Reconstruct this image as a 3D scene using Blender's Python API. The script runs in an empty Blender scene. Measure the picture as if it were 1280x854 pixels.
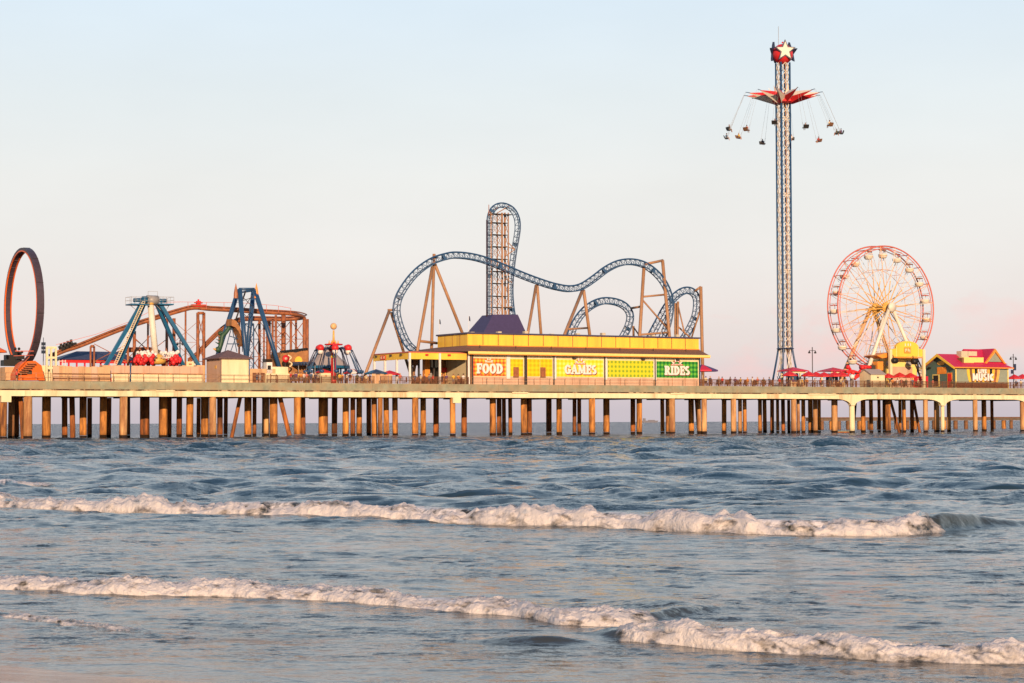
import bpy, bmesh, math, random
import numpy as np
from mathutils import Matrix, Vector, Euler

random.seed(7)
scn = bpy.context.scene
COL = scn.collection
R = math.radians
PI = math.pi

# ------------------------------------------------------------------ camera
F = 2500.0                      # focal length in photo pixels (1280 wide)
HC = 2.4                        # eye height above the water
PITCH = math.atan(101 / F)
ROLL = R(-0.2)
cam_rot = Matrix.Rotation(R(90) + PITCH, 3, 'X') @ Matrix.Rotation(ROLL, 3, 'Z')
cd = bpy.data.cameras.new('camera')
cam = bpy.data.objects.new('camera', cd)
COL.objects.link(cam)
cam.location = (0, 0, HC)
cam.rotation_euler = cam_rot.to_euler()
cd.sensor_width = 36
cd.lens = F / 1280 * 36
cd.clip_start = 0.5
cd.clip_end = 90000
scn.camera = cam

# pier frame: s runs along the pier, t away from the beach side, z up
A = R(30)
U = Vector((math.cos(A), math.sin(A), 0))
N = Vector((-math.sin(A), math.cos(A), 0))
O = Vector((-76.8, 300, 0))
C0 = Vector((0, 0, HC))
ZD = 8.85                       # deck level


def ray(px, py):
    return cam_rot @ Vector(((px - 640) / F, -(py - 427) / F, -1))


def Q(px, py, t):
    """the point of the vertical plane t that the survey picture shows at (px, py)"""
    d = ray(px, py)
    lam = (t + O.dot(N) - C0.dot(N)) / d.dot(N)
    p = C0 + d * lam - O
    return (p.dot(U), t, p.z)


def S(px, t, py=475):
    return Q(px, py, t)[0]


def G(px, py, z=0.0):
    d = ray(px, py)
    lam = (z - HC) / d.z
    p = C0 + d * lam
    return (p.x, p.y)


def world(s, t, z=0.0):
    return O + U * s + N * t + Vector((0, 0, z))


# ------------------------------------------------------------------ mesh builder
class MB:
    def __init__(self):
        self.v = []
        self.f = []
        self.m = []
        self.sm = []

    def add(self, vs, fs, mi=0, smooth=False):
        b = len(self.v)
        self.v += [tuple(p) for p in vs]
        self.f += [tuple(i + b for i in f) for f in fs]
        self.m += [mi] * len(fs)
        self.sm += [smooth] * len(fs)

    def box(self, x0, x1, y0, y1, z0, z1, mi=0):
        if x0 > x1: x0, x1 = x1, x0
        if y0 > y1: y0, y1 = y1, y0
        if z0 > z1: z0, z1 = z1, z0
        v = [(x, y, z) for z in (z0, z1) for y in (y0, y1) for x in (x0, x1)]
        self.add(v, [(0, 2, 3, 1), (4, 5, 7, 6), (0, 1, 5, 4), (2, 6, 7, 3), (0, 4, 6, 2), (1, 3, 7, 5)], mi)
        return self

    def tube(self, pts, r, n=6, closed=False, mi=0, cap=True, r1=None):
        P = [Vector(p) for p in pts]
        m = len(P)
        ref = None
        vs = []
        for i, p in enumerate(P):
            a = P[(i - 1) % m] if (closed or i > 0) else P[0]
            b = P[(i + 1) % m] if (closed or i < m - 1) else P[-1]
            T = (b - a)
            if T.length < 1e-9: T = Vector((0, 0, 1))
            T.normalize()
            if ref is None:
                ref = Vector((0, 1, 0)) if abs(T.y) < .8 else Vector((1, 0, 0))
            X = (ref - T * ref.dot(T))
            if X.length < 1e-6:
                X = T.orthogonal()
            X.normalize()
            ref = X
            Y = T.cross(X)
            rr = r if r1 is None else r + (r1 - r) * i / (m - 1)
            for k in range(n):
                q = 2 * PI * (k + .5) / n
                vs.append(p + X * (rr * math.cos(q)) + Y * (rr * math.sin(q)))
        fs = []
        for i in range(m if closed else m - 1):
            j = (i + 1) % m
            for k in range(n):
                l = (k + 1) % n
                fs.append((i * n + k, i * n + l, j * n + l, j * n + k))
        if cap and not closed:
            fs.append(tuple(range(n - 1, -1, -1)))
            fs.append(tuple((m - 1) * n + k for k in range(n)))
        self.add(vs, fs, mi, n > 5)
        return self

    def bar(self, a, b, w, h=None, mi=0):
        """rectangular bar from a to b"""
        return self.tube([a, b], w * .7071, 4, mi=mi)

    def lathe(self, prof, c=(0, 0, 0), n=16, mi=0, smooth=True):
        """prof: list of (radius, z)"""
        vs = []
        for r, z in prof:
            for k in range(n):
                q = 2 * PI * k / n
                vs.append((c[0] + r * math.cos(q), c[1] + r * math.sin(q), c[2] + z))
        fs = []
        for i in range(len(prof) - 1):
            for k in range(n):
                l = (k + 1) % n
                fs.append((i * n + k, i * n + l, (i + 1) * n + l, (i + 1) * n + k))
        if prof[0][0] > 1e-4: fs.append(tuple(range(n - 1, -1, -1)))
        if prof[-1][0] > 1e-4: fs.append(tuple((len(prof) - 1) * n + k for k in range(n)))
        self.add(vs, fs, mi, smooth)
        return self

    def ball(self, c, r, n=12, m=8, mi=0, sz=1.0):
        prof = [(max(r * math.sin(PI * i / m), 1e-5), -r * sz * math.cos(PI * i / m)) for i in range(m + 1)]
        return self.lathe(prof, c, n, mi)

    def prism(self, poly, t0, t1, mi=0):
        """poly of (s,z) pushed from t0 to t1"""
        n = len(poly)
        a = sum(poly[i][0] * poly[(i + 1) % n][1] - poly[(i + 1) % n][0] * poly[i][1] for i in range(n))
        if a < 0: poly = poly[::-1]
        if t0 > t1: t0, t1 = t1, t0
        v = [(p[0], t0, p[1]) for p in poly] + [(p[0], t1, p[1]) for p in poly]
        f = [tuple(range(n)), tuple(range(2 * n - 1, n - 1, -1))]
        for i in range(n):
            j = (i + 1) % n
            f.append((i, i + n, j + n, j))
        self.add(v, f, mi)
        return self

    def quad(self, *p, mi=0):
        self.add(p, [tuple(range(len(p)))], mi)
        return self

    def build(self, name, mats, parent=None):
        me = bpy.data.meshes.new(name)
        og = parent.get('_o') if parent is not None else None
        og = list(og) if og is not None else [0, 0, 0]
        vs = [(p[0] - og[0], p[1] - og[1], p[2] - og[2]) for p in self.v]
        me.from_pydata(vs, [], self.f)
        if not isinstance(mats, (list, tuple)): mats = [mats]
        for m in mats: me.materials.append(m)
        me.polygons.foreach_set('material_index', self.m)
        me.polygons.foreach_set('use_smooth', self.sm)
        me.update()
        o = bpy.data.objects.new(name, me)
        COL.objects.link(o)
        if parent is not None:
            o.parent = parent
            o['_o'] = og
        else:
            o.location = O
            o.rotation_euler = (0, 0, A)
        return o


def tag(o, label=None, cat=None, group=None, kind=None):
    if label: o['label'] = label
    if cat: o['category'] = cat
    if group: o['group'] = group
    if kind: o['kind'] = kind
    return o


def thing(name, label, cat, s, t, z=ZD, group=None):
    o = bpy.data.objects.new(name, None)
    COL.objects.link(o)
    o.empty_display_size = .3
    o.location = world(s, t, z)
    o.rotation_euler = (0, 0, A)
    o['_o'] = [s, t, z]
    return tag(o, label, cat, group)


def copy_tree(o, parent=None):
    c = o.copy()
    COL.objects.link(c)
    if parent is not None: c.parent = parent
    for ch in list(o.children):
        copy_tree(ch, c)
    return c


def place(o, s, t, z=ZD, rot=0.0, sc=1.0):
    o.location = world(s, t, z)
    o.rotation_euler = (0, 0, A + rot)
    o.scale = (sc, sc, sc)
    return o


# ------------------------------------------------------------------ materials
def lin(c):
    return tuple(((x / 255) / 12.92 if x / 255 <= .04045 else ((x / 255 + .055) / 1.055) ** 2.4) for x in c)


MATS = {}


def mat(name, col, rough=.6, metal=0.0, var=.18, scale=1.5, col2=None, f2=.5, bump=.0, bscale=8, streak=False, spec=.4, sharp=.12):
    """procedural paint / concrete / wood: noise varies the tone, col2 comes in as patches of rust or dirt"""
    if name in MATS: return MATS[name]
    m = bpy.data.materials.new(name)
    m.use_nodes = True
    nt = m.node_tree
    b = nt.nodes['Principled BSDF']
    tc = nt.nodes.new('ShaderNodeTexCoord')
    mp = nt.nodes.new('ShaderNodeMapping')
    nt.links.new(tc.outputs['Object'], mp.inputs['Vector'])
    if streak: mp.inputs['Scale'].default_value = (1, 1, .14)
    n1 = nt.nodes.new('ShaderNodeTexNoise')
    n1.inputs['Scale'].default_value = scale
    n1.inputs['Detail'].default_value = 6
    n1.inputs['Roughness'].default_value = .65
    nt.links.new(mp.outputs[0], n1.inputs['Vector'])
    mr = nt.nodes.new('ShaderNodeMapRange')
    mr.inputs[1].default_value = .3
    mr.inputs[2].default_value = .7
    mr.inputs[3].default_value = 1 - var
    mr.inputs[4].default_value = 1 + var
    nt.links.new(n1.outputs[0], mr.inputs[0])
    mul = nt.nodes.new('ShaderNodeVectorMath')
    mul.operation = 'SCALE'
    mul.inputs[0].default_value = col[:3]
    nt.links.new(mr.outputs[0], mul.inputs['Scale'])
    out = mul.outputs[0]
    if col2 is not None:
        n2 = nt.nodes.new('ShaderNodeTexNoise')
        n2.inputs['Scale'].default_value = scale * .8
        n2.inputs['Detail'].default_value = 8
        n2.inputs['Roughness'].default_value = .7
        off = nt.nodes.new('ShaderNodeVectorMath')
        off.operation = 'ADD'
        off.inputs[1].default_value = (13.1, 7.7, 3.3)
        nt.links.new(mp.outputs[0], off.inputs[0])
        nt.links.new(off.outputs[0], n2.inputs['Vector'])
        m2 = nt.nodes.new('ShaderNodeMapRange')
        c = .5 + (.5 - f2) * .5
        m2.inputs[1].default_value = c - sharp
        m2.inputs[2].default_value = c + sharp
        nt.links.new(n2.outputs[0], m2.inputs[0])
        mx = nt.nodes.new('ShaderNodeMix')
        mx.data_type = 'RGBA'
        nt.links.new(m2.outputs[0], mx.inputs[0])
        nt.links.new(out, mx.inputs[6])
        mx.inputs[7].default_value = (*col2[:3], 1)
        out = mx.outputs[2]
    nt.links.new(out, b.inputs['Base Color'])
    b.inputs['Roughness'].default_value = rough
    b.inputs['Metallic'].default_value = metal
    b.inputs['Specular IOR Level'].default_value = spec
    if bump:
        n3 = nt.nodes.new('ShaderNodeTexNoise')
        n3.inputs['Scale'].default_value = bscale
        n3.inputs['Detail'].default_value = 5
        nt.links.new(mp.outputs[0], n3.inputs['Vector'])
        bp = nt.nodes.new('ShaderNodeBump')
        bp.inputs['Strength'].default_value = 1
        bp.inputs['Distance'].default_value = bump
        nt.links.new(n3.outputs[0], bp.inputs['Height'])
        nt.links.new(bp.outputs[0], b.inputs['Normal'])
    MATS[name] = m
    return m


def gingham(name, c0, c1, c2, period=.68, diamond=False):
    """sign vinyl printed with a woven check of three tones"""
    m = bpy.data.materials.new(name)
    m.use_nodes = True
    nt = m.node_tree
    b = nt.nodes['Principled BSDF']
    tc = nt.nodes.new('ShaderNodeTexCoord')
    sp = nt.nodes.new('ShaderNodeSeparateXYZ')
    nt.links.new(tc.outputs['Object'], sp.inputs[0])

    def wave(sock):
        a = nt.nodes.new('ShaderNodeMath'); a.operation = 'MULTIPLY'; a.inputs[1].default_value = 2 * PI / period
        nt.links.new(sock, a.inputs[0])
        s_ = nt.nodes.new('ShaderNodeMath'); s_.operation = 'SINE'
        nt.links.new(a.outputs[0], s_.inputs[0])
        r_ = nt.nodes.new('ShaderNodeMapRange'); r_.inputs[1].default_value = -.25; r_.inputs[2].default_value = .25
        nt.links.new(s_.outputs[0], r_.inputs[0])
        return r_.outputs[0]
    if diamond:
        ad = nt.nodes.new('ShaderNodeMath'); ad.operation = 'ADD'
        sb = nt.nodes.new('ShaderNodeMath'); sb.operation = 'SUBTRACT'
        for q in (ad, sb):
            nt.links.new(sp.outputs[0], q.inputs[0]); nt.links.new(sp.outputs[2], q.inputs[1])
        w1, w2 = wave(ad.outputs[0]), wave(sb.outputs[0])
    else:
        w1, w2 = wave(sp.outputs[0]), wave(sp.outputs[2])
    su = nt.nodes.new('ShaderNodeMath'); su.operation = 'ADD'
    nt.links.new(w1, su.inputs[0]); nt.links.new(w2, su.inputs[1])
    hf = nt.nodes.new('ShaderNodeMath'); hf.operation = 'MULTIPLY'; hf.inputs[1].default_value = .5
    nt.links.new(su.outputs[0], hf.inputs[0])
    cr = nt.nodes.new('ShaderNodeValToRGB')
    cr.color_ramp.elements[0].color = (*c0, 1)
    cr.color_ramp.elements[1].color = (*c2, 1)
    e = cr.color_ramp.elements.new(.5); e.color = (*c1, 1)
    nt.links.new(hf.outputs[0], cr.inputs[0])
    nt.links.new(cr.outputs[0], b.inputs['Base Color'])
    b.inputs['Roughness'].default_value = .5
    MATS[name] = m
    return m


M = MATS
mat('white', (.78, .77, .74), .5, var=.06)
mat('cream', (.80, .71, .46), .6, var=.10, scale=.8, col2=(.58, .44, .24), f2=.16, streak=True, sharp=.2)
mat('cream_conc', (.80, .72, .47), .8, var=.12, scale=.5, col2=(.40, .22, .09), f2=.22, bump=.02, streak=True)
mat('kerb_conc', (.26, .29, .215), .85, var=.34, scale=.6, col2=(.36, .27, .16), f2=.4, bump=.03, streak=False, sharp=.2)
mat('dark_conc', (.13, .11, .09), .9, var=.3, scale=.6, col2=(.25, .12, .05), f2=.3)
mat('rust_line', (.07, .03, .015), .9, var=.5, scale=.9, col2=(.5, .4, .25), f2=.42, sharp=.05)
mat('haze_gray', (.17, .18, .23), .8)  # distance haze put into the ship's colour
mat('jetty_wood', (.2, .10, .05), .9, var=.4)
mat('pile_a', (.66, .29, .07), .85, var=.45, scale=1.3, col2=(.12, .05, .025), f2=.46, bump=.05, bscale=4, streak=True)
mat('pile_b', (.64, .38, .17), .85, var=.4, scale=1.2, col2=(.28, .13, .06), f2=.5, bump=.05, bscale=4, streak=True)
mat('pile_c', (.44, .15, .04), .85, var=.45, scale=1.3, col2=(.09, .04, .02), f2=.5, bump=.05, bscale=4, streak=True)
mat('pile_wet', (.03, .02, .014), .35, var=.4, scale=3)
mat('ivory', (.74, .71, .62), .5, var=.12, scale=1)
mat('yellow', (.90, .60, .07), .5, var=.10, scale=.7, col2=(.66, .40, .07), f2=.2, streak=True, sharp=.2)
mat('yellow_trim', (.82, .68, .22), .5, var=.06)
mat('orange_paint', (.80, .30, .05), .5, var=.1)
mat('orange', (.75, .14, .015), .45, var=.12)
mat('red', (.62, .025, .03), .45, var=.12)
mat('crimson', (.62, .02, .06), .5, var=.1)
mat('crimson_roof', (.55, .02, .08), .55, var=.14, scale=3)
mat('shingle', (.20, .10, .07), .85, var=.3, scale=4, bump=.02)
mat('navy_cap', (.06, .06, .12), .5, var=.15)
mat('purple', (.052, .042, .125), .55, var=.12)
mat('teal', (.014, .115, .235), .4, var=.14)
mat('blue', (.022, .075, .18), .35, var=.15, scale=2)
mat('blue_steel', (.04, .10, .205), .4, var=.2)
mat('navy', (.025, .04, .09), .45, var=.2)
mat('tan_steel', (.36, .20, .105), .5, var=.18, scale=1)
mat('brown_steel', (.34, .12, .05), .5, var=.25, scale=1.2, col2=(.11, .045, .025), f2=.3)
mat('dark_steel', (.05, .045, .045), .5, var=.2)
mat('loop_dark', (.06, .045, .065), .5, var=.2)
mat('steel_gray', (.3, .3, .3), .4, var=.15)
mat('plywood', (.62, .40, .22), .7, var=.16, scale=.9, col2=(.40, .22, .11), f2=.25, streak=True)
mat('rail_wood', (.17, .07, .035), .75, var=.3, scale=3)
mat('rail_metal', (.42, .26, .14), .6, var=.3, scale=3, col2=(.18, .08, .04), f2=.4)
mat('roof_brown', (.16, .10, .10), .85, var=.25, scale=3)
mat('pink_wall', (.62, .42, .30), .7, var=.12, scale=.7, col2=(.40, .22, .14), f2=.22, streak=True)
mat('fort_brown', (.36, .17, .07), .85, var=.3, scale=1.2, bump=.06, bscale=2)
mat('tent_gray', (.36, .32, .31), .7, var=.1)
mat('teal_door_wall_shade', (.10, .18, .17), .7, var=.1)  # hut door teal; on the hall gable it colours in the shade
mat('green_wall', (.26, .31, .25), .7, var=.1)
mat('blue_roof', (.045, .06, .12), .5, var=.2)
mat('glass_dark', (.03, .03, .035), .12, var=.1, spec=.8)
mat('pink_red', (.60, .16, .12), .45, var=.12)
mat('spoke_paint', (.72, .42, .22), .45, var=.15)
mat('gold', (.72, .42, .10), .45, var=.15)
mat('skin', (.48, .26, .17), .6, var=.05)
mat('black', (.015, .015, .016), .5, var=.2)
mat('door_brown', (.2, .10, .05), .6)
mat('green_paint', (.03, .085, .05), .5)
mat('violet_cloth', (.10, .06, .20), .7)
mat('gray_hvac', (.55, .50, .38), .5, var=.1)
gingham('check_food', lin((250, 200, 60)), lin((240, 140, 45)), lin((225, 80, 35)), .72)
gingham('check_yellow', lin((252, 210, 20)), lin((248, 198, 10)), lin((240, 175, 8)), .8)
gingham('check_games', lin((250, 235, 120)), lin((248, 222, 60)), lin((242, 205, 30)), .8)
gingham('check_mid', lin((228, 215, 30)), lin((200, 205, 35)), lin((135, 165, 40)), .8)
gingham('check_rides', lin((110, 185, 60)), lin((50, 150, 50)), lin((15, 105, 40)), .8)

# ------------------------------------------------------------------ lettering (slab letters built from strokes)
H_, V_ = .13, .24               # thin and thick stroke widths of the slab face
LET = {
    'F': (.74, [('l', .22, 0, .22, 1, V_), ('l', .02, .065, .44, .065, H_), ('l', .02, .935, .74, .935, H_), ('l', .34, .52, .56, .52, H_), ('l', .68, .72, .68, .87, .11), ('l', .57, .4, .57, .64, .08)]),
    'E': (.76, [('l', .22, 0, .22, 1, V_), ('l', .02, .065, .76, .065, H_), ('l', .02, .935, .74, .935, H_), ('l', .34, .52, .56, .52, H_), ('l', .68, .72, .68, .87, .11), ('l', .7, .13, .7, .3, .11), ('l', .57, .4, .57, .64, .08)]),
    'O': (.9, [('o', .45, .5, .45, .5, 0, 360)]),
    'D': (.88, [('l', .2, 0, .2, 1, V_), ('l', .02, .065, .34, .065, H_), ('l', .02, .935, .34, .935, H_), ('o', .34, .5, .52, .5, -90, 90)]),
    'G': (.9, [('o', .45, .5, .45, .5, 48, 318), ('l', .74, .06, .74, .42, .2), ('l', .52, .43, .92, .43, H_), ('l', .78, .68, .78, .92, .1)]),
    'A': (.96, [('l', .44, 1, .14, .05, .11), ('l', .46, 1, .78, .05, V_), ('l', .26, .33, .68, .33, .11), ('l', 0, .06, .32, .06, .12), ('l', .58, .06, .98, .06, .12)]),
    'M': (1.14, [('l', .16, .05, .18, .95, .1), ('l', .24, .95, .56, .12, .2), ('l', .56, .12, .88, .95, .09), ('l', .94, .05, .94, 1, V_), ('l', 0, .06, .32, .06, .12), ('l', .76, .06, 1.14, .06, .12), ('l', .02, .94, .24, .94, .12)]),
    'S': (.7, [('s',)]),
    'R': (.9, [('l', .2, 0, .2, 1, V_), ('l', .02, .065, .42, .065, H_), ('l', .02, .935, .42, .935, H_), ('o', .4, .72, .36, .28, -90, 90), ('l', .44, .47, .74, .06, .22), ('l', .64, .065, .92, .065, H_)]),
    'I': (.46, [('l', .23, 0, .23, 1, V_), ('l', .02, .065, .44, .065, H_), ('l', .02, .935, .44, .935, H_)]),
}
W_ = .27
LETS = {                       # heavy plain capitals
    'L': (.56, [('l', .14, 0, .14, 1, W_), ('l', .1, .12, .56, .12, .24)]),
    'I': (.3, [('l', .15, 0, .15, 1, W_)]),
    'V': (.72, [('l', .12, 1, .36, .05, .25), ('l', .6, 1, .37, .05, .25)]),
    'E': (.56, [('l', .14, 0, .14, 1, W_), ('l', .1, .12, .56, .12, .23), ('l', .1, .5, .5, .5, .2), ('l', .1, .88, .56, .88, .23)]),
    'M': (.94, [('l', .14, 0, .14, 1, .25), ('l', .2, .95, .47, .2, .22), ('l', .74, .95, .47, .2, .22), ('l', .8, 0, .8, 1, .25)]),
    'U': (.74, [('l', .14, .3, .14, 1, .26), ('l', .6, .3, .6, 1, .26), ('o', .37, .34, .36, .34, 180, 360)]),
    'S': (.66, [('s',)]),
    'C': (.74, [('o', .42, .5, .42, .5, 50, 310)]),
}


def word(mb, text, s0, s1, z0, z1, t, th=.05, font=LET, mi=0, fat=0.0, gap=.08):
    tot = sum(font[c][0] for c in text) + gap * (len(text) - 1)
    k = (s1 - s0) / tot
    h = z1 - z0
    x = 0.0
    q = 0
    for c in text:
        w, st = font[c]
        for e in st:
            q += 1
            off = .0015 * (q % 7)
            if e[0] == 'l':
                a = Vector((s0 + (x + e[1]) * k, z0 + e[2] * h))
                b = Vector((s0 + (x + e[3]) * k, z0 + e[4] * h))
                d = (b - a).normalized()
                horiz = abs(d.x) > abs(d.y)
                hw = e[5] * (h if horiz else k) * .5 + fat
                n = Vector((-d.y, d.x)) * hw
                a -= d * fat; b += d * fat
                mb.prism([tuple(a + n), tuple(b + n), tuple(b - n), tuple(a - n)], t - th - off, t)
            else:
                def ring(cx, cy, rx, ry, a0, a1, wt, wh):
                    n = max(6, int(abs(a1 - a0) / 18))
                    for i in range(n):
                        g0 = R(a0 + (a1 - a0) * i / n); g1 = R(a0 + (a1 - a0) * (i + 1) / n)
                        po = []
                        for g, sg in ((g0, 1), (g1, 1), (g1, -1), (g0, -1)):
                            ww = wt * abs(math.cos(g)) + wh * abs(math.sin(g))
                            rxx = rx - ww / 2 + sg * (ww / 2 + fat / k)
                            ryy = ry - wh / 2 * 1.0 + sg * (wh / 2 + fat / h) if False else ry - ww / 2 * (k / h) * 1.0 + sg * (ww / 2 * (k / h) + fat / h)
                            po.append((s0 + (x + cx + rxx * math.cos(g)) * k, z0 + (cy + ryy * math.sin(g)) * h))
                        mb.prism(po, t - th - off, t)
                if e[0] == 'o':
                    ring(e[1], e[2], e[3], e[4], e[5], e[6], V_ * (1.1 if font is LETS else 1), H_ * (1.7 if font is LETS else 1))
                else:
                    wt = .2 if font is LET else .25
                    ring(w / 2, .73, w / 2, .27, 40, 270, wt, wt * .8)
                    ring(w / 2, .27, w / 2, .27, -140, 90, wt, wt * .8)
        x += w + gap
# ------------------------------------------------------------------ the pier
SL, SR = -46.0, 262.0
DW = 34.0                      # deck width
ZB = 6.62                      # underside of the edge beam
pier = thing('pier', 'long concrete amusement pier on rust stained round piles above the sea', 'pier', 0, 0, 0)
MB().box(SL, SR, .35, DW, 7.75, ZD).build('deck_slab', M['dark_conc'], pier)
mb = MB()
s = SL
while s < SR:                   # parapet sections with fine joints
    mb.box(s + .012, s + 11.988, 0, .35, 7.70, ZD + .05)
    s += 12
mb.build('kerb_face', M['kerb_conc'], pier)
MB().box(SL, SR, .06, .35, 7.50, 7.698).build('rust_joint', M['rust_line'], pier)
# edge beam, with haunches at the two concrete bents of the right hand spans
hs = [S(1065, .5, 530), S(1178, .5, 530), S(1285, .5, 530)]
HW = [4.2, 4.2, 4.2]
mb = MB()
mb.box(SL, hs[0] - HW[0], .12, .9, ZB, 7.498)
prev = hs[0] - HW[0]
for h, w in zip(hs, HW):
    if prev < h - w: mb.box(prev, h - w, .12, .9, ZB, 7.498)
    poly = [(h - w, 7.498), (h - w, ZB)]
    for i in range(7):
        g = i / 6 * PI / 2
        poly.append((h - w + (w - .5) * math.sin(g), ZB - 1.25 * (1 - math.cos(g))))
    for i in range(6, -1, -1):
        g = i / 6 * PI / 2
        poly.append((h + w - (w - .5) * math.sin(g), ZB - 1.25 * (1 - math.cos(g))))
    poly += [(h + w, 7.498)]
    mb.prism(poly, .12, .9)
    prev = h + w
mb.box(prev, SR, .12, .9, ZB, 7.498)
mb.build('edge_beam', M['cream_conc'], pier)
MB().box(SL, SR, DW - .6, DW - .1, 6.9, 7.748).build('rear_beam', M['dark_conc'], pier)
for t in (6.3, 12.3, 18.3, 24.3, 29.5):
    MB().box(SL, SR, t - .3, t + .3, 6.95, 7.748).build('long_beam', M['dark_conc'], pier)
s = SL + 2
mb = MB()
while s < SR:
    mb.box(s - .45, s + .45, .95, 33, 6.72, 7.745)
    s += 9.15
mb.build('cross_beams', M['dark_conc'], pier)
for px in (195, 838, 1010, 205 + 435):      # pale patches and lamp troughs under the kerb
    s = S(px, 0, 486)
    MB().box(s, s + (3.1 if px != 1010 else 6.6), -.12, .05, 7.38, 7.6).build('drip_ledge', M['cream'], pier)
for px in (7, 570):
    s = S(px, .5, 500)
    MB().box(s - .75, s + .75, .1, 1.4, 5.7, 6.615).build('pile_cap', M['cream_conc'], pier)

# piles: (photo x, width px, row depth, tone)  n = outer row
rows = {'n': .9, 'a': 4.5, 'b': 8.8, 'c': 13.5, 'd': 19, 'e': 25, 'f': 31}
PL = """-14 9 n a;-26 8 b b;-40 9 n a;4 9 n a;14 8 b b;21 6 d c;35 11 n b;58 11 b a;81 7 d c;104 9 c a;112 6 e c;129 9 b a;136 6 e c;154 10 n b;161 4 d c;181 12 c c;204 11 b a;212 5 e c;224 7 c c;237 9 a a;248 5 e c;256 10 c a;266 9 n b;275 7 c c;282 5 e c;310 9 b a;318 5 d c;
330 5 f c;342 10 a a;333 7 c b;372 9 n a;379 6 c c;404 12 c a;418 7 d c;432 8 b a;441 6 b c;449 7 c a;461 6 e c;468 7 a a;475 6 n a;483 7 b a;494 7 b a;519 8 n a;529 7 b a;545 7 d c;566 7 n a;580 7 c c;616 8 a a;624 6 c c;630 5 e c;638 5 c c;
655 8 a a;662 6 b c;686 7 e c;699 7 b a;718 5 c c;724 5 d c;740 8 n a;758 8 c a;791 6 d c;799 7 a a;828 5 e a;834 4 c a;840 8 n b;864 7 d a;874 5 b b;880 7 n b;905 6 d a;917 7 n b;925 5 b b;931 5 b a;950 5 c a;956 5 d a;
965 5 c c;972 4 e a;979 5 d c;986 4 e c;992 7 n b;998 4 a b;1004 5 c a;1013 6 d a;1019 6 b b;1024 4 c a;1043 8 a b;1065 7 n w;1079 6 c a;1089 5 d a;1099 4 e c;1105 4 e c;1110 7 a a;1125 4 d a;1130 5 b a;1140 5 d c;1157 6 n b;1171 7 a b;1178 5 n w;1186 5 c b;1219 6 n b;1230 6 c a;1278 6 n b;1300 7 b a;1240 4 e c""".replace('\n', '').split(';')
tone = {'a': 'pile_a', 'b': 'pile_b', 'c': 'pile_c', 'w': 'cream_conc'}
rnd = random.Random(3)
for e in PL:
    px, w, row, tn = e.split()
    px, w, t = float(px), float(w), rows[row]
    if row != 'n': t += rnd.uniform(-1.2, 1.2)
    s = S(px, t, 520)
    r = w / (F / (O + U * s + N * t).y) / 2
    zt = 6.72 if row != 'n' else 6.615
    if tn == 'w': zt = 6.0
    lean = rnd.uniform(-.06, .06)
    mb = MB()
    pr = [(s + lean * i / 7, t, .55 + (zt - .55) * i / 7) for i in range(8)]
    mb.tube(pr, r, 14, mi=0)
    mb.tube([(s, t, -2.2), (s, t, .55 + rnd.uniform(-.08, .1))], r * 1.03, 14, mi=1)
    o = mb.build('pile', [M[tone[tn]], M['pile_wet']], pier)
for (x0, y0, x1, y1, w, t) in ((26, 500, 29, 549, 6, 3.5), (300, 498, 290, 545, 5, 7), (350, 497, 362, 545, 6, 4), (1113, 500, 1123, 537, 3.5, 14), (1142, 500, 1149, 537, 3.5, 16), (1070, 498, 1067, 537, 3, 18), (90, 498, 91, 546, 7, 12), (870, 500, 873, 540, 3.5, 20)):
    a = Q(x0, y0, t); b = Q(x1, y1, t)
    d = (b[0] - a[0]) / (b[2] - a[2])
    top = (a[0] + d * (6.72 - a[2]), t, 6.72); bot = (a[0] + d * (-2 - a[2]), t, -2)
    MB().tube([top, bot], w / (F / world(a[0], t).y) / 2, 10).build('raking_pile', M['pile_c'], pier)

# old low jetty seen through the right hand spans
jt = thing('jetty', 'low dark timber jetty on stubby piles seen behind the right hand piles', 'jetty', S(1150, 150), 150, 0)
sa, sb_ = S(1018, 150, 525), S(1330, 150, 525)
z1 = Q(1150, 521.5, 150)[2]; z0 = Q(1150, 526, 150)[2]
MB().box(sa, sb_, 150, 154, z0, z1 - .25).build('beam', M['dark_conc'], jt)
mb = MB()
s = sa
while s < sb_:
    mb.box(s, s + 2.9, 149.8, 154.2, z1 - .248, z1)
    s += 3
mb.build('deck_planks', M['jetty_wood'], jt)
i = 0
for px in range(1026, 1320, 12):
    s = S(px + rnd.uniform(-2, 2), 150.5, 530)
    MB().tube([(s, 150.6, -2), (s, 150.6, z0 - .01)], .45 + rnd.uniform(0, .25), 10).build('pile', M['pile_a' if i % 3 == 1 else 'jetty_wood'], jt)
    i += 1

# ------------------------------------------------------------------ helpers for things seen on the deck
def P3(px, py, t):
    return Q(px, py, t)


def pxm(px, t):
    return F / world(S(px, t), t).y        # photo pixels per metre there


def T_(name, label, cat, px, t, group=None, z=ZD):
    return thing(name, label, cat, S(px, t), t, z, group)


def legs(root, name, lst, r, m, n=8):
    for (x0, y0, t0, x1, y1, t1) in lst:
        MB().tube([P3(x0, y0, t0), P3(x1, y1, t1)], r, n).build(name, M[m], root)


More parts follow.
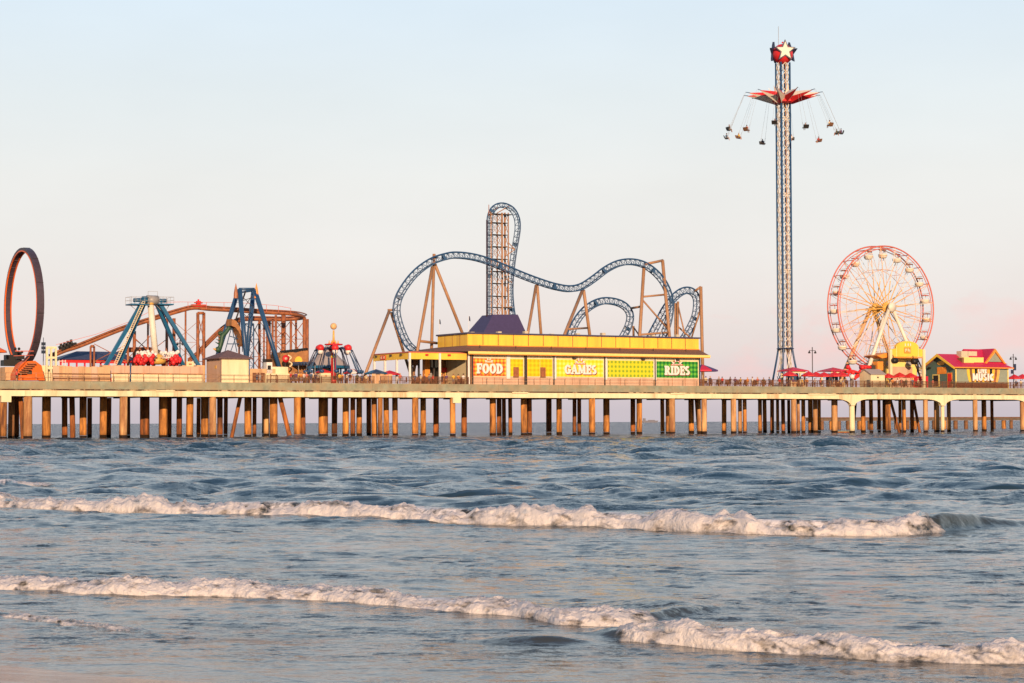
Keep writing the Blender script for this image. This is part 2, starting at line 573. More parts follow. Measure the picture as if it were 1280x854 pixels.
def railing(px0, px1, t, label, cat='railing', h=1.25, post=2.4, m='rail_metal', nr=2, bal=False, group=None, pr=.035, name='railing'):
    s0, s1 = S(px0, t), S(px1, t)
    r = thing(name, label, cat, (s0 + s1) / 2, t, ZD, group)
    for i in range(nr):
        z = ZD + h * (1 - i / nr)
        MB().tube([(s0, t, z), (s1, t, z)], pr, 5).build('rail', M[m], r)
    n = max(1, int(round((s1 - s0) / post)))
    for i in range(n + 1):
        s = s0 + (s1 - s0) * i / n
        MB().box(s - pr * 1.3, s + pr * 1.3, t + .05, t + .05 + pr * 2.2, ZD, ZD + h + .04).build('post', M[m], r)
    if bal:
        mb = MB()
        s = s0 + .1
        while s < s1:
            mb.box(s, s + .045, t + .03, t + .06, ZD + .1, ZD + h - .06)
            s += .15
        mb.build('balusters', M[m], r)
    return r


railing(-12, 64, .12, 'thin tan metal railing along the deck edge below the tall fire loop')
railing(66, 142, .12, 'rusty metal railing in front of the weathered plywood hoarding')
railing(142, 253, .12, 'metal railing in front of the pale barrier below the red seated pendulum ride')
railing(255, 330, .12, 'metal railing in front of the cream hip roofed kiosk')
railing(334, 400, .12, 'brown metal railing with balusters in front of the crowd by the rock fort', bal=True, post=2, m='rail_wood')
railing(402, 468, .12, 'brown railing with balusters at the foot of the red centre column ride', bal=True, post=2, m='rail_wood')
railing(476, 586, .12, 'brown railing with balusters along the front of the open terrace', bal=True, post=2, m='rail_wood')
railing(589, 872, .12, 'thin railing wire and posts along the wall of the yellow building', m='rail_metal', post=3.2, h=1.15, pr=.022)
railing(876, 966, .12, 'brown wooden railing between the yellow building and the swing tower', m='rail_wood', bal=True, post=2, pr=.05)
railing(967, 1070, .12, 'brown wooden railing from the swing tower to the red parasols', m='rail_wood', bal=True, post=2, pr=.05)
railing(1071, 1158, .12, 'brown wooden railing in front of the small gabled hut and yellow ride entrance', m='rail_wood', bal=True, post=2, pr=.05)
railing(1159, 1300, .12, 'grey brown railing in front of the red roofed music hall', m='rail_wood', bal=True, post=2, pr=.04)

# ------------------------------------------------------------------ 1 tall fire loop
t0 = 13
lp = T_('loop_coaster', 'tall dark ring shaped loop ride with orange edges on an orange base', 'loop ride', 30, t0)
cs, _, cz = P3(29.5, 383.5, t0)
Rl = (P3(29.5, 310, t0)[2] - P3(29.5, 457, t0)[2]) / 2
w = .52
nn = 96
def ringmb(r0, r1, ha, hb, m_smooth=True):
    mb = MB()
    vs = []
    for k in range(nn):
        q = 2 * PI * k / nn
        for (r, ss) in ((r0, ha), (r1, ha), (r1, hb), (r0, hb)):
            vs.append((cs + ss, t0 + r * math.cos(q), cz + r * math.sin(q)))
    fs = []
    for k in range(nn):
        l = (k + 1) % nn
        for j in range(4):
            i = (j + 1) % 4
            fs.append((k * 4 + j, k * 4 + i, l * 4 + i, l * 4 + j))
    mb.add(vs, fs)
    return mb
ringmb(Rl - .42, Rl, -w, w).build('loop_shell', M['loop_dark'], lp)
ringmb(Rl - .60, Rl - .423, -w - .06, -w + .12).build('edge_rail', M['orange'], lp)
ringmb(Rl - .60, Rl - .423, w - .12, w + .06).build('edge_rail', M['orange'], lp)
mb = MB()
for k in range(30):
    q = 2 * PI * k / 30
    c, s_ = math.cos(q), math.sin(q)
    mb.tube([(cs - w + .1, t0 + (Rl - .47) * c, cz + (Rl - .47) * s_), (cs + w - .1, t0 + (Rl - .47) * c, cz + (Rl - .47) * s_)], .06, 4)
mb.build('cross_ties', M['loop_dark'], lp)
mb = MB()
for k in range(0, 12):
    q = 2 * PI * (k + .3) / 12
    c, s_ = math.cos(q), math.sin(q)
    mb.tube([(cs - w - .02, t0 + (Rl + .02) * c, cz + (Rl + .02) * s_), (cs + w + .02, t0 + (Rl + .02) * c, cz + (Rl + .02) * s_)], .05, 4)
mb.build('shell_seams', M['black'], lp)
def poly(pts, t, ta, tb):
    return MB().prism([(P3(x, y, t)[0], P3(x, y, t)[2]) for x, y in pts], ta, tb)
poly([(20, 475.5), (20, 468), (26, 456), (31, 452), (44, 451), (52, 457), (56, 475.5)], 3, 3, 6).build('base', M['orange'], lp)
poly([(4, 475.5), (4, 459), (17, 459), (17, 475.5)], 8, 7, 18).build('platform', M['plywood'], lp)
mb = MB()
for i in range(6):
    a = P3(24 + i * 2.4, 466 - i * 2.4, 2.4)
    mb.box(a[0] - .15, a[0] + 1.1, 2.2, 2.9, a[2] - .16, a[2])
mb.build('stair', M['brown_steel'], lp)
for tt in (2.3, 2.8):
    MB().tube([P3(23, 461, tt), P3(37, 446, tt)], .04, 5).build('handrail', M['orange'], lp)
MB().tube([P3(19, 439, 6), P3(42, 439, 6)], .07, 5).build('barrier', M['pink_red'], lp)
MB().tube([P3(17, 445, 6), P3(42, 444, 6)], .05, 5).build('barrier', M['pink_red'], lp)
MB().box(P3(34, 460, 3)[0], P3(40, 460, 3)[0], 2.93, 2.998, P3(36, 468, 3)[2], P3(36, 463, 3)[2]).build('hatch', M['black'], lp)
tr = T_('coaster_train', 'black train with riders waiting at the foot of the dark loop', 'ride train', 15, 9)
mb = MB()
for i in range(2):
    q = R([283, 295][i])
    c = (cs, t0 + (Rl - 1.2) * math.cos(q), cz + (Rl - 1.2) * math.sin(q))
    mb.box(c[0] - .6, c[0] + .6, c[1] - .5, c[1] + .5, c[2] - .35, c[2] + .3)
    mb.ball((c[0] - .3, c[1], c[2] + .8), .24, 8, 6)
    mb.ball((c[0] + .3, c[1], c[2] + .8), .24, 8, 6)
mb.build('cars', M['black'], tr)
mb = MB()
a = P3(5, 452, 8); b = P3(25, 457.5, 8)
mb.box(a[0], b[0], 8, 10, b[2], b[2] + .9)
mb.box(a[0] + .4, b[0] - .5, 8.2, 9.6, b[2] + .9, b[2] + 1.7)
mb.build('lead_car', M['black'], tr)

# cream gate frame, thin mast, plus the orange canopy tip at the frame edge
gt = T_('gate_frame', 'cream steel gate frame beside the orange loop base', 'gate', 64, 5)
for x in (58.5, 64, 70):
    a = P3(x, 475, 5)
    MB().box(a[0] - .14, a[0] + .14, 5, 5.28, ZD, P3(x, 434.5, 5)[2]).build('post', M['cream'], gt)
for y in (434.5, 447, 460):
    a, b = P3(58, y, 5), P3(70.6, y, 5)
    MB().box(a[0], b[0], 4.95, 4.998, a[2] - .16, a[2] + .16).build('beam', M['cream'], gt)
MB().box(P3(53, 465, 6)[0], P3(83, 465, 6)[0], 6.4, 8, ZD, P3(60, 457, 6)[2]).build('platform', M['cream'], gt)
mb = MB()
for y in (457, 451.5):
    mb.tube([P3(66, y, 6.2), P3(82, y, 6.2)], .05, 5)
for x in (66, 70, 74, 78, 82):
    mb.tube([P3(x, 457, 6.2), P3(x, 450, 6.2)], .05, 5)
mb.build('guard_rail', M['white'], gt)
ms = T_('antenna_mast', 'slim grey mast standing just right of the dark loop', 'mast', 54.3, 14)
a = P3(54.3, 422, 14)
MB().tube([(a[0], 14, ZD), a], .09, 6, r1=.05).build('pole', M['steel_gray'], ms)
for y in (430, 435, 440):
    b = P3(54.3, y, 14)
    MB().box(b[0] - .3, b[0] + .3, 13.8, 14.2, b[2] - .25, b[2] + .25).build('antenna', M['steel_gray'], ms)
cn = T_('sun_canopy', 'orange canopy tip cut by the left edge of the photo', 'canopy', -6, 6)
a = P3(-8, 431, 6)
MB().lathe([(2.1, P3(0, 441, 6)[2]), (2.0, P3(0, 438.5, 6)[2]), (.05, a[2])], (a[0], 6, 0), 8, smooth=False).build('roof', M['orange'], cn)
MB().tube([(a[0], 6, ZD), (a[0], 6, a[2] - .1)], .08, 6).build('pole', M['white'], cn)

# ------------------------------------------------------------------ hoardings at the edge
hd = T_('hoarding', 'weathered plywood hoarding with vertical joints below the blue roofed station', 'hoarding', 100, 2)
xs = [66, 74, 82, 90, 98, 106, 114, 122, 130, 138]
for i in range(len(xs) - 1):
    a, b = S(xs[i], 2), S(xs[i + 1], 2)
    top = P3(100, 458 - (0 if i > 2 else 0) + (i % 2) * .6, 2)[2]
    MB().box(a + .015, b - .015, 2, 2.08, ZD, top).build('panel', M['plywood' if i % 3 else 'pink_wall'], hd)
mb = MB()
for y in (467.4, 473.5):
    mb.box(S(66, 1.9), S(138, 1.9), 1.86, 1.93, P3(100, y + .7, 1.9)[2], P3(100, y - .7, 1.9)[2])
mb.build('batten', M['rail_wood'], hd)
hd = T_('barrier_wall', 'pale pink and cream barrier with a dirty ledge below the pendulum ride', 'barrier', 196, 2)
xs = [139, 156, 171, 187, 206, 224, 238, 253.5]
for i in range(len(xs) - 1):
    a, b = S(xs[i], 2), S(xs[i + 1], 2)
    MB().box(a + .02, b - .02, 2, 2.1, P3(196, 467, 2)[2], P3(196, 457.6, 2)[2]).build('upper_panel', M['pink_wall'], hd)
    MB().box(a + .02, b - .02, 1.8, 1.9, ZD, P3(196, 468.2, 2)[2]).build('lower_panel', M['cream'], hd)
MB().box(S(139, 1.8), S(253.5, 1.8), 1.7, 2.2, P3(196, 468.1, 2)[2], P3(196, 466.9, 2)[2]).build('ledge', M['pile_c'], hd)
p = T_('signal_post', 'dark blue post between the plywood hoarding and the pink barrier', 'post', 163, 1.2)
a = P3(163, 456, 1.2)
MB().tube([(a[0], 1.2, ZD), a], .1, 8).build('pole', M['blue'], p)
MB().box(a[0] - .16, a[0] + .16, 1.05, 1.35, a[2], a[2] + .25).build('cap', M['blue'], p)
# ------------------------------------------------------------------ 2 brown coaster
bc = T_('brown_coaster', 'rust brown steel coaster with a long lift hill and columns behind the pendulum ride', 'roller coaster', 230, 24)
tB = 24


def smooth_path(pts, per=6):
    """Catmull-Rom through 3D points"""
    P = [Vector(p) for p in pts]
    P = [P[0] * 2 - P[1]] + P + [P[-1] * 2 - P[-2]]
    out = []
    for i in range(1, len(P) - 2):
        for k in range(per):
            x = k / per
            a, b, c, d = P[i - 1], P[i], P[i + 1], P[i + 2]
            out.append(.5 * ((2 * b) + (c - a) * x + (2 * a - 5 * b + 4 * c - d) * x * x + (3 * b - a - 3 * c + d) * x ** 3))
    out.append(P[-2])
    return out


def brown_track(pts, name, r=.35):
    pa = smooth_path(pts, 5)
    MB().tube(pa, r, 8).build(name, M['brown_steel'], bc)
    up = Vector((0, 0, 1))
    for sg in (-1, 1):
        q = []
        for i, p in enumerate(pa):
            T = (pa[min(i + 1, len(pa) - 1)] - pa[max(i - 1, 0)]).normalized()
            sd = T.cross(up).normalized()
            q.append(p + sd * (.5 * sg) + up * .42)
        MB().tube(q, .11, 6).build('rail', M['brown_steel'], bc)


lift = [P3(62, 447, tB), P3(80, 439, tB), P3(100, 432.5, tB), P3(150, 412.5, tB), P3(190, 399.5, tB), P3(226, 388.5, tB), P3(243, 385, tB), P3(262, 386.5, tB), P3(290, 388, tB), P3(320, 390, tB), P3(350, 391.5, tB), P3(368, 393, tB + .5), P3(378, 395.5, tB + 3), P3(379, 397, tB + 6), P3(370, 398.5, tB + 8.5), P3(350, 399.5, tB + 9), P3(325, 399, tB + 9), P3(305, 399.5, tB + 9), P3(293, 403, tB + 9), P3(278, 412, tB + 9), P3(260, 429, tB + 9), P3(247, 443, tB + 9), P3(236, 452, tB + 9)]
brown_track(lift, 'track_tube')
brown_track([P3(148, 443, tB + 6), P3(160, 438.5, tB + 6), P3(175, 438, tB + 6), P3(190, 438.5, tB + 6), P3(203, 444, tB + 6)], 'low_track', .35)


def col(root, px, y, t, r=.24, m='brown_steel', name='column'):
    a = P3(px, y, t)
    MB().tube([(a[0], t, ZD), a], r, 8).build(name, M[m], root)


for px, y, t, r in ((113.3, 433, tB - .3, .17), (117.7, 433, tB + .3, .17), (160, 421, tB, .2), (168, 414, tB + .5, .28), (208.5, 398, tB, .24), (217.5, 398, tB + 1, .28), (247.3, 391, tB - .4, .27), (254.8, 391, tB + .4, .27), (324.3, 400, tB + 9, .24), (335.6, 399, tB + 7, .42), (340.8, 399, tB + 3, .2), (344.8, 394, tB, .22), (354.4, 394, tB + 8, .42), (363.6, 401, tB + 3, .22), (370, 399, tB + 8.5, .2), (330, 400, tB + 9, .16), (299, 401, tB + 9, .17), (232, 388, tB, .16), (185, 402, tB, .17), (274, 415, tB + 9, .15), (380.5, 397, tB + 3, .32), (384, 399, tB + 4, .3)):
    col(bc, px, y, t, r)
def xbrace(root, x0, x1, ys, t, m='brown_steel', r=.075, name='bracing'):
    mb = MB()
    for i in range(len(ys) - 1):
        mb.tube([P3(x0, ys[i], t), P3(x1, ys[i + 1], t)], r, 4)
        mb.tube([P3(x1, ys[i], t), P3(x0, ys[i + 1], t)], r, 4)
        mb.tube([P3(x0, ys[i + 1], t), P3(x1, ys[i + 1], t)], r, 4)
    mb.build(name, M[m], root)
xbrace(bc, 247.3, 254.8, [393, 425, 452], tB)
xbrace(bc, 363.6, 380.5, [401, 424, 446, 460], tB + 3)
xbrace(bc, 344.8, 363.6, [401, 424, 446, 460], tB + 5)
xbrace(bc, 313, 324.3, [401, 424, 446, 462], tB + 9)
xbrace(bc, 160, 194, [414, 448], tB + .2)
xbrace(bc, 335.6, 354.4, [401, 421, 441, 460], tB + 7.5)
xbrace(bc, 117.7, 160, [430, 452], tB + .2)
xbrace(bc, 217.5, 247.3, [402, 428, 454], tB + .6, r=.045)
xbrace(bc, 324.3, 335.6, [401, 417, 433, 449, 463], tB + 8, r=.045)
xbrace(bc, 168, 208.5, [424, 455], tB + .4)
MB().tube([P3(247.3, 391.5, tB), P3(254.8, 391.5, tB)], .25, 8).build('cap_beam', M['brown_steel'], bc)
MB().tube([P3(113.5, 433, tB), P3(117.5, 433, tB)], .25, 8).build('cap_beam', M['brown_steel'], bc)
MB().tube([P3(313, 400.5, tB + 9), P3(324.3, 400.5, tB + 9)], .15, 8).build('cap_beam', M['brown_steel'], bc)
mb = MB()
pts = [P3(x, y, tB - .7) for x, y in ((70, 431), (120, 418), (165, 401), (210, 378), (225, 377.5), (300, 378.5), (345, 382), (364, 385.5))]
for a, b in zip(pts, pts[1:]): mb.tube([a, b], .045, 4)
for x, y, y2 in ((235, 377.5, 386), (258, 378, 387), (280, 378.3, 388), (300, 378.6, 389), (318, 380, 390), (333, 381, 390.5), (348, 382.5, 391), (363.5, 385.5, 393)):
    mb.tube([P3(x, y, tB - .7), P3(x, y2, tB - .7)], .045, 4)
mb.build('catwalk_wire', M['pink_red'], bc)
a = P3(248, 380, tB)
mb = MB()
mb.box(a[0] - 1.2, a[0] + 1.2, tB - .5, tB + .5, a[2] - .5, a[2] - .1)
mb.box(a[0] - .35, a[0] + .35, tB - .3, tB + .3, a[2] - .1, a[2] + .5)
mb.box(a[0] - .7, a[0] + .7, tB - .2, tB + .2, a[2] + .1, a[2] + .3)
mb.box(a[0] - .12, a[0] + .12, tB - .1, tB + .1, a[2] + .5, a[2] + .8)
mb.build('lift_wheel', M['red'], bc)
# train climbing the lift
tr = T_('coaster_train', 'dark train of riders climbing the lower part of the rust brown lift hill', 'coaster train', 84, tB, z=P3(84, 434, tB)[2])
for i in range(4):
    x = 76 + i * 4.2
    a = Vector(P3(x, 438.6 - i * 1.75, tB))
    d = (Vector(P3(x + 4, 438.6 - (i + 1) * 1.75, tB)) - a).normalized()
    up = Vector((-d.z, 0, d.x))
    c = MB()
    p0 = a - d * .0 - up * .05; L = .46 / 1
    q = [a + up * .0, a + d * .95 - up * 0, a + d * .95 + up * .35, a + d * .3 + up * .45, a + up * .8]
    c.prism([(v.x, v.z) for v in q], tB - .6, tB + .6)
    c.build('car', M['black'], tr)
    r_ = MB()
    for tt in (-.3, .3):
        h = a + d * .45 + up * .95
        r_.ball((h.x, tB + tt, h.z), .15, 8, 6)
        r_.ball((h.x, tB + tt, h.z - .38), .22, 8, 6, sz=1.3)
    r_.build('riders', M['dark_steel'], tr)

# ------------------------------------------------------------------ blue roofed station behind
st = T_('station', 'open station with a dark blue hip roof on red columns behind the left rides', 'pavilion', 125, 32)
sa, sb_, t1, t2 = S(72, 27), S(172, 27), 26.5, 33.5
ze = P3(120, 450, 27)[2]; zr = P3(120, 439.5, 30)[2]
mb = MB()
e = [(sa, t1, ze), (sb_, t1, ze), (sb_, t2, ze), (sa, t2, ze)]
r0, r1 = (sa + 4.2, 30, zr), (sb_ - 2, 30, zr)
mb.quad(e[0], e[1], r1, r0); mb.quad(e[1], e[2], r1); mb.quad(e[2], e[3], r0, r1); mb.quad(e[3], e[0], r0)
mb.quad(*e[::-1])
mb.build('roof', M['blue_roof'], st)
MB().box(sa + .3, sb_ - .3, t1 + .3, t1 + .4, ze - .55, ze - .03).build('fascia', M['red'], st)
for px in range(76, 172, 10):
    a = S(px, t1 + .5)
    MB().box(a - .12, a + .12, t1 + .45, t1 + .7, ZD, ze - .03).build('column', M['crimson'], st)
MB().box(sa + .5, sb_ - .5, t1 + .2, t1 + .28, ZD, ZD + 1.3).build('wall', M['crimson'], st)
mb = MB()
for px in range(78, 170, 7):
    a = S(px, t1 + 2)
    mb.box(a, a + .5, t1 + 2, t1 + 2.1, ZD + 1.3, ZD + 1.9)
mb.build('notice_panels', M['white'], st)

# ------------------------------------------------------------------ 3 pendulum ride
tP = 9
pn = T_('pendulum_ride', 'teal four legged pendulum ride with cream arm and ring of red seats', 'pendulum ride', 190, tP)
for (x0, y0, ta, x1, y1, tb) in ((178, 378, tP - .3, 131.5, 458, tP - 4), (180.5, 378, tP + .6, 148, 458, tP + 4), (196, 380, tP + .6, 229.5, 458, tP + 4), (200, 380, tP - .3, 249, 458, tP - 4)):
    a, b = Vector(P3(x0, y0, ta)), Vector(P3(x1, y1, tb))
    MB().tube([a, b], .42, 4, r1=.36).build('leg', M['teal'], pn)
    MB().box(b.x - .7, b.x + .7, b.y - .7, b.y + .7, ZD, b.z + .15).build('footing', M['plywood'], pn)
mb = MB()                        # ladder up the front left leg
a, b = Vector(P3(178, 377, tP - 1)), Vector(P3(141, 458, tP - 4.6))
off = Vector((.45, 0, 0))
mb.tube([a, b], .06, 4); mb.tube([a + off, b + off], .06, 4)
for i in range(34):
    p = a + (b - a) * (i / 33)
    mb.tube([p, p + off], .045, 4)
mb.build('ladder', M['cream'], pn)
for (xa, xb) in ((160.5, 183), (195.5, 213.5)):
    a, b = P3(xa, 380, tP), P3(xb, 380, tP)
    p = MB().box(a[0], b[0], tP - 1.4, tP + 1.4, a[2] - .2, a[2]).build('service_platform', M['teal'], pn)
    mb = MB()
    n = 4
    for tt in (tP - 1.4, tP + 1.4):
        for y in (.55, 1.1): mb.tube([(a[0], tt, a[2] + y), (b[0], tt, a[2] + y)], .03, 4)
        for i in range(n + 1):
            s = a[0] + (b[0] - a[0]) * i / n
            mb.tube([(s, tt, a[2]), (s, tt, a[2] + 1.1)], .03, 4)
    for s in (a[0], b[0]):
        for y in (.55, 1.1): mb.tube([(s, tP - 1.4, a[2] + y), (s, tP + 1.4, a[2] + y)], .03, 4)
    mb.build('guard_rail', M['steel_gray'], p)
    mb = MB()
    o_ = 1 if xa < 180 else -1
    mb.tube([(a[0] + (.3 if o_ > 0 else 0), tP, a[2] - .2), P3(176 if o_ > 0 else 205, 392, tP)], .05, 4)
    mb.tube([(b[0] - (.3 if o_ < 0 else 1.2), tP, a[2] - .2), P3(176 if o_ > 0 else 205, 392, tP)], .05, 4)
    mb.build('bracket', M['steel_gray'], pn)
a = P3(189, 374.5, tP)
mb = MB().tube([P3(167, 375.5, tP), P3(180, 375, tP)], .32, 12)
mb.tube([P3(178, 375, tP), P3(183.5, 375, tP)], .62, 12)
mb.tube([P3(196, 376, tP), P3(208, 376, tP)], .32, 12)
mb.build('motor', M['teal'], pn)
MB().tube([P3(183.5, 375, tP), P3(197, 375.6, tP)], .78, 16).build('hub', M['steel_gray'], pn)
h = P3(190, 368.5, tP)
mb = MB()
for s in (-.8, .8): mb.tube([(h[0] + s, tP - .4, h[2] - .6), (h[0] + s, tP - .4, h[2] + .5)], .03, 4)
mb.tube([(h[0] - .8, tP - .4, h[2] + .5), (h[0] + .8, tP - .4, h[2] + .5)], .03, 4)
mb.build('top_guard', M['steel_gray'], pn)
MB().tube([P3(188, 379, tP), P3(191.5, 415, tP), P3(194.5, 445, tP)], .50, 18).build('swing_arm', M['ivory'], pn)
MB().tube([P3(187.6, 376, tP), P3(188.2, 381, tP)], .66, 16).build('arm_collar', M['gold'], pn)
c = Vector(P3(197, 450.5, tP))
RG = 3.1
prs0 = random.Random(4)
mb = MB().lathe([(.3, 1.1), (.9, .7), (1.4, .0), (1.2, -.5), (.3, -.7)], c, 16)
gd = mb.build('gondola_core', M['gold'], pn)
g2 = MB()
for k in range(16):
    q = 2 * PI * k / 16
    g2.tube([c + Vector((.6 * math.cos(q), .6 * math.sin(q), .3)), c + Vector(((RG - .2) * math.cos(q), (RG - .2) * math.sin(q), .5))], .07, 4)
g2.build('gondola_spokes', M['white'], pn)
for k in range(16):
    q = 2 * PI * (k + .5) / 16
    d = Vector((math.cos(q), math.sin(q), 0)); sd = Vector((-d.y, d.x, 0))
    p = c + d * RG
    if 250 < math.degrees(q) < 296: continue
    mb = MB()
    for dz, rr_, ou in ((.55, .34, .1), (.05, .44, .3), (-.45, .40, .05), (.1, .36, -.35), (-.2, .3, .5)):
        mb.ball(p + d * (ou + prs0.uniform(-.1, .1)) + sd * prs0.uniform(-.3, .3) + Vector((0, 0, dz)), rr_, 8, 6, sz=1.2)
    seat = mb.build('seat', M['red'], pn)
    mb = MB()
    mb.tube([p + sd * .2 + Vector((0, 0, .55)), p + sd * .2 - d * .35 + Vector((0, 0, .95)), p + sd * .2 - d * .5 + Vector((0, 0, .1))], .09, 6)
    mb.tube([p - sd * .2 + Vector((0, 0, .55)), p - sd * .2 - d * .35 + Vector((0, 0, .95)), p - sd * .2 - d * .5 + Vector((0, 0, .1))], .09, 6)
    for k_ in range(4): mb.ball(p - d * prs0.uniform(-.2, 1.0) + sd * prs0.uniform(-.4, .4) + Vector((0, 0, prs0.uniform(.75, 1.35))), prs0.uniform(.18, .36), 8, 6)
    mb.build('restraint', M['white'], seat)
sg = T_('sign_board', 'small cream notice board at the right foot of the teal pendulum ride', 'sign', 238.5, 6)
a, b = P3(233, 458, 6), P3(243.5, 452, 6)
MB().box(a[0], b[0], 6, 6.1, a[2], b[2]).build('board', M['cream'], sg)
MB().box(a[0] + .4, a[0] + .9, 5.97, 5.998, a[2] + .25, a[2] + .45).build('marking', M['brown_steel'], sg)
for s in (a[0] + .1, b[0] - .2): MB().box(s, s + .1, 6.1, 6.2, ZD, a[2] + .3).build('post', M['brown_steel'], sg)
wp = T_('winch_post', 'thin dark post with a lamp pair between the teal legs', 'lamp post', 225, 18)
a = P3(225, 425, 18)
MB().tube([(a[0], 18, ZD), a], .1, 6).build('pole', M['dark_steel'], wp)
for s in (-.45, .45): MB().ball((a[0] + s, 18, a[2] - .7), .22, 8, 6).build('lamp', M['dark_steel'], wp)
MB().tube([(a[0] - .45, 18, a[2] - .6), (a[0] + .45, 18, a[2] - .6)], .06, 5).build('arm', M['dark_steel'], wp)


# ------------------------------------------------------------------ hip roofed kiosk
def hip(mb, s0, s1, ta, tb, ze, zr, ov, ridge=None, mi=0, under=True):
    e = [(s0 - ov, ta - ov, ze), (s1 + ov, ta - ov, ze), (s1 + ov, tb + ov, ze), (s0 - ov, tb + ov, ze)]
    tm = (ta + tb) / 2
    if ridge is None: ridge = ((s0 + s1) / 2 - .01, (s0 + s1) / 2 + .01)
    r0, r1 = (ridge[0], tm, zr), (ridge[1], tm, zr)
    mb.quad(e[0], e[1], r1, r0, mi=mi); mb.quad(e[1], e[2], r1, mi=mi); mb.quad(e[2], e[3], r0, r1, mi=mi); mb.quad(e[3], e[0], r0, mi=mi)
    th = .14
    lo = [(x, y, z - th) for x, y, z in e]
    for i in range(4):
        j = (i + 1) % 4
        mb.quad(lo[i], lo[j], e[j], e[i], mi=mi)
    if under: mb.quad(*lo[::-1], mi=mi)


kk = T_('kiosk', 'cream kiosk with a brown hip roof and stained side wall tinted pink for its shade', 'kiosk', 292, 1)
a, b = S(276.3, .6), S(311.5, .6)
ze = P3(290, 447.5, .6)[2]
tb = 6.8
mb = MB()
mb.box(a, b, .62, tb, ZD, ze - .14)
mb.build('wall', M['cream'], kk)
MB().box(a - .04, a - .005, .62, tb, ZD, ze - .15).build('shade_tinted_side', M['pink_wall'], kk)  # shade of the side face put into its pink colour
mb = MB(); hip(mb, a, b, .6, tb, ze, P3(282, 437.5, 3.5)[2], .55); mb.build('roof', M['roof_brown'], kk)
MB().box(a - .06, a + .06, .56, .615, ZD, ze - .15).build('corner_trim', M['roof_brown'], kk)
MB().box(b - .1, b + .06, .55, .616, ZD, ze - .15).build('corner_trim', M['blue_steel'], kk)
MB().box(a - .1, a - .045, 2.4, 3.1, P3(268, 461, 3)[2], P3(268, 457, 3)[2]).build('wall_lamp', M['gold'], kk)

# ------------------------------------------------------------------ swinging ship ride
tS = 14
sh = T_('ship_ride_frame', 'blue steel A frame of a swinging ship ride with pointed finials', 'swinging ship frame', 312, tS)
for (x0, y0, ta, x1, y1, tb) in ((297, 366, tS + 5.2, 262, 475, tS + 8), (299.4, 361.5, tS - 1.6, 310.5, 475, tS - 4), (317, 362, tS + 5.2, 309, 440, tS + 6), (318.2, 362, tS - 1.6, 354.4, 476, tS - 5)):
    a, b = Vector(P3(x0, y0, ta)), Vector(P3(x1, y1, tb))
    b = a + (b - a) * ((ZD - a.z) / (b.z - a.z))
    MB().tube([a, b], .40, 8, r1=.36).build('leg', M['blue'], sh)
MB().tube([P3(298.8, 361.3, tS - 1.6), P3(318, 361.3, tS - 1.6)], .22, 8).build('top_beam', M['blue_steel'], sh)
MB().tube([P3(297, 366, tS + 5.2), P3(317, 363, tS + 5.2)], .22, 8).build('top_beam', M['blue'], sh)
mb = MB()
for (x0, y0, x1, y1) in ((300, 368, 317, 385), (317, 366, 302, 390), (302, 390, 315, 402), (315, 385, 304, 405), (303, 376, 316, 372)):
    mb.tube([P3(x0, y0, tS + 1), P3(x1, y1, tS + 1)], .06, 5)
mb.build('bracing', M['dark_steel'], sh)
for x, t, mt in ((294.8, tS - 1.8, 'brown_steel'), (320.5, tS - 1.8, 'orange_paint')):
    a = P3(x, 373, t); zt = P3(x, 354, t)[2]
    MB().lathe([(.40, 0), (.36, (zt - a[2]) * .35), (.2, (zt - a[2]) * .7), (.02, zt - a[2])], (a[0], t, a[2]), 8, smooth=False).build('finial', M[mt], sh)
# the ship: a hull swung up to the left
sp = T_('swinging_ship', 'brown and green dragon ship gondola swung up between the blue legs', 'ship gondola', 292, tS)
top = [(243 + 32, 441), (277, 430), (281, 419), (285, 413), (291, 407), (296, 409), (300, 414), (303, 421), (304.5, 430)]
hull_o = [(273.5, 441), (275, 428), (280, 414), (286, 402), (291.5, 398.5), (297, 401), (302, 409), (305, 420), (305.5, 433)]
mb = MB()
for i in range(4, len(top) - 1):
    q = [top[i], top[i + 1], hull_o[i + 1], hull_o[i]]
    mb.prism([(P3(x, y, tS)[0], P3(x, y, tS)[2]) for x, y in q], tS + .6, tS + 3)
mb.build('hull', M['fort_brown'], sp)
mb = MB()
pts = [P3(271.5, 437.5, tS), P3(274, 436, tS), P3(276.5, 428, tS), P3(278, 420, tS), P3(282, 416, tS), P3(287, 409, tS)]
mb.tube(smooth_path(pts), .36, 10)
mb.ball(P3(272.5, 437, tS), .5, 10, 8)
mb.ball(P3(275, 417, tS), .35, 8, 6)
for k_ in range(5):
    z_ = P3(273.5 + k_ * 1.6, 430 - k_ * 3.4, tS)
    mb.tube([z_, (z_[0] - .75, z_[1], z_[2] + .35)], .16, 5, r1=.02)
mb.build('dragon_figurehead', M['green_paint'], sp)
MB().tube([P3(270, 437, tS), P3(266.5, 436, tS)], .25, 8, r1=.08).build('snout', M['gold'], sp)
mb = MB()
for (x0, y0, x1, y1) in ((281, 440, 290, 407), (288, 440, 300, 408), (296, 440, 290, 410), (284, 430, 300, 430), (286, 420, 303, 425), (303, 440, 303, 420)):
    mb.tube([P3(x0, y0, tS + 2), P3(x1, y1, tS + 2)], .08, 5)
mb.build('hanger_frame', M['blue_steel'], sp)
MB().tube([P3(294, 402, tS + 1.8), P3(307, 364, tS + 1.8)], .14, 6).build('swing_arm', M['dark_steel'], sp)
mb = MB()
for x in (303.5, 314):
    mb.tube([P3(x + 3, 405, tS + 12), P3(x + 3, 475, tS + 12)], .12, 6)
mb.tube([P3(306.5, 405, tS + 12), P3(317, 405, tS + 12)], .12, 6)
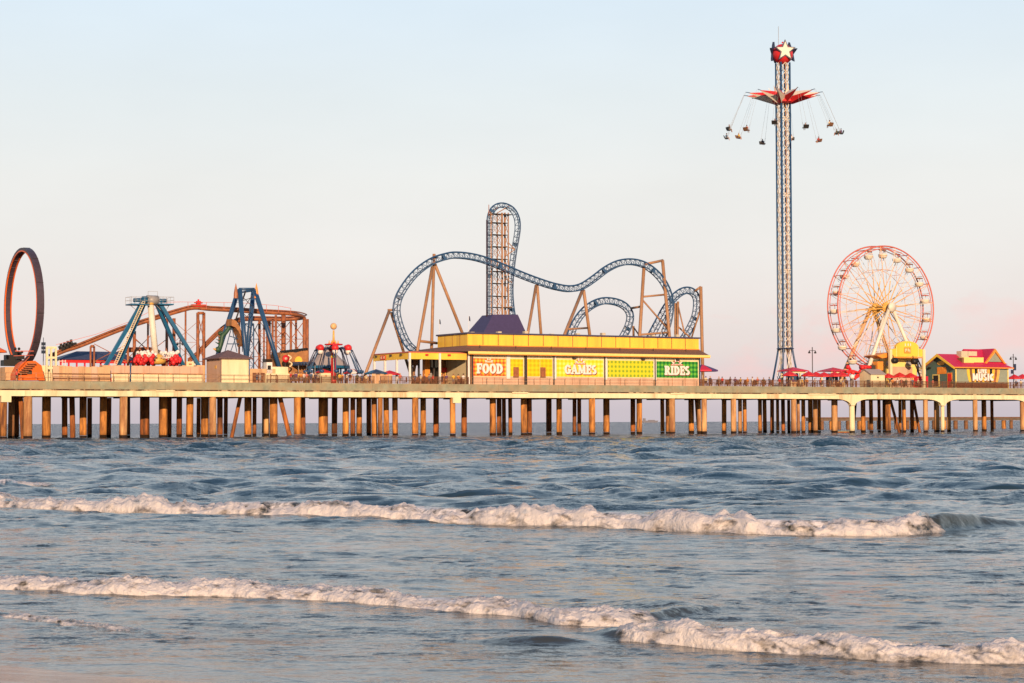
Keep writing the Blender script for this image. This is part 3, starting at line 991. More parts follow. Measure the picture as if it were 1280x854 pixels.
stt = T_('lattice_mast', 'thin blue lattice mast right behind the swinging ship', 'lattice mast', 311, tS + 12)
mb.build('uprights', M['blue_steel'], stt)
xbrace(stt, 306.5, 317, [405, 418, 431, 444, 457, 470], tS + 12, 'blue_steel', .05)
# low wall and steps right of the kiosk
lw = T_('ride_fence', 'tan low wall with a dark grille right of the cream kiosk', 'low wall', 322, 3)
MB().box(S(313, 3), S(345, 3), 3.2, 3.4, ZD, P3(320, 461, 3)[2]).build('wall', M['plywood'], lw)
MB().box(S(316, 3), S(331, 3), 3.0, 3.1, ZD, P3(320, 466, 3)[2]).build('grille', M['rail_wood'], lw)
bo = T_('ticket_booth', 'cream stepped ticket booth with a white top at the foot of the blue leg', 'booth', 347, 2.5)
MB().box(S(332.5, 2.5), S(362, 2.5), 2.5, 5, ZD, P3(345, 467, 2.5)[2]).build('counter', M['cream'], bo)
MB().box(S(334, 3), S(341, 3), 3.2, 4.6, P3(345, 467, 2.5)[2], P3(345, 453, 3)[2]).build('pillar', M['white'], bo)
MB().box(S(341, 3), S(361, 3), 3.3, 4.4, P3(345, 467, 2.5)[2] , P3(345, 458.5, 3)[2]).build('back_wall', M['cream'], bo)
MB().box(S(335, 3), S(339, 3), 3.1, 3.19, P3(345, 462, 2.5)[2], P3(345, 457, 3)[2]).build('dark_window', M['black'], bo)
mb = MB()
for (x0, x1, y) in ((338, 339, 467.5), (345, 346, 468)):
    mb.box(S(x0, 2.4), S(x1, 2.4), 2.42, 2.49, ZD, P3(345, y, 2.5)[2])
mb.box(S(339, 2.4), S(347, 2.4), 2.42, 2.488, P3(345, 470, 2.5)[2], P3(345, 469, 2.5)[2])
mb.build('trim', M['rail_wood'], bo)

# ------------------------------------------------------------------ rock fort
fo = T_('rock_fort', 'brown rock fort facade with a jagged parapet and a small yellow arch sign', 'fort facade', 368, 12)
pts = [(345, 476), (345, 449), (350, 447), (351, 440.5), (357, 441.5), (363, 440), (370, 441), (377, 438.8), (385, 437.5), (386, 445), (384, 457), (383.5, 476)]
poly(pts, 11, 11, 15).build('wall', M['fort_brown'], fo)
mb = MB()
for i in range(12):
    x = 352 + i * 2.9
    a = P3(x, 441 - i * .32, 11)
    mb.box(a[0] - .1, a[0] + .12, 10.9, 11.5, a[2] - .1, a[2] + .35)
mb.build('parapet_teeth', M['black'], fo)
mb = MB()
cx, _, cz_ = P3(373, 450.5, 10.9)
hw = 5 / pxm(373, 11)
mb.prism([(cx - hw, cz_ - .25)] + [(cx - hw * math.cos(i * PI / 10), cz_ - .1 + .75 * math.sin(i * PI / 10)) for i in range(11)] + [(cx + hw, cz_ - .25)], 10.8, 10.99)
mb.build('arch_sign', M['yellow'], fo)
MB().box(P3(334, 447, 12)[0], P3(345, 447, 12)[0], 12.5, 14, ZD, P3(340, 449, 12)[2]).build('side_rock', M['pile_wet'], fo)
rs = T_('round_sign', 'red round sign with a pale curly figure in front of the rock fort', 'sign', 357, 8)
a = P3(357, 448.5, 8)
mb = MB().tube([(a[0], 7.8, a[2]), (a[0], 8, a[2])], .62, 16); mb.build('disc', M['red'], rs)
MB().tube([(a[0], 7.76, a[2]), (a[0], 7.795, a[2])], .25, 12).build('boss', M['pink_wall'], rs)
mb = MB(); mb.tube(smooth_path([P3(360, 444, 8), P3(364, 447, 8), P3(361, 451, 8), P3(365, 455, 8), P3(362, 459, 8)]), .13, 6); mb.build('scroll', M['cream'], rs)
MB().tube([(a[0], 8.15, ZD), (a[0], 8.15, a[2])], .1, 6).build('pole', M['dark_steel'], rs)

# ------------------------------------------------------------------ grey tent pavilion + drop ride with red column
cp = T_('carousel_pavilion', 'conical grey tent roof with a dark blue eave behind the red column ride', 'pavilion', 409, 22)
a = P3(409, 457, 22)
rr = 27.5 / pxm(409, 22)
zt = P3(409, 431, 22)[2]
MB().lathe([(rr, a[2] - .05), (rr * .55, a[2] + (zt - a[2]) * .42), (.1, zt)], (a[0], 22, 0), 12, smooth=False).build('roof', M['tent_gray'], cp)
MB().lathe([(rr - .3, a[2] - .56), (rr + .12, a[2] - .55), (rr + .12, a[2] - .06), (rr - .3, a[2] - .055)], (a[0], 22, 0), 24, smooth=False).build('eave', M['teal'], cp)
for k in range(10):
    q = 2 * PI * k / 10
    MB().tube([(a[0] + rr * .9 * math.cos(q), 22 + rr * .9 * math.sin(q), ZD), (a[0] + rr * .9 * math.cos(q), 22 + rr * .9 * math.sin(q), a[2] - .5)], .14, 8).build('column', M['blue_steel'], cp)
MB().lathe([(rr * .55, ZD), (rr * .55, a[2] - .4)], (a[0], 22, 0), 12, smooth=False).build('core_wall', M['cream'], cp)

tA = 4
ar = T_('balloon_ride', 'red column ride with a pale globe on top and drooping blue arms', 'spinning ride', 417, tA)
c0 = P3(417, 475, tA)
cc = (c0[0], tA)
zz = lambda y: P3(417, y, tA)[2]
k = pxm(417, tA)
MB().lathe([(3.8 / k, ZD), (3.6 / k, ZD + .5), (3.2 / k, ZD + .7), (3.2 / k, zz(449)), (2.4 / k, zz(436)), (3.6 / k, zz(430)), (3.6 / k, zz(428))], (cc[0], tA, 0), 14).build('column', M['red'], ar)
MB().lathe([(3.3 / k, zz(447.8)), (3.8 / k, zz(446)), (3.3 / k, zz(444.2))], (cc[0], tA, 0), 14).build('band', M['yellow'], ar)
mb = MB()
for q in (0, 2.1, 4.2):
    mb.tube([(cc[0] + 3.3 / k * math.cos(q), tA + 3.3 / k * math.sin(q), ZD + .8), (cc[0] + 3.3 / k * math.cos(q), tA + 3.3 / k * math.sin(q), zz(449))], .06, 5)
mb.build('light_strips', M['cream'], ar)
MB().lathe([(.22, zz(430)), (.15, zz(413))], (cc[0], tA, 0), 8).build('mast', M['gold'], ar)
MB().ball((cc[0], tA, zz(408)), 4.2 / k, 18, 12).build('globe', M['orange_paint'] if False else mat('globe', (.72, .46, .22), .5, var=.25, scale=3), ar)
MB().lathe([(11 / k, zz(431.6)), (11.6 / k, zz(430.8)), (11 / k, zz(430)), (3.6 / k, zz(429.4)), (3.6 / k, zz(432.2))], (cc[0], tA, 0), 24).build('crown_ring', M['red'], ar)
mb = MB()
for q in range(8):
    g = 2 * PI * q / 8
    p = (cc[0] + 6 / k * math.cos(g), tA + 6 / k * math.sin(g), zz(430))
    mb.tube([p, (p[0] * 1, p[1], zz(425.5))], .16, 6, r1=.03)
mb.build('crown_points', M['gold'], ar)
for q in range(12):
    g = 2 * PI * (q + .35) / 12
    d = Vector((math.cos(g), math.sin(g), 0)); ce = Vector((cc[0], tA, 0))
    a1 = ce + Vector((0, 0, zz(437))); a2 = ce + d * (19 / k) + Vector((0, 0, zz(435))); a3 = ce + d * (24 / k) + Vector((0, 0, zz(439)))
    a4 = ce + d * (35 / k) + Vector((0, 0, zz(463)))
    mb = MB(); mb.tube([a1, a2, a3], .14, 6); mb.tube([a3, a4], .08, 5)
    sd = d.cross(Vector((0, 0, 1)))
    mb.tube([a2 + sd * .3, a4 + sd * .3], .07, 5)
    arm = mb.build('arm', M['navy' if q % 2 else 'blue_steel'], ar)
    if q % 2 == 0:
        b_ = MB(); p = ce + d * (20 / k) + Vector((0, 0, zz(437)))
        b_.ball(p + Vector((0, 0, .2)), .62, 12, 8, mi=0); b_.ball(p - Vector((0, 0, .38)), .5, 12, 8, mi=1)
        b_.build('balloon', [M['red'], M['white']], arm)
    mb = MB()
    mb.lathe([(.12, -.55), (.36, -.45), (.42, -.1), (.3, .0)], a4, 10)
    mb.build('car', M['blue'], arm)
MB().lathe([(30 / k, ZD), (30 / k, ZD + .5), (2, ZD + .6)], (cc[0], tA + 3.2, 0), 24).build('base_plate', M['blue_steel'], cp) if False else None
bl = T_('blue_canopy', 'low blue fabric canopy over the crowd left of the red column ride', 'canopy', 382, 9)
a, b = S(370, 9), S(392, 9)
z = P3(382, 455, 9)[2]
mb = MB()
for i in range(6):
    s0 = a + (b - a) * i / 6; s1 = a + (b - a) * (i + 1) / 6
    mb.prism([(s0, z - .3), (s0, z - .1), ((s0 + s1) / 2, z + .35), (s1, z - .1), (s1, z - .3), ((s0 + s1) / 2, z + .2)], 8, 11.5)
mb.build('fabric', M['blue'], bl)
for s in (a + .1, b - .1, (a + b) / 2): MB().tube([(s, 8.2, ZD), (s, 8.2, z - .2)], .06, 6).build('pole', M['steel_gray'], bl)
kb = T_('small_kiosk', 'tiny cream booth with a red hip roof just left of the red column', 'booth', 407, 1.2)
a, b = S(401, 1), S(413.5, 1)
MB().box(a, b, 1, 2.8, ZD, P3(407, 465.5, 1)[2]).build('wall', M['cream'], kb)
mb = MB(); hip(mb, a, b, 1, 2.8, P3(407, 465, 1)[2], P3(407, 461.5, 2)[2], .15); mb.build('roof', M['red'], kb)
MB().box((a + b) / 2 - .2, (a + b) / 2 + .2, .96, .998, P3(407, 471, 1)[2], P3(407, 468.5, 1)[2]).build('hatch', M['plywood'], kb)
# ------------------------------------------------------------------ yellow food and games building
tF = .9
bd = T_('arcade_building', 'long yellow building with checked FOOD GAMES and RIDES sign panels on the pier', 'building', 730, tF)
X = lambda px, t=tF: S(px, t, 460)
Zb = lambda px, py, t=tF: P3(px, py, t)[2]
sL, sR = X(587), X(874)
zw = Zb(730, 444.0)            # wall top under eave
DB = 14
MB().box(sL, sR, tF, tF + DB, ZD, zw - .02).build('wall', M['cream'], bd)
MB().box(sL, sR, tF - .05, tF - .003, ZD, Zb(730, 472)).build('plinth', M['pink_wall'], bd)
# brown shingled eave: from the upper box foot to the drip edge
zE = Zb(730, 441.8, tF - 1.3)    # drip edge
zU = Zb(730, 434.5, tF + 2.6)    # top of shingles against the upper box
uL, uR = X(584.5, tF + 2.6), P3(873.5, 430, tF + 2.6)[0]
uT = tF + 2.6
uB = uT + 11
eL, eR = sL - 1.0, P3(887, 445, tF - 1.3)[0]
mb = MB()
e = [(eL, tF - 1.3, zE), (eR, tF - 1.3, zE), (eR, uB + 2.5, zE), (eL - 7, uB + 2.5, zE), (eL - 7, tF + 3.0, zE)]
i_ = [(uL, uT, zU), (uR, uT, zU), (uR, uB, zU), (uL, uB, zU)]
mb.quad(e[0], e[1], i_[1], i_[0]); mb.quad(e[1], e[2], i_[2], i_[1]); mb.quad(e[2], e[3], i_[3], i_[2])
mb.quad(e[3], e[4], i_[0], i_[3]); mb.quad(e[4], e[0], i_[0])
mb.quad(*[(x, y, z - .03) for x, y, z in e][::-1])
mb.build('shingle_eave', M['shingle'], bd)
mb = MB()
mb.box(eL, eR, tF - 1.42, tF - 1.31, zE - .36, zE + .04)
mb.box(eR + .001, eR + .11, tF - 1.42, uB, zE - .36, zE + .04)
mb.build('fascia', M['yellow_trim'], bd)
MB().box(eL, eR, tF - 1.45, tF - 1.425, zE - .50, zE - .37).build('fascia_line', M['orange_paint'], bd)
# upper parapet box, its panel joints
zP = Zb(730, 420.5, uT)
MB().box(uL, uR, uT, uB, zU - .1, zP).build('parapet', M['yellow'], bd)
MB().box(uL - .25, uR + .25, uT - .25, uB + .2, zP + .002, zP + .26).build('parapet_cap', M['navy_cap'], bd)
MB().box(uL - .1, uR + .1, uT - .12, uT - .003, zU - .12, zU + .1).build('parapet_foot', M['orange_paint'], bd)
mb = MB()
for i in range(1, 16):
    s = uL + (uR - uL) * i / 16
    mb.box(s - .07, s + .07, uT - .03, uT - .002, zU + .12, zP)
for i in range(1, 4):
    y = uT + (uB - uT) * i / 4
    mb.box(uL - .03, uL - .002, y - .05, y + .05, zU, zP)
mb.build('panel_joints', M['brown_steel'], bd)
for px in (803, 717, 846):
    MB().box(X(px) - .3, X(px) + .3, tF - .5, tF - .06, zw - .75, zw - .45).build('flood_lamp', M['dark_steel'], bd)
mb = MB()
for k_ in range(7):
    s = eL + (eR - eL) * (k_ + .5) / 7
    mb.box(s - .04, s + .04, uT - 1.6, uT - 1.5, zU - .9 + .3, zU + .05)
mb.build('roof_vents', M['dark_steel'], bd)
for k_ in range(9):
    s = uL + (uR - uL) * (k_ + .4) / 9
    MB().box(s - .35, s + .35, uT + 2, uT + 2.8, zP + .27, zP + .45 + .18 * (k_ % 3)).build('roof_unit', M['gray_hvac'], bd)
# sign panels
tp = tF - .10
panels = [('sign_panel', 589, 632, 448.2, 470, 'check_food'), ('sign_panel', 637.5, 653.5, 449, 470.5, 'check_yellow'), ('sign_panel', 659, 674.5, 449, 470.5, 'check_yellow'), ('sign_panel', 675, 690, 449, 470.5, 'check_yellow'),
          ('sign_panel', 695.5, 753.5, 450, 471, 'check_games'), ('sign_panel', 759.5, 816.5, 451, 471.5, 'check_mid'), ('sign_panel', 820, 872, 452, 472.3, 'check_rides')]
plabel = ['orange checked panel behind the word FOOD', None, None, None, 'pale yellow checked panel with the word GAMES', 'yellow green checked panel without writing', 'green checked panel with the word RIDES']
made = []
for (nm, x0, x1, y0, y1, mt), lb in zip(panels, plabel):
    mb = MB().box(X(x0), X(x1), tp, tF - .06, Zb((x0 + x1) / 2, y1), Zb((x0 + x1) / 2, y0))
    o = mb.build(nm, M[mt], bd)
    if lb: o['label'] = lb
    made.append(o)
def sign_word(root, text, x0, x1, y0, y1, font=LET, sh='brown_steel', fat=.02, t=tp - .03):
    s0, s1 = X(x0, t), X(x1, t)
    za, zb_ = Zb((x0 + x1) / 2, y1, t), Zb((x0 + x1) / 2, y0, t)
    mb = MB(); word(mb, text, s0 + .16, s1 + .16, za - .14, zb_ - .14, t + .02, .03, font, fat=.1)
    mb.build('letter_shadow', M[sh], root)
    mb = MB(); word(mb, text, s0, s1, za, zb_, t - .04, .07, font, fat=fat)
    mb.build('lettering', M['white'], root)
sign_word(made[0], 'FOOD', 595.5, 628, 454.8, 466.8, fat=.05)
sign_word(made[4], 'GAMES', 705.5, 745, 456.5, 467.6, fat=.05)
sign_word(made[6], 'RIDES', 830.5, 861.5, 457.8, 468.6, sh='door_brown', fat=.05)
def sunburst(root, px, py, n, r, m1, m2):
    s, _, z = P3(px, py, tp - .1)
    mb = MB()
    for i in range(n):
        g = PI * (i + .5) / n
        d = Vector((math.cos(g), math.sin(g))); nn_ = Vector((-d.y, d.x))
        c = Vector((s, z))
        a = c + d * (r * .55); b = c + d * (r * (1.3 if i % 2 else 1.0))
        mb.prism([tuple(a + nn_ * .16), tuple(a - nn_ * .16), tuple(b)], tp - .15, tp - .11, mi=i % 2)
    mb.box(s - r * 1.1, s + r * 1.1, tp - .16, tp - .12, z - .02, z + .22, mi=0)
    for i in range(7):
        mb.box(s - r * .9 + i * r * .27, s - r * .9 + i * r * .27 + .12, tp - .19, tp - .17, z + .05, z + .3, mi=1)
    mb.build('crest', [m1, m2], root)
sunburst(made[0], 611, 453.6, 9, .8, M['orange_paint'], M['white'])
sunburst(made[4], 725, 455.5, 9, 1.1, M['pink_red'], M['white'])
sunburst(made[6], 846, 456.8, 9, 1.2, M['pink_red'], M['white'])
for x0, x1, y0, y1 in ((641.2, 648, 459, 472), (675, 681.5, 459.2, 472.2)):
    w_ = MB().box(X(x0), X(x1), tF - .16, tF - .105, Zb(x0, y1), Zb(x0, y0)).build('window', M['door_brown'], bd)
    MB().box(X(x0) + .12, X(x1) - .12, tF - .19, tF - .165, Zb(x0, y1) + .15, Zb(x0, y0) - .12).build('pane', M['brown_steel'], w_)
for px, w in ((586.8, .5), (634.8, .35), (692.5, .35), (756.5, .3), (818, .3)):
    MB().box(X(px) - w, X(px) + w, tF - .22, tF - .055, ZD + (1.0 if px > 600 else 0), zw - .05).build('pilaster', M['white'] if px > 600 else M['door_brown'], bd)
for px in (590, 655.3, 657.2, 691.4, 755, 817.8, 873.6):
    MB().box(X(px) - .1, X(px) + .1, tF - .34, tF - .225, ZD, zw).build('downpipe', M['dark_steel'] if px != 873.6 else M['blue'], bd)
mb = MB()
for px in (603, 618, 674.8, 715, 735, 775, 800, 840, 856):
    mb.box(X(px) - .03, X(px) + .03, tF - .08, tF - .052, ZD, Zb(px, 472))
mb.build('plinth_joints', M['brown_steel'], bd)
# purple shroud of the vertical lift stands on the roof behind
pv = T_('lift_shroud', 'dark purple tapered shroud around the foot of the tall vertical coaster lift', 'lift shroud', 631, 18)
tt = 17
a = [P3(603, 419, tt), P3(659, 419, tt), P3(647.3, 393.3, tt + 1), P3(616, 393.3, tt + 1)]
b = [(a[0][0] + 1.6, tt + 7), (a[1][0] - 0, tt + 7), (a[2][0], tt + 5), (a[3][0], tt + 5)]
mb = MB()
lo = ZD
lo_pts = [(a[0][0] - 1.5, tt - .5, lo), (a[1][0] + 1.5, tt - .5, lo), (a[1][0] + 1.5, tt + 7.5, lo), (a[0][0] - 1.5, tt + 7.5, lo)]
up_pts = [(a[3][0], tt + 1, a[3][2]), (a[2][0], tt + 1, a[2][2]), (a[2][0], tt + 5, a[2][2]), (a[3][0], tt + 5, a[3][2])]
mid = [(a[0][0], tt, a[0][2]), (a[1][0], tt, a[1][2]), (a[1][0], tt + 7, a[1][2]), (a[0][0], tt + 7, a[0][2])]
for i in range(4):
    j = (i + 1) % 4
    mb.quad(lo_pts[i], lo_pts[j], mid[j], mid[i]); mb.quad(mid[i], mid[j], up_pts[j], up_pts[i])
mb.quad(*up_pts)
mb.build('cladding', M['purple'], pv)

# terrace in front of / left of the building
te = T_('terrace', 'open yellow fascia terrace with white posts at the left end of the long building', 'terrace', 530, .9)
cL = X(511); zt1, zt0 = Zb(540, 441.2), Zb(540, 449.3)
DT = 14.5
mb = MB()
mb.box(cL, sL - .6, .85, 1.05, zt0, zt1)
mb.box(cL, cL + .2, 1.06, DT, zt0, zt1)
mb.build('fascia', M['yellow'], te)
MB().box(cL - .15, sL - .7, .7, DT + .2, zt1 + .003, zt1 + .16).build('roof', M['pink_red'], te)
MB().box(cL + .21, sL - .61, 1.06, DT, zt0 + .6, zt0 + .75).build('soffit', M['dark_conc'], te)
for px in (511.5, 549, 585):
    MB().box(X(px) - .16, X(px) + .16, .55, .84, ZD, zt1 - .05).build('post', M['white'], te)
for y in (5.5, 10, DT - .3):
    MB().box(cL - .12, cL + .22, y - .16, y + .16, ZD, zt0).build('post', M['white'], te)
for px in (533, 561):
    MB().box(X(px) - .25, X(px) + .25, .6, .84, zt1 - .5, zt1 - .2).build('flood_lamp', M['red'], te)
for y in (3.5, 7.4, 13):
    MB().box(cL - .3, cL - .01, y - .2, y + .25, zt1 - .45, zt1 - .15).build('flood_lamp', M['dark_steel'], te)
lg = MB().box(cL - .09, cL - .01, 9.6, 11.6, zt0 + .15, zt1 - .2).build('logo_board', M['red'], te)
mb = MB()
for i, y in enumerate((9.85, 10.2, 10.85, 11.2)):
    mb.box(cL - .12, cL - .092, y, y + .13, zt0 + .3, zt1 - .35)
mb.box(cL - .118, cL - .0925, 10.0, 10.35, zt0 + .62, zt0 + .72); mb.box(cL - .118, cL - .0925, 10.9, 11.3, zt0 + .3, zt0 + .4)
mb.build('logo_marks', M['cream'], lg)
# things inside the terrace
bk = T_('bar_counter', 'brown bar back with bright shelves inside the open terrace', 'bar', 568, 9)
sA, sB = X(553, 8), X(586, 8)
MB().box(sA, sB, 9.5, 9.8, ZD, zt0 + .5).build('back_wall', M['fort_brown'], bk)
MB().box(sA, sB - 1, 9.2, 9.3, ZD + 2.3, ZD + 3.1).build('red_band', M['red'], bk)
mb = MB()
for i in range(6):
    s = sA + .3 + i * .75
    mb.box(s, s + .14, 9.0, 9.15, ZD + .2, ZD + 2.25)
mb.build('shelf_uprights', M['gold'], bk)
MB().box(sB - 1.6, sB + .3, 3, 3.15, ZD, zt0 - .1).build('end_wall', M['pink_wall'], bk)
MB().box(X(528, 8), X(534, 8), 7, 8, ZD, zt0 + .4).build('column', M['orange_paint'], bk)
MB().box(X(535, 9), X(548, 9), 8.2, 9, ZD, ZD + 3.1).build('dark_cabinet', M['black'], bk)
MB().box(X(537, 8), X(541, 8), 8.0, 8.15, ZD + 1.3, ZD + 2.1).build('screen', M['steel_gray'], bk)
ct = T_('service_counter', 'long dark brown counter with a hanging menu band inside the open terrace', 'counter', 528, 6)
MB().box(X(514, 6), X(546, 6), 6, 6.8, ZD, ZD + 1.25).build('front', M['rail_wood'], ct)
MB().box(X(514, 6) - .1, X(546, 6) + .1, 5.9, 6.9, ZD + 1.252, ZD + 1.33).build('top', M['door_brown'], ct)
for px in (515, 524, 543):
    MB().box(X(px, 6), X(px, 6) + .3, 6.3, 6.6, ZD + 1.332, zt0 + .5).build('post', M['dark_steel'], ct)
MB().box(X(515, 6) + .31, X(524, 6) - .02, 6.35, 6.5, zt0 - .9, zt0 + .3).build('menu_band', M['door_brown'], ct)
gf = T_('picket_fence', 'light plywood hoarding left of the terrace posts', 'fence', 478, 2.5)
for i in range(9):
    a = S(444 + i * 5.2, 3); b = S(448.8 + i * 5.2, 3)
    MB().box(a, b, 3, 3.08, ZD, P3(470, 467.5 + (.7 if i % 2 else 0) + (3 if i < 4 else 0), 3)[2]).build('panel', M['plywood'], gf)

# ------------------------------------------------------------------ blue coaster
bt = T_('blue_coaster', 'big blue steel coaster with looping track on tan columns behind the yellow building', 'roller coaster', 690, 18)


def blue_track(name, pts, wid=.55, deep=1.05, rr=.11, rs=.16, tie=1.05, flip=1):
    pa = smooth_path(pts, 8)
    # resample evenly
    L = [0.0]
    for a, b in zip(pa, pa[1:]): L.append(L[-1] + (b - a).length)
    n = int(L[-1] / .55)
    q, j = [], 0
    for i in range(n + 1):
        x = L[-1] * i / n
        while j < len(L) - 2 and L[j + 1] < x: j += 1
        f_ = (x - L[j]) / max(1e-6, L[j + 1] - L[j])
        q.append(pa[j].lerp(pa[j + 1], f_))
    Bv = Vector((0, 1, 0))
    ra, rb, sp_ = [], [], []
    for i, p in enumerate(q):
        T = (q[min(i + 1, n)] - q[max(i - 1, 0)]).normalized()
        Bb = (Bv - T * Bv.dot(T)).normalized()
        Nn = T.cross(Bb) * (-1) * flip
        ra.append(p + Nn * (deep / 2) + Bb * wid); rb.append(p + Nn * (deep / 2) - Bb * wid); sp_.append(p - Nn * (deep / 2))
    MB().tube(ra, rr, 6).build(name + '_rail', M['blue_steel'], bt)
    MB().tube(rb, rr, 6).build(name + '_rail', M['blue_steel'], bt)
    MB().tube(sp_, rs, 7).build(name + '_spine', M['blue'], bt)
    mb = MB()
    step = 2
    for i in range(0, n - step + 1, step):
        mb.tube([ra[i], sp_[i]], .055, 4); mb.tube([rb[i], sp_[i]], .055, 4)
        mb.tube([ra[i], rb[i]], .06, 4)
        if i + step <= n:
            mb.tube([sp_[i], ra[i + step]], .045, 4); mb.tube([sp_[i], rb[i + step]], .045, 4)
    for i in range(0, n - 1, 22):
        mb.add([ra[i], ra[i + 1], sp_[i + 1], sp_[i]], [(0, 1, 2, 3)])
        mb.add([rb[i], rb[i + 1], sp_[i + 1], sp_[i]], [(0, 1, 2, 3)])
    mb.build(name + '_lattice', M['blue_steel'], bt)
    return q


t1, t2, t3 = 15, 18, 21
main = [(528, 446), (517, 438), (507, 427), (497.8, 404), (495, 385), (500.4, 366.5), (517, 343.5), (538, 327.5), (559, 320.3), (573, 319), (592, 321.3), (610.5, 326.5), (634, 336), (657, 345.6), (681, 354.3), (697, 358.8), (712.7, 361), (726.4, 358.2), (741, 349), (757, 337), (773, 329.3), (790, 327.3), (805.5, 331), (819, 340), (829.5, 352), (836.2, 366), (838.8, 380), (838, 393), (834.8, 407), (828.5, 422), (820, 437)]
def tv(i, n): return 14 + 4.0 * i / n
q1 = blue_track('main_track', [P3(x, y, tv(i, len(main))) for i, (x, y) in enumerate(main)])
lp2 = [(804, 440), (812, 422), (822.5, 402), (831.5, 385.5), (841.6, 372.5), (851.5, 364.8), (861, 363), (868.5, 367), (872, 376), (870.5, 393), (864.5, 408), (855, 424), (845, 438)]
blue_track('inner_loop', [P3(x, y, t3 + i * .25) for i, (x, y) in enumerate(lp2)], deep=1.2)
lp3 = [(705, 440), (711.5, 421), (719, 403), (730, 388.5), (743.6, 379.3), (757, 376), (772, 378), (783, 384), (788.5, 394), (786.5, 407), (779, 422), (768, 440)]
blue_track('low_loop', [P3(x, y, t3 - 1 + i * .2) for i, (x, y) in enumerate(lp3)], deep=1.15)
tall = [(611.3, 430), (611.3, 400), (611.3, 360), (611.3, 320), (611.3, 285), (611.5, 272), (615.5, 262), (623, 257), (632, 257), (641.5, 262.5), (647, 273), (648, 285), (646.5, 297), (643.8, 312), (641.2, 330), (639.2, 350), (639, 370), (641, 390), (645, 408), (650, 425)]
blue_track('vertical_track', [P3(x, y, 20 + i * .1) for i, (x, y) in enumerate(tall)], deep=.75, rr=.09, rs=.14, wid=.6, flip=1)
MB().tube([P3(608.6, 425, 20), P3(608.6, 275, 20)], .17, 6).build('lift_channel', M['loop_dark'], bt)
tw = T_('lift_tower', 'tall tan lattice tower with level platforms carrying the vertical coaster lift', 'tower', 625, 20.5)
for x, t in ((613.7, 19.8), (621.4, 21.2), (627.5, 19.8), (631, 21.2), (635.3, 20.5)):
    a = P3(x, 266, t)
    MB().tube([(a[0], t, ZD), a], .2 if x > 626 and x < 632 else .13, 6).build('column', M['tan_steel'], tw)
ys = [267, 278, 293, 308, 323.5, 339, 354, 370, 384, 398, 412, 425]
mb = MB()
for i in range(len(ys)):
    a, b = P3(615, ys[i], 19.7), P3(634.6 if i not in (0, 8) else 640, ys[i], 19.7)
    MB().box(a[0], b[0], 19.7, 21.2, a[2] - .07, a[2] + .07).build('platform', M['dark_steel'], tw)
    if i < len(ys) - 1:
        for xa, xb, t in ((613.7, 621.4, 20.5), (621.4, 627.5, 19.8), (631, 635.3, 21), (613.7, 627.5, 19.8)):
            mb.tube([P3(xa, ys[i], t), P3(xb, ys[i + 1], t)], .045, 4); mb.tube([P3(xb, ys[i], t), P3(xa, ys[i + 1], t)], .045, 4)
mb.build('bracing', M['tan_steel'], tw)
mb = MB()
for (x0, y0, x1, y1) in ((632, 308, 643.5, 312), (635, 303, 643.5, 312), (632, 320, 643.5, 312), (632, 349, 640, 353), (632, 384, 640, 384), (611.5, 266, 622, 260), (622, 266, 636, 258)):
    mb.tube([P3(x0, y0, 20.5), P3(x1, y1, 20.5)], .09, 5)
mb.build('outrigger', M['tan_steel'], tw)
MB().tube([P3(611, 270, 20), P3(611, 256, 20)], .07, 5).build('mast', M['brown_steel'], tw)

SUP = [  # apex pairs and feet, all carried down to the deck
    ((487, 388, 16), [(486.5, 389, 15, 458.5, 463, 9), (489, 391, 17, 504.5, 440, 20)], .27),
    ((542.6, 318, 15.5), [(542.6, 317.5, 15.6, 539.5, 434, 15.6), (540.3, 334, 15.3, 521.5, 440, 10), (543.5, 330, 15.8, 578.5, 418, 21)], .28),
    ((671, 356, 16), [(670, 357, 15.8, 658, 427, 11), (671.5, 357, 16.2, 677, 427, 21)], .27),
    ((729, 362, 16.5), [(728, 363, 16.3, 703, 425, 11), (729.6, 363, 16.6, 738, 425, 21)], .3),
    ((806, 332, 17), [(805, 332.5, 17, 799.3, 424, 16), (828.2, 325.6, 17.5, 837, 424, 16)], .32),
    ((846, 377, 22), [(844.4, 379, 22.5, 844, 424, 22.5), (847.4, 377, 21.7, 846.8, 424, 21.7)], .24),
    ((876, 359, 21), [(876, 358.5, 21, 878.5, 470, 20)], .32),
    ((791.7, 408, 21), [(791.7, 407.6, 21, 792, 424, 21)], .22),
]
for apx, lst, r in SUP:
    for (x0, y0, ta, x1, y1, tb_) in lst:
        a, b = Vector(P3(x0, y0, ta)), Vector(P3(x1, y1, tb_))
        b = a + (b - a) * ((ZD - a.z) / (b.z - a.z))
        MB().tube([a, b], r, 10).build('column', M['tan_steel'], bt)
for (x0, y0, ta, x1, y1, tb_, r) in ((525, 426.5, 11, 546, 429, 15.6, .25), (711, 411.5, 13, 734.8, 410, 20, .2), (806, 330.5, 17, 828.6, 325.6, 17.5, .26), (804, 371, 16.6, 829.8, 368.5, 17, .2), (804, 376, 16.6, 834.5, 411, 16.6, .17), (799.5, 418.6, 16, 835.8, 415.6, 16, .22), (789, 385.4, 20.5, 803, 383, 17, .22), (847.6, 382, 21.7, 856, 418, 19, .15), (868.5, 364, 22, 876, 358.6, 21, .22), (876.3, 384, 21, 864, 424, 23, .16), (847, 408, 21.7, 865, 424, 21, .16), (792, 409, 21, 800, 421, 18, .15), (484.5, 387.8, 16, 494, 387.5, 15.5, .22), (538.5, 324, 15.6, 546, 322, 15.6, .2)):
    MB().tube([P3(x0, y0, ta), P3(x1, y1, tb_)], r, 8).build('cross_beam', M['tan_steel'], bt)
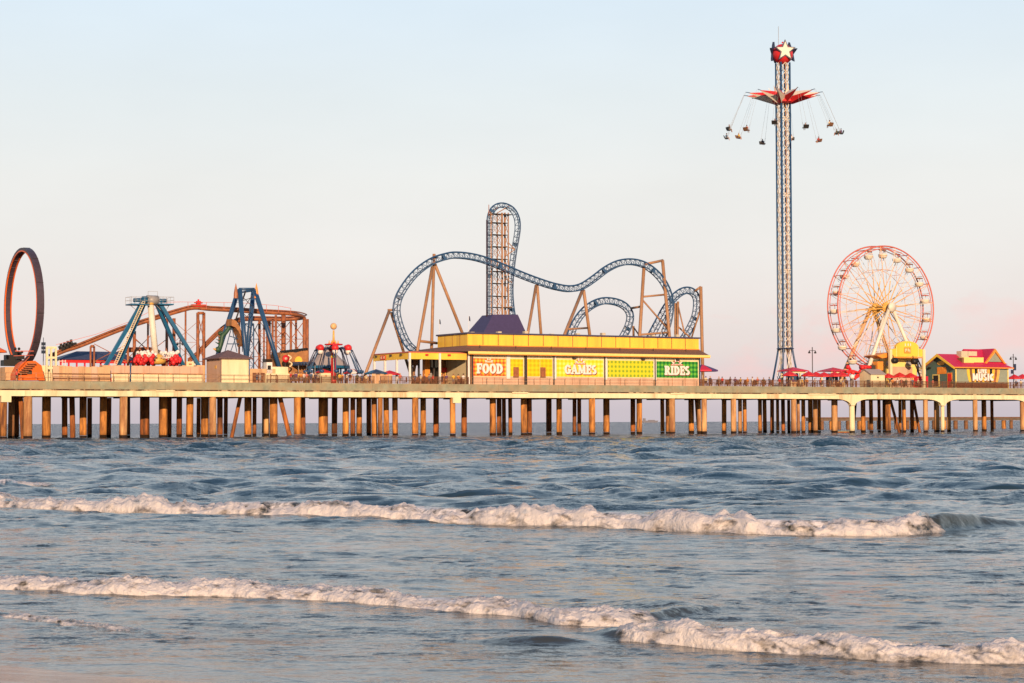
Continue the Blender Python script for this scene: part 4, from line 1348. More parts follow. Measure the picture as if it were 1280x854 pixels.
for px, y0, y1, t in ((549, 399, 417, 20), (586, 395, 417, 9), (826.5, 411, 424, 9)):
    f = T_('flag', {549: 'small dark flag on a pole left of the yellow upper wall', 586: 'small limp flag above the corner of the yellow upper wall', 826.5: 'tiny dark flag low inside the blue loops'}[px], 'flag', px, t, group='flags on the roof')
    a = P3(px, y0, t)
    MB().tube([(a[0], t, ZD), a], .035, 5).build('pole', M['white'], f)
    mb = MB()
    mb.prism([(a[0] + .03, a[2]), (a[0] + .22, a[2] - .12), (a[0] + .3, a[2] - .6), (a[0] + .32, a[2] - .95), (a[0] + .04, a[2] - .85)], t - .02, t + .02)
    mb.build('cloth', M['navy'], f)
# ------------------------------------------------------------------ swing tower
tT = 12
kT = pxm(980, tT)
st_ = T_('swing_tower', 'very tall navy lattice swing tower with red and cream crown and starred red ball', 'swing tower', 980, tT)
cS = P3(980.4, 300, tT)[0]
zT = lambda y: P3(980, y, tT)[2]
rT = 1.36
cx = cS
zflare = zT(436)
ztop = zT(79)
corners = []
for q in range(4):
    g = R(38) + q * PI / 2          # square shaft seen a little askew
    corners.append((math.cos(g) * rT * 1.02, math.sin(g) * rT * 1.02))
for (dx, dy) in corners:
    kf = 2.05
    MB().tube([(cx + dx * kf, tT + dy * kf, ZD), (cx + dx * 1.25, tT + dy * 1.25, zT(449)), (cx + dx, tT + dy, zflare), (cx + dx, tT + dy, ztop)], .19, 8).build('column', M['blue'], st_)
for q in range(4):
    a, b = Vector(corners[q]), Vector(corners[(q + 1) % 4])
    mb = MB(); mid_ = MB()
    L = 3.55
    z = zflare
    nseg = int((ztop - zflare) / L)
    L = (ztop - zflare) / nseg
    for i in range(nseg):
        for sgn in (1, -1):
            pts = []
            for k in range(9):
                f = k / 8
                w_ = .5 + sgn * .33 * math.sin(f * 2 * PI) ** 1
                p = a.lerp(b, w_)
                pts.append((cx + p.x * 1.02, tT + p.y * 1.02, z + L * f))
            mb.tube(pts, .075, 4)
        if i % 4 == 0:
            for hh in (0, .45):
                mb.tube([(cx + a.x, tT + a.y, z + hh), (cx + b.x, tT + b.y, z + hh)], .07, 4)
        z += L
    for sgn in (1, -1):
        mb.tube([(cx + a.lerp(b, .5 + .3 * sgn).x * 2.0, tT + a.lerp(b, .5 + .3 * sgn).y * 2.0, ZD), (cx + a.lerp(b, .5 - .25 * sgn).x * 1.5, tT + a.lerp(b, .5 - .25 * sgn).y * 1.5, ZD + 2.6), (cx + a.lerp(b, .5 + .3 * sgn).x * 1.03, tT + a.lerp(b, .5 + .3 * sgn).y * 1.03, zflare)], .08, 4)
    mb.build('scroll_lattice', M['ivory'], st_)
    m_ = a.lerp(b, .5)
    mid_.tube([(cx + m_.x, tT + m_.y, ZD), (cx + m_.x, tT + m_.y, ztop)], .1, 6)
    mid_.build('guide_rail', M['white' if q % 2 else 'tan_steel'], st_)
MB().lathe([(rT * 1.15, zflare - .12), (rT * 1.3, zflare), (rT * 1.15, zflare + .12)], (cx, tT, 0), 8, smooth=False).build('collar', M['navy'], st_)
MB().box(cx - 2.2, cx + 2.2, tT - 2.2, tT + 2.2, ZD, ZD + .7).build('footing', M['ivory'], st_)
MB().box(cx - 1, cx + 1, tT - 2.9, tT - 2.3, ZD, ZD + 1.7).build('control_cabinet', M['pink_wall'], st_)
# ball with stars on top
zb = zT(68); rb = 13 / kT
MB().ball((cx, tT, zb), rb, 28, 18, sz=.98).build('ball', M['red'], st_)
def star(cx_, cz_, t, r, ri, th, mb, mi=0, yaw=0.0, origin=None):
    pts = []
    for i in range(10):
        g = PI / 2 + i * PI / 5
        rr_ = r if i % 2 == 0 else ri
        pts.append((rr_ * math.cos(g), rr_ * math.sin(g)))
    v = []
    for d in (0, th):
        for p in pts:
            x, y, z = p[0], t - d, p[1]
            v.append((cx_ + x * math.cos(yaw) - y * math.sin(yaw), origin + x * math.sin(yaw) + y * math.cos(yaw), cz_ + z))
    # triangulated fan so that the concave star fills properly
    c0_ = (cx_ - (t) * -math.sin(yaw) * -1, 0, 0)
    def cc_(d):
        y = t - d
        return (cx_ - y * math.sin(yaw), origin + y * math.cos(yaw), cz_)
    v += [cc_(0), cc_(th)]
    f = []
    for i in range(10):
        j = (i + 1) % 10
        f.append((20, j, i)); f.append((21, 10 + i, 10 + j)); f.append((i, j, 10 + j, 10 + i))
    mb.add(v, f, mi)
for k in range(3):
    yaw = R(-27 + 4) + k * 2 * PI / 3
    mb = MB(); star(cx, zb + .35, -rb * .80, 2.2, 1.0, .42, mb, 0, yaw, tT)
    o = mb.build('star', M['navy'], st_)
    mb = MB(); star(cx, zb + .35, -rb * .80 - .43, 1.78, .76, .08, mb, 0, yaw, tT)
    mb.build('star_face', M['ivory'], o)
MB().tube([P3(973, 70, tT), P3(973, 33, tT)], .045, 6).build('antenna', M['steel_gray'], st_)
MB().ball((cx, tT, zT(53.5)), .18, 8, 6).build('beacon', M['red'], st_)
# crown
zc = zT(127)
ztip = zT(118.0)
MB().lathe([(rT * 1.35, zT(130)), (rT * 1.75, zT(128.5)), (rT * 1.7, zT(122)), (rT * 1.4, zT(121))], (cx, tT, 0), 12, smooth=False).build('crown_ring', M['red'], st_)
for k in range(12):
    g = R(14) + 2 * PI * k / 12
    d = Vector((math.cos(g), math.sin(g), 0)); sd = Vector((-d.y, d.x, 0)); c = Vector((cx, tT, 0))
    tip = c + d * 7.3 + Vector((0, 0, ztip))
    r0 = 1.9
    A_ = c + d * r0 + sd * 1.0 + Vector((0, 0, zc + .5)); B_ = c + d * r0 - sd * 1.0 + Vector((0, 0, zc + .5))
    Tt = c + d * (r0 + .3) + Vector((0, 0, zc + 1.75)); Bt = c + d * (r0) + Vector((0, 0, zc - .5))
    mb = MB()
    mb.add([A_, B_, Tt, Bt, tip], [(0, 2, 4), (2, 1, 4), (1, 3, 4), (3, 0, 4), (0, 1, 2), (0, 3, 1)], 0)
    mb.m[-6:] = [0, 1, 0, 1, 0, 0]
    mb.build('crown_ray', [M['red'], M['ivory']], st_)
    mb = MB()
    u1 = c + d * r0 + sd * .5 + Vector((0, 0, zc + 1.0)); u2 = c + d * r0 - sd * .5 + Vector((0, 0, zc + 1.0)); u3 = c + d * 1.7 + Vector((0, 0, zc + 1.5))
    up_ = c + d * 2.9 + Vector((0, 0, zc + 2.9))
    if k % 2 == 0:
        mb.add([u1, u2, u3, up_], [(0, 1, 3), (1, 2, 3), (2, 0, 3)], 0)
        mb.build('upper_point', [M['ivory']], st_)
    # arm end, chains and seat
    mb = MB(); e0 = tip - d * .5; e1 = tip + d * .45 + Vector((0, 0, .1))
    mb.tube([e0, e1], .07, 5)
    arm = mb.build('arm_end', M['blue_steel'], st_)
    hang = c + d * 11.2 + Vector((0, 0, ztip - 7.9 + (.5 if k % 2 else -.3)))
    mb = MB()
    for s in (-.42, .42):
        mb.tube([e1 + sd * s * .5, hang + sd * s + Vector((0, 0, 1.2)) - d * .5], .018, 3)
        mb.tube([hang + sd * s + Vector((0, 0, 1.2)) - d * .5, hang + sd * s + d * .3], .02, 3)
        mb.tube([hang + sd * s + Vector((0, 0, 1.2)) - d * .5, hang + sd * s - d * .2], .02, 3)
    mb.build('chain', M['steel_gray'], arm)
    if True:
        mb = MB()
        f1 = d * .28; h = hang
        mb.add([h + sd * .55 + f1, h - sd * .55 + f1, h - sd * .55 - f1 - Vector((0, 0, -.05)), h + sd * .55 - f1 + Vector((0, 0, .05)),
                h + sd * .55 + f1 + Vector((0, 0, -.14)), h - sd * .55 + f1 + Vector((0, 0, -.14)), h - sd * .55 - f1 + Vector((0, 0, -.1)), h + sd * .55 - f1 + Vector((0, 0, -.1))],
               [(0, 1, 2, 3), (7, 6, 5, 4), (0, 4, 5, 1), (1, 5, 6, 2), (2, 6, 7, 3), (3, 7, 4, 0)])
        b0 = h + f1
        mb.add([b0 + sd * .55, b0 - sd * .55, b0 - sd * .55 + d * .2 + Vector((0, 0, .55)), b0 + sd * .55 + d * .2 + Vector((0, 0, .55)),
                b0 + sd * .55 + d * .1, b0 - sd * .55 + d * .1, b0 - sd * .55 + d * .3 + Vector((0, 0, .55)), b0 + sd * .55 + d * .3 + Vector((0, 0, .55))],
               [(0, 1, 2, 3), (7, 6, 5, 4), (0, 4, 5, 1), (1, 5, 6, 2), (2, 6, 7, 3), (3, 7, 4, 0)])
        mb.build('swing_seat', M['black' if k % 3 else 'door_brown'], arm)
    SW = globals().setdefault('SWINGS', [])
    SW.append((hang, g))

# ------------------------------------------------------------------ ferris wheel
tW = 12.0
kW = pxm(1101, tW)
fw = T_('ferris_wheel', 'pink and red ferris wheel with cream tub gondolas on cream legs', 'ferris wheel', 1101, tW)
cF = P3(1108, 385, tW - 1.55); cB = P3(1095, 385, tW + 1.55)
RF = (P3(1101, 308, tW)[2] - P3(1101, 462, tW)[2]) / 2
NG = 20
def rim(c, r, rt, name, mt):
    pts = [(c[0] + r * math.cos(2 * PI * k / 80), c[1], c[2] + r * math.sin(2 * PI * k / 80)) for k in range(80)]
    MB().tube(pts, rt * 1.15, 6, closed=True).build(name, M[mt], fw)
for c, tw_ in ((cF, 1), (cB, -1)):
    c = (cF[0] * .5 + cB[0] * .5, c[1], c[2])
    rim(c, RF, .13, 'rim', 'pink_red')
    rim(c, RF - .55, .07, 'inner_rim', 'pink_red')
    rim(c, RF * .62, .04, 'brace_ring', 'spoke_paint')
    for k in range(NG):
        g = 2 * PI * (k + .35) / NG
        d = (math.cos(g), math.sin(g))
        e_in = (c[0] + .7 * d[0], c[1] - tw_ * .25, c[2] + .7 * d[1])
        e_mid = (c[0] + RF * .45 * d[0], c[1] , c[2] + RF * .45 * d[1])
        e_out = (c[0] + (RF - .05) * d[0], c[1], c[2] + (RF - .05) * d[1])
        MB().tube([e_in, e_mid], .10, 5).build('spoke_root', M['gold'], fw)
        mb = MB().tube([e_mid, e_out], .075, 5)
        g2 = g + PI / NG
        m1 = (c[0] + RF * .62 * math.cos(g2), c[1], c[2] + RF * .62 * math.sin(g2))
        mb.tube([m1, e_out], .035, 4); mb.tube([e_mid, m1], .035, 4)
        g3 = g - PI / NG
        m3 = (c[0] + RF * .62 * math.cos(g3), c[1], c[2] + RF * .62 * math.sin(g3))
        mb.tube([m3, e_out], .035, 4)
        mb.build('spoke', M['spoke_paint' if k % 2 else 'ivory'], fw)
cm = (cF[0] * .5 + cB[0] * .5, tW, cF[2] * .5 + cB[2] * .5)
mb = MB()
for k in range(NG):
    g = 2 * PI * (k + .35) / NG
    for rr_ in (RF, RF * .62):
        mb.tube([(cm[0] + rr_ * math.cos(g), cF[1], cm[2] + rr_ * math.sin(g)), (cm[0] + rr_ * math.cos(g), cB[1], cm[2] + rr_ * math.sin(g))], .08 if rr_ == RF else .035, 5)
    g2 = g + 2 * PI / NG
mb.build('cross_bar', M['pink_red'], fw)
mb = MB().tube([(cm[0], tW - 3.3, cm[2]), (cm[0], tW + 3.3, cm[2])], .42, 14)
for y in (tW - 1.8, tW + 1.3): mb.tube([(cm[0], y, cm[2]), (cm[0], y + .5, cm[2])], 1.0, 18)
mb.build('axle', M['gold'], fw)
MB().tube([(cm[0], tW - 3.5, cm[2]), (cm[0], tW - 3.1, cm[2])], .95, 20).build('hub_cap', M['ivory'], fw)
for y, mt in ((tW - 2.9, 'ivory'), (tW + 2.9, 'spoke_paint')):
    for sx in (-1, 1):
        foot = (cm[0] + sx * 8.4, y + (-.8 if y < tW else .8), ZD)
        MB().tube([(cm[0] + sx * .3, y, cm[2]), foot], .36, 10, r1=.42).build('leg', M[mt], fw)
MB().tube([(cm[0] - 2, tW - 2.9, cm[2] - 2.2), (cm[0] - 6.6, tW - 2.3, ZD)], .2, 8).build('leg_stay', M['ivory'], fw)
mb = MB()
for i in range(14):
    z = ZD + .8 * i
    f_ = 1 - (z - ZD) / (cm[2] - ZD)
    mb.box(cm[0] - 8.2 * f_ - .2, cm[0] - 8.2 * f_ + .55, tW - 3.9, tW - 3.6, z, z + .08)
mb.build('leg_ladder', M['steel_gray'], fw)
# gondolas
for k in range(NG):
    g = 2 * PI * (k + .85) / NG
    p = Vector((cm[0] + (RF - .35) * math.cos(g), tW, cm[2] + (RF - .35) * math.sin(g)))
    if p.z < ZD + 3.2 and abs(p.x - cm[0]) < 3: pass
    mb = MB()
    zb_ = p.z - 2.05
    mb.lathe([(.35, 0), (.72, .12), (.88, .45), (.92, .85), (.80, .86), (.74, .5), (.1, .35)], (p.x, tW, zb_), 14)
    o = mb.build('gondola', M['ivory'] if k != 13 else M['red'], fw)
    mb = MB()
    for s in (-.55, .55):
        for y in (-.45, .45): mb.tube([(p.x + s, tW + y, zb_ + .8), (p.x + s * .8, tW + y * .8, p.z - .25)], .045, 4)
    mb.tube([(p.x, cF[1], p.z), (p.x, cB[1], p.z)], .05, 5)
    mb.tube([(p.x, tW, p.z - .3), (p.x, tW, p.z)], .06, 5)
    mb.build('hanger', M['white'], o)
    mb = MB(); mb.lathe([(.78, p.z - .42), (.74, p.z - .30), (.1, p.z - .18)], (p.x, tW, 0), 12, smooth=False)
    mb.build('canopy', M['brown_steel' if k % 3 else 'pink_red'], o)
    mb = MB(); mb.lathe([(.925, .5), (.94, .55), (.925, .6)], (p.x, tW, zb_), 14)
    mb.build('stripe', M['spoke_paint'], o)

# ------------------------------------------------------------------ yellow ride entrance
tE = 5
en = T_('ride_entrance', 'yellow ride entrance with an arched gable on posts and two black round speakers', 'ride entrance', 1130, tE)
def pp(l, t): return [(P3(x, y, t)[0], P3(x, y, t)[2]) for x, y in l]
arch = [(1112.5, 446), (1112.5, 437), (1120.3, 435.5), (1120.3, 432.5)]
for i in range(1, 10):
    g = PI - PI * i / 10
    arch.append((1134 + 13.6 * math.cos(g), 433 - 6.5 * math.sin(g)))
arch += [(1147.7, 432.5), (1147.7, 436), (1155, 437), (1155, 446)]
MB().prism(pp(arch, tE), tE, tE + .5).build('arch_gable', M['yellow'], en)
for px in (1120.3, 1147.7): MB().box(P3(px, 440, tE)[0] - .1, P3(px, 440, tE)[0] + .1, tE - .06, tE - .003, P3(px, 446, tE)[2], P3(px, 433, tE)[2]).build('arch_trim', M['yellow_trim'], en)
lg = MB().box(P3(1130, 440, tE)[0], P3(1138, 440, tE)[0], tE - .1, tE - .003, P3(1134, 441.8, tE)[2], P3(1134, 434.3, tE)[2]).build('logo_board', M['orange_paint'], en)
a = P3(1130, 441.8, tE); b = P3(1138, 434.3, tE)
mb = MB()
W_s, H_s = b[0] - a[0], b[2] - a[2]
for (x0, x1, y0, y1) in ((.1, .2, .25, .75), (.2, .42, .62, .75), (.32, .42, .4, .62), (.55, .65, .3, .8), (.65, .88, .5, .62), (.78, .88, .2, .5)):
    mb.box(a[0] + W_s * x0, a[0] + W_s * x1, tE - .14, tE - .102, a[2] + H_s * y0, a[2] + H_s * y1)
mb.build('logo_marks', M['cream'], lg)
for i, px in enumerate((1131.5, 1135, 1138)):
    s_ = P3(px, 431, tE)
    MB().box(s_[0] - .1, s_[0] + .1, tE - .06, tE - .003, s_[2] - .25, s_[2] + .25).build('bulb_marks', M['white'], en)
for px, w in ((1113, .3), (1154.5, .28)):
    MB().box(P3(px, 460, tE)[0] - w, P3(px, 460, tE)[0] + w, tE - .25, tE + .25, ZD, P3(px, 437.2, tE)[2]).build('post', M['cream'], en)
MB().box(P3(1105, 460, tE + 4)[0], P3(1142, 460, tE + 4)[0], tE + 3, tE + 8, ZD, P3(1120, 447.5, tE + 4)[2]).build('booth_wall', M['yellow_trim'], en)
MB().box(P3(1114, 446.5, tE)[0], P3(1153, 446.5, tE)[0], tE + .1, tE + 3, P3(1130, 447.5, tE)[2], P3(1130, 446.1, tE)[2]).build('soffit', M['orange_paint'], en)
MB().box(P3(1114, 460, tE + 3)[0], P3(1140, 460, tE + 3)[0], tE + 2.9, tE + 2.99, ZD, P3(1125, 458.5, tE + 3)[2]).build('lower_wall', M['pink_wall'], en)
MB().box(P3(1132, 450, tE + 3)[0], P3(1139, 450, tE + 3)[0], tE + 2.9, tE + 2.985, P3(1135, 457, tE + 3)[2], P3(1135, 451, tE + 3)[2]).build('grey_panel', M['steel_gray'], en)
MB().box(P3(1107, 450, tE + 3)[0], P3(1111, 450, tE + 3)[0], tE + 2.9, tE + 2.99, P3(1108, 457, tE + 3)[2], P3(1108, 451.5, tE + 3)[2]).build('grey_panel', M['steel_gray'], en)
for px, py in ((1118, 451), (1143, 452)):
    c = P3(px, py, tE - .6)
    mb = MB().tube([(c[0], tE - 1.1, c[2]), (c[0], tE - .1, c[2])], 3.7 / pxm(1130, tE), 14)
    mb.tube([(c[0], tE - .6, c[2]), (c[0], tE - .2, c[2] + 1.2)], .06, 5)
    mb.build('speaker', M['black'], en)
# loose roof deck, orange, left of the entrance
MB().prism(pp([(1096, 444.5), (1112.4, 440.5), (1112.4, 446), (1103, 448)], tE + 1), tE + 1, tE + 5).build('side_roof', M['orange_paint'], en)
MB().box(P3(1097, 460, tE + 2)[0], P3(1104, 460, tE + 2)[0], tE + 2, tE + 4, P3(1100, 463, tE + 2)[2], P3(1100, 452, tE + 2)[2]).build('drive_cabinet', M['orange_paint'], en)
rp = T_('ride_steps', 'dark red and white boarding stairs right of the yellow entrance', 'stairs', 1150, 8)
mb = MB()
mb.tube([P3(1140, 447, 8), P3(1150, 470, 8)], .16, 5); mb.tube([P3(1146, 447, 8), P3(1158, 472, 8)], .16, 5)
mb.build('stringer', M['dark_steel'], rp)
mb = MB()
for i in range(6):
    f_ = i / 6
    mb.tube([P3(1140 + 10 * f_, 447 + 23 * f_, 8), P3(1146 + 12 * f_, 447 + 25 * f_, 8)], .1, 4)
mb.build('tread', M['steel_gray'], rp)
MB().box(P3(1144, 470, 7.5)[0], P3(1158, 470, 7.5)[0], 7, 9, ZD, P3(1150, 470.5, 7.5)[2]).build('base', M['crimson'], rp)

# small gabled hut
hu = T_('gabled_hut', 'small cream hut with a pale grey gable roof between two rows of red parasols', 'hut', 1092, 1.5)
a, b = S(1088.5, 1.3), S(1106, 1.3)
zh = P3(1095, 467, 1.3)[2]; zr_ = P3(1090, 461.5, 3)[2]
MB().box(a, b, 1.3, 4.6, ZD, zh).build('wall', M['cream'], hu)
mb = MB()
v = [(a, 1.3, zh), (a, 4.6, zh), (a, 2.95, zr_ - .1), (b, 1.3, zh), (b, 4.6, zh), (b, 2.95, zr_ - .1)]
mb.add(v, [(0, 2, 1), (3, 4, 5)]); mb.build('gable', M['cream'], hu)
mb = MB()
for sg in (-1, 1):
    y0 = 2.95 + sg * 1.95
    q = [(a - .2, 2.95, zr_), (b + .15, 2.95, zr_), (b + .15, y0, zh - .12), (a - .2, y0, zh - .12)]
    mb.add(q + [(x, y, z - .1) for x, y, z in q], [(0, 1, 2, 3), (7, 6, 5, 4), (2, 6, 7, 3), (0, 3, 7, 4), (1, 5, 6, 2)])
mb.build('roof', M['tent_gray'], hu)
MB().tube([((a + b) / 2, 1.2, zh - .75), ((a + b) / 2, 1.297, zh - .75)], .17, 10).build('vent', M['black'], hu)
MB().box(a - .06, a - .003, 1.6, 2.4, ZD, ZD + 1.5).build('side_door', M['teal_door_wall_shade'], hu)

# ------------------------------------------------------------------ music hall
tM = 1.0
mh = T_('music_hall', 'grey green hall with magenta red gabled roof and LIVE MUSIC sign', 'music hall', 1210, tM)
sa = P3(1194.5, 470, tM)[0]; sb_ = P3(1260, 470, tM)[0]
DG = 8.6
ze = P3(1225, 457.0, tM)[2]
zg = P3(1176, 442.5, tM + DG / 2)[2]
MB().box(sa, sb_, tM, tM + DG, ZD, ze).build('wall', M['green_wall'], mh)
# left gable wall faces the beach end, its shade coloured in as darker teal
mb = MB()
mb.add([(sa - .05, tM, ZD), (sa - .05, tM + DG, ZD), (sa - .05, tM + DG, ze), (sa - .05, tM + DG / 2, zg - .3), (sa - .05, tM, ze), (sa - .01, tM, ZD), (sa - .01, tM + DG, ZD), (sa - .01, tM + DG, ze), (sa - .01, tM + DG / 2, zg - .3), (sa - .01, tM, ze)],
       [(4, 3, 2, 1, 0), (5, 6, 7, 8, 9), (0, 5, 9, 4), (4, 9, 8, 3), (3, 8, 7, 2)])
mb.build('shade_tinted_gable', M['teal_door_wall_shade'], mh)
ovs = .7
ym = tM + DG / 2
sl = (zg - ze) / (DG / 2)
mb = MB()
for sg in (-1, 1):
    y0 = ym + sg * (DG / 2 + ovs); zq = ze - ovs * sl
    q = [(sa - .9, ym, zg), (sb_ - 3.6, ym, zg), (sb_ + .9, y0, zq), (sa - .9, y0, zq)]
    mb.add(q + [(x, y, z - .12) for x, y, z in q], [(0, 1, 2, 3), (7, 6, 5, 4), (2, 6, 7, 3), (0, 3, 7, 4), (1, 5, 6, 2)])
y0, y1 = ym - DG / 2 - ovs, ym + DG / 2 + ovs
zq = ze - ovs * sl
mb.add([(sb_ - 3.6, ym, zg), (sb_ + .9, y0, zq), (sb_ + .9, y1, zq)], [(0, 1, 2)])
# raised block of roof with its own gable towards the sea front
zg2 = P3(1241, 436.3, tM + 1.5)[2]
gs = P3(1241, 440, tM + 1.3)[0]
gw = 2.3
zlow = P3(1241, 452.5, tM + 1.3)[2]
yb = ym + 2.5
mb.build('roof', M['crimson_roof'], mh)
mb = MB()
s_left = P3(1204, 438, ym)[0]
zq2 = zlow - .1
# high ridge running along the hall, sloping down to the lower roof on both sides
q = [(s_left, ym, zg2), (gs + .2, ym, zg2), (gs + 3.4, tM + .6, zlow - .5), (s_left - .2, tM + .6, zlow - .5)]
mb.add(q + [(s_left, ym, zg2), (s_left - .2, tM + DG - .6, zlow - .5), (gs + 3.4, tM + DG - .6, zlow - .5), (gs + .2, ym, zg2)], [(3, 2, 1, 0), (4, 7, 6, 5), (1, 2, 6), (0, 5, 3)])
mb.build('upper_roof', M['crimson_roof'], mh)
dm = MB()
dm.prism([(gs - gw + .3, zlow), (gs + gw - .3, zlow), (gs, zg2 - .55)], tM + .9, tM + 4)
d_ = dm.build('dormer_wall', M['green_wall'], mh)
mb = MB()
for sg in (-1, 1):
    q = [(gs, zg2), (gs + sg * (gw + .5), zlow - .35), (gs + sg * (gw + .05), zlow - .35), (gs, zg2 - .62)]
    mb.prism(q, tM + .5, tM + .85)
mb.build('barge_board', M['orange_paint'], mh)
mb = MB()
for sg in (-1, 1):
    q = [(gs, zg2 + .06), (gs + sg * (gw + .65), zlow - .38), (gs + sg * (gw + .5), zlow - .48), (gs, zg2 - .04)]
    mb.prism(q, tM + .86, ym + 1)
mb.build('dormer_roof', M['crimson_roof'], mh)
mb = MB()
mb.box(sa - .9, sb_ + .9, y0 - .1, y0 - .003, zq - .2, zq + .02)
mb.build('eave_board', M['orange_paint'], mh)
mb = MB()
for sg in (-1, 1):
    yo = ym + sg * (DG / 2 + ovs)
    v = []
    for ss in (sa - 1.0, sa - .905):
        v += [(ss, ym, zg + .02), (ss, ym, zg - .55), (ss, yo, zq - .45), (ss, yo, zq + .02)]
    mb.add(v, [(0, 1, 2, 3), (7, 6, 5, 4), (0, 4, 5, 1), (1, 5, 6, 2), (2, 6, 7, 3), (3, 7, 4, 0)])
mb.build('gable_board', M['yellow'], mh)
for ss in (sa - .02, sb_ - .1):
    MB().box(ss - .06, ss + .2, tM - .08, tM - .003, ZD, ze - .3).build('corner_board', M['yellow_trim'], mh)
# side face details
gx = sa - .12
MB().box(gx, gx + .065, tM + 2.6, tM + 5.2, P3(1177, 467.5, tM + 4)[2], P3(1177, 459, tM + 4)[2]).build('wall_sign', M['orange_paint'], mh)
mb = MB()
for y, z in ((tM + 3.0, .5), (tM + 3.6, .9), (tM + 4.3, .5), (tM + 4.7, .2)):
    zz0 = P3(1177, 467.5, tM + 4)[2]
    mb.box(gx - .02, gx - .003, y, y + .14, zz0 + z, zz0 + z + .4)
mb.build('sign_marks', M['gold'], mh)
mb = MB(); c = (gx, tM + 4.0, P3(1177, 454, tM + 4)[2])
v = [(gx - .05, c[1], c[2])] ; n_ = 14
for k in range(n_): v.append((gx - .05, c[1] + 1.15 * math.cos(2 * PI * k / n_), c[2] + .42 * math.sin(2 * PI * k / n_)))
for k in range(n_): v.append((gx + .065, c[1] + 1.15 * math.cos(2 * PI * k / n_), c[2] + .42 * math.sin(2 * PI * k / n_)))
mb.add(v, [(0, 1 + (k + 1) % n_, 1 + k) for k in range(n_)] + [(1 + k, 1 + (k + 1) % n_, 1 + n_ + (k + 1) % n_, 1 + n_ + k) for k in range(n_)])
mb.build('oval_sign', M['gold'], mh)
wf = MB().box(gx, gx + .065, tM + 4.6, tM + 6.6, ZD + .4, P3(1172, 468, tM + 5)[2]).build('window', M['yellow_trim'], mh)
MB().box(gx - .03, gx - .003, tM + 4.9, tM + 6.3, ZD + .5, P3(1172, 469.3, tM + 5)[2]).build('pane', M['glass_dark'], wf)
dr = MB().box(gx, gx + .065, tM + .9, tM + 2.3, ZD, P3(1187, 466, tM + 2)[2]).build('door', M['orange_paint'], mh)
MB().box(gx - .03, gx - .003, tM + 1.1, tM + 2.1, ZD, P3(1187, 467.2, tM + 2)[2]).build('door_leaf', M['red'], dr)
MB().box(gx - .4, gx, tM + 7, tM + 7.4, P3(1165, 461, tM + 7)[2], P3(1165, 459, tM + 7)[2]).build('wall_lamp', M['black'], mh)
# plant on the roof
hv = T_('roof_plant', 'cream air conditioning boxes standing on the magenta hall roof', 'air conditioner', 1214, 3, z=P3(1214, 455, 3)[2])
y_ = tM + 1.0
MB().box(P3(1205, 450, y_)[0], P3(1229.5, 450, y_)[0], y_, y_ + 1.4, P3(1215, 455.5, y_)[2], P3(1215, 446.8, y_)[2]).build('screen_box', M['yellow_trim'], hv)
MB().box(P3(1202.5, 450, y_)[0], P3(1204.8, 450, y_)[0], y_, y_ + 1.3, P3(1215, 455.5, y_)[2], P3(1215, 447.5, y_)[2]).build('dark_side', M['door_brown'], hv)
MB().box(P3(1200, 445, y_ + 2)[0], P3(1208, 445, y_ + 2)[0], y_ + 1.6, y_ + 3, P3(1215, 449, y_)[2], P3(1215, 439.2, y_ + 2)[2]).build('upper_box', M['gray_hvac'], hv)
MB().box(P3(1208.6, 445, y_ + 2)[0], P3(1219.5, 445, y_ + 2)[0], y_ + 1.6, y_ + 3, P3(1215, 447, y_)[2], P3(1215, 439.4, y_ + 2)[2]).build('upper_box', M['gray_hvac'], hv)
# sign: fan of curved stripes with words
cs_ = P3(1229, 470, tM)[0]
zA, zB_ = P3(1229, 478, tM)[2], P3(1229, 460.8, tM)[2]
hwid = 20.8 / pxm(1229, tM) / .76
cols = ['yellow', 'door_brown', 'yellow', 'black', 'gold', 'door_brown', 'yellow', 'door_brown', 'gold', 'black', 'yellow', 'brown_steel', 'gold']
n = len(cols)
sg_ = None
for i in range(n):
    f0 = -1 + 2 * i / n; f1 = -1 + 2 * (i + 1) / n
    def curve(f):
        return [(cs_ + hwid * f * (1 - .12 * (1 - abs(2 * h - 1)) * 0 - .14 * (1 - h) ** 2 * 1), zA + (zB_ - zA) * h) for h in [k / 6 for k in range(7)]]
    l, r_ = curve(f0), curve(f1)
    mb = MB().prism(l + r_[::-1], tM - .1, tM - .004)
    o = mb.build('sign_stripe', M[cols[i]], mh)
t_ = tM - .14
def wd(text, x0, x1, y0, y1):
    s0, s1 = P3(x0, 470, t_)[0], P3(x1, 470, t_)[0]
    za, zb2 = P3(1229, y1, t_)[2], P3(1229, y0, t_)[2]
    mb = MB(); word(mb, text, s0 + .08, s1 + .08, za - .08, zb2 - .08, t_ + .02, .03, LETS, fat=.09, gap=.1); mb.build('letter_shadow', M['door_brown'], mh)
    mb = MB(); word(mb, text, s0, s1, za, zb2, t_ - .04, .06, LETS, fat=.03, gap=.1); mb.build('lettering', M['white'], mh)
wd('LIVE', 1222.5, 1233, 461.2, 466.6)
wd('MUSIC', 1215.5, 1242, 467.2, 476)
MB().box(sa, sb_, tM - .05, tM - .003, ZD, P3(1225, 479, tM)[2]).build('plinth', M['rail_wood'], mh)

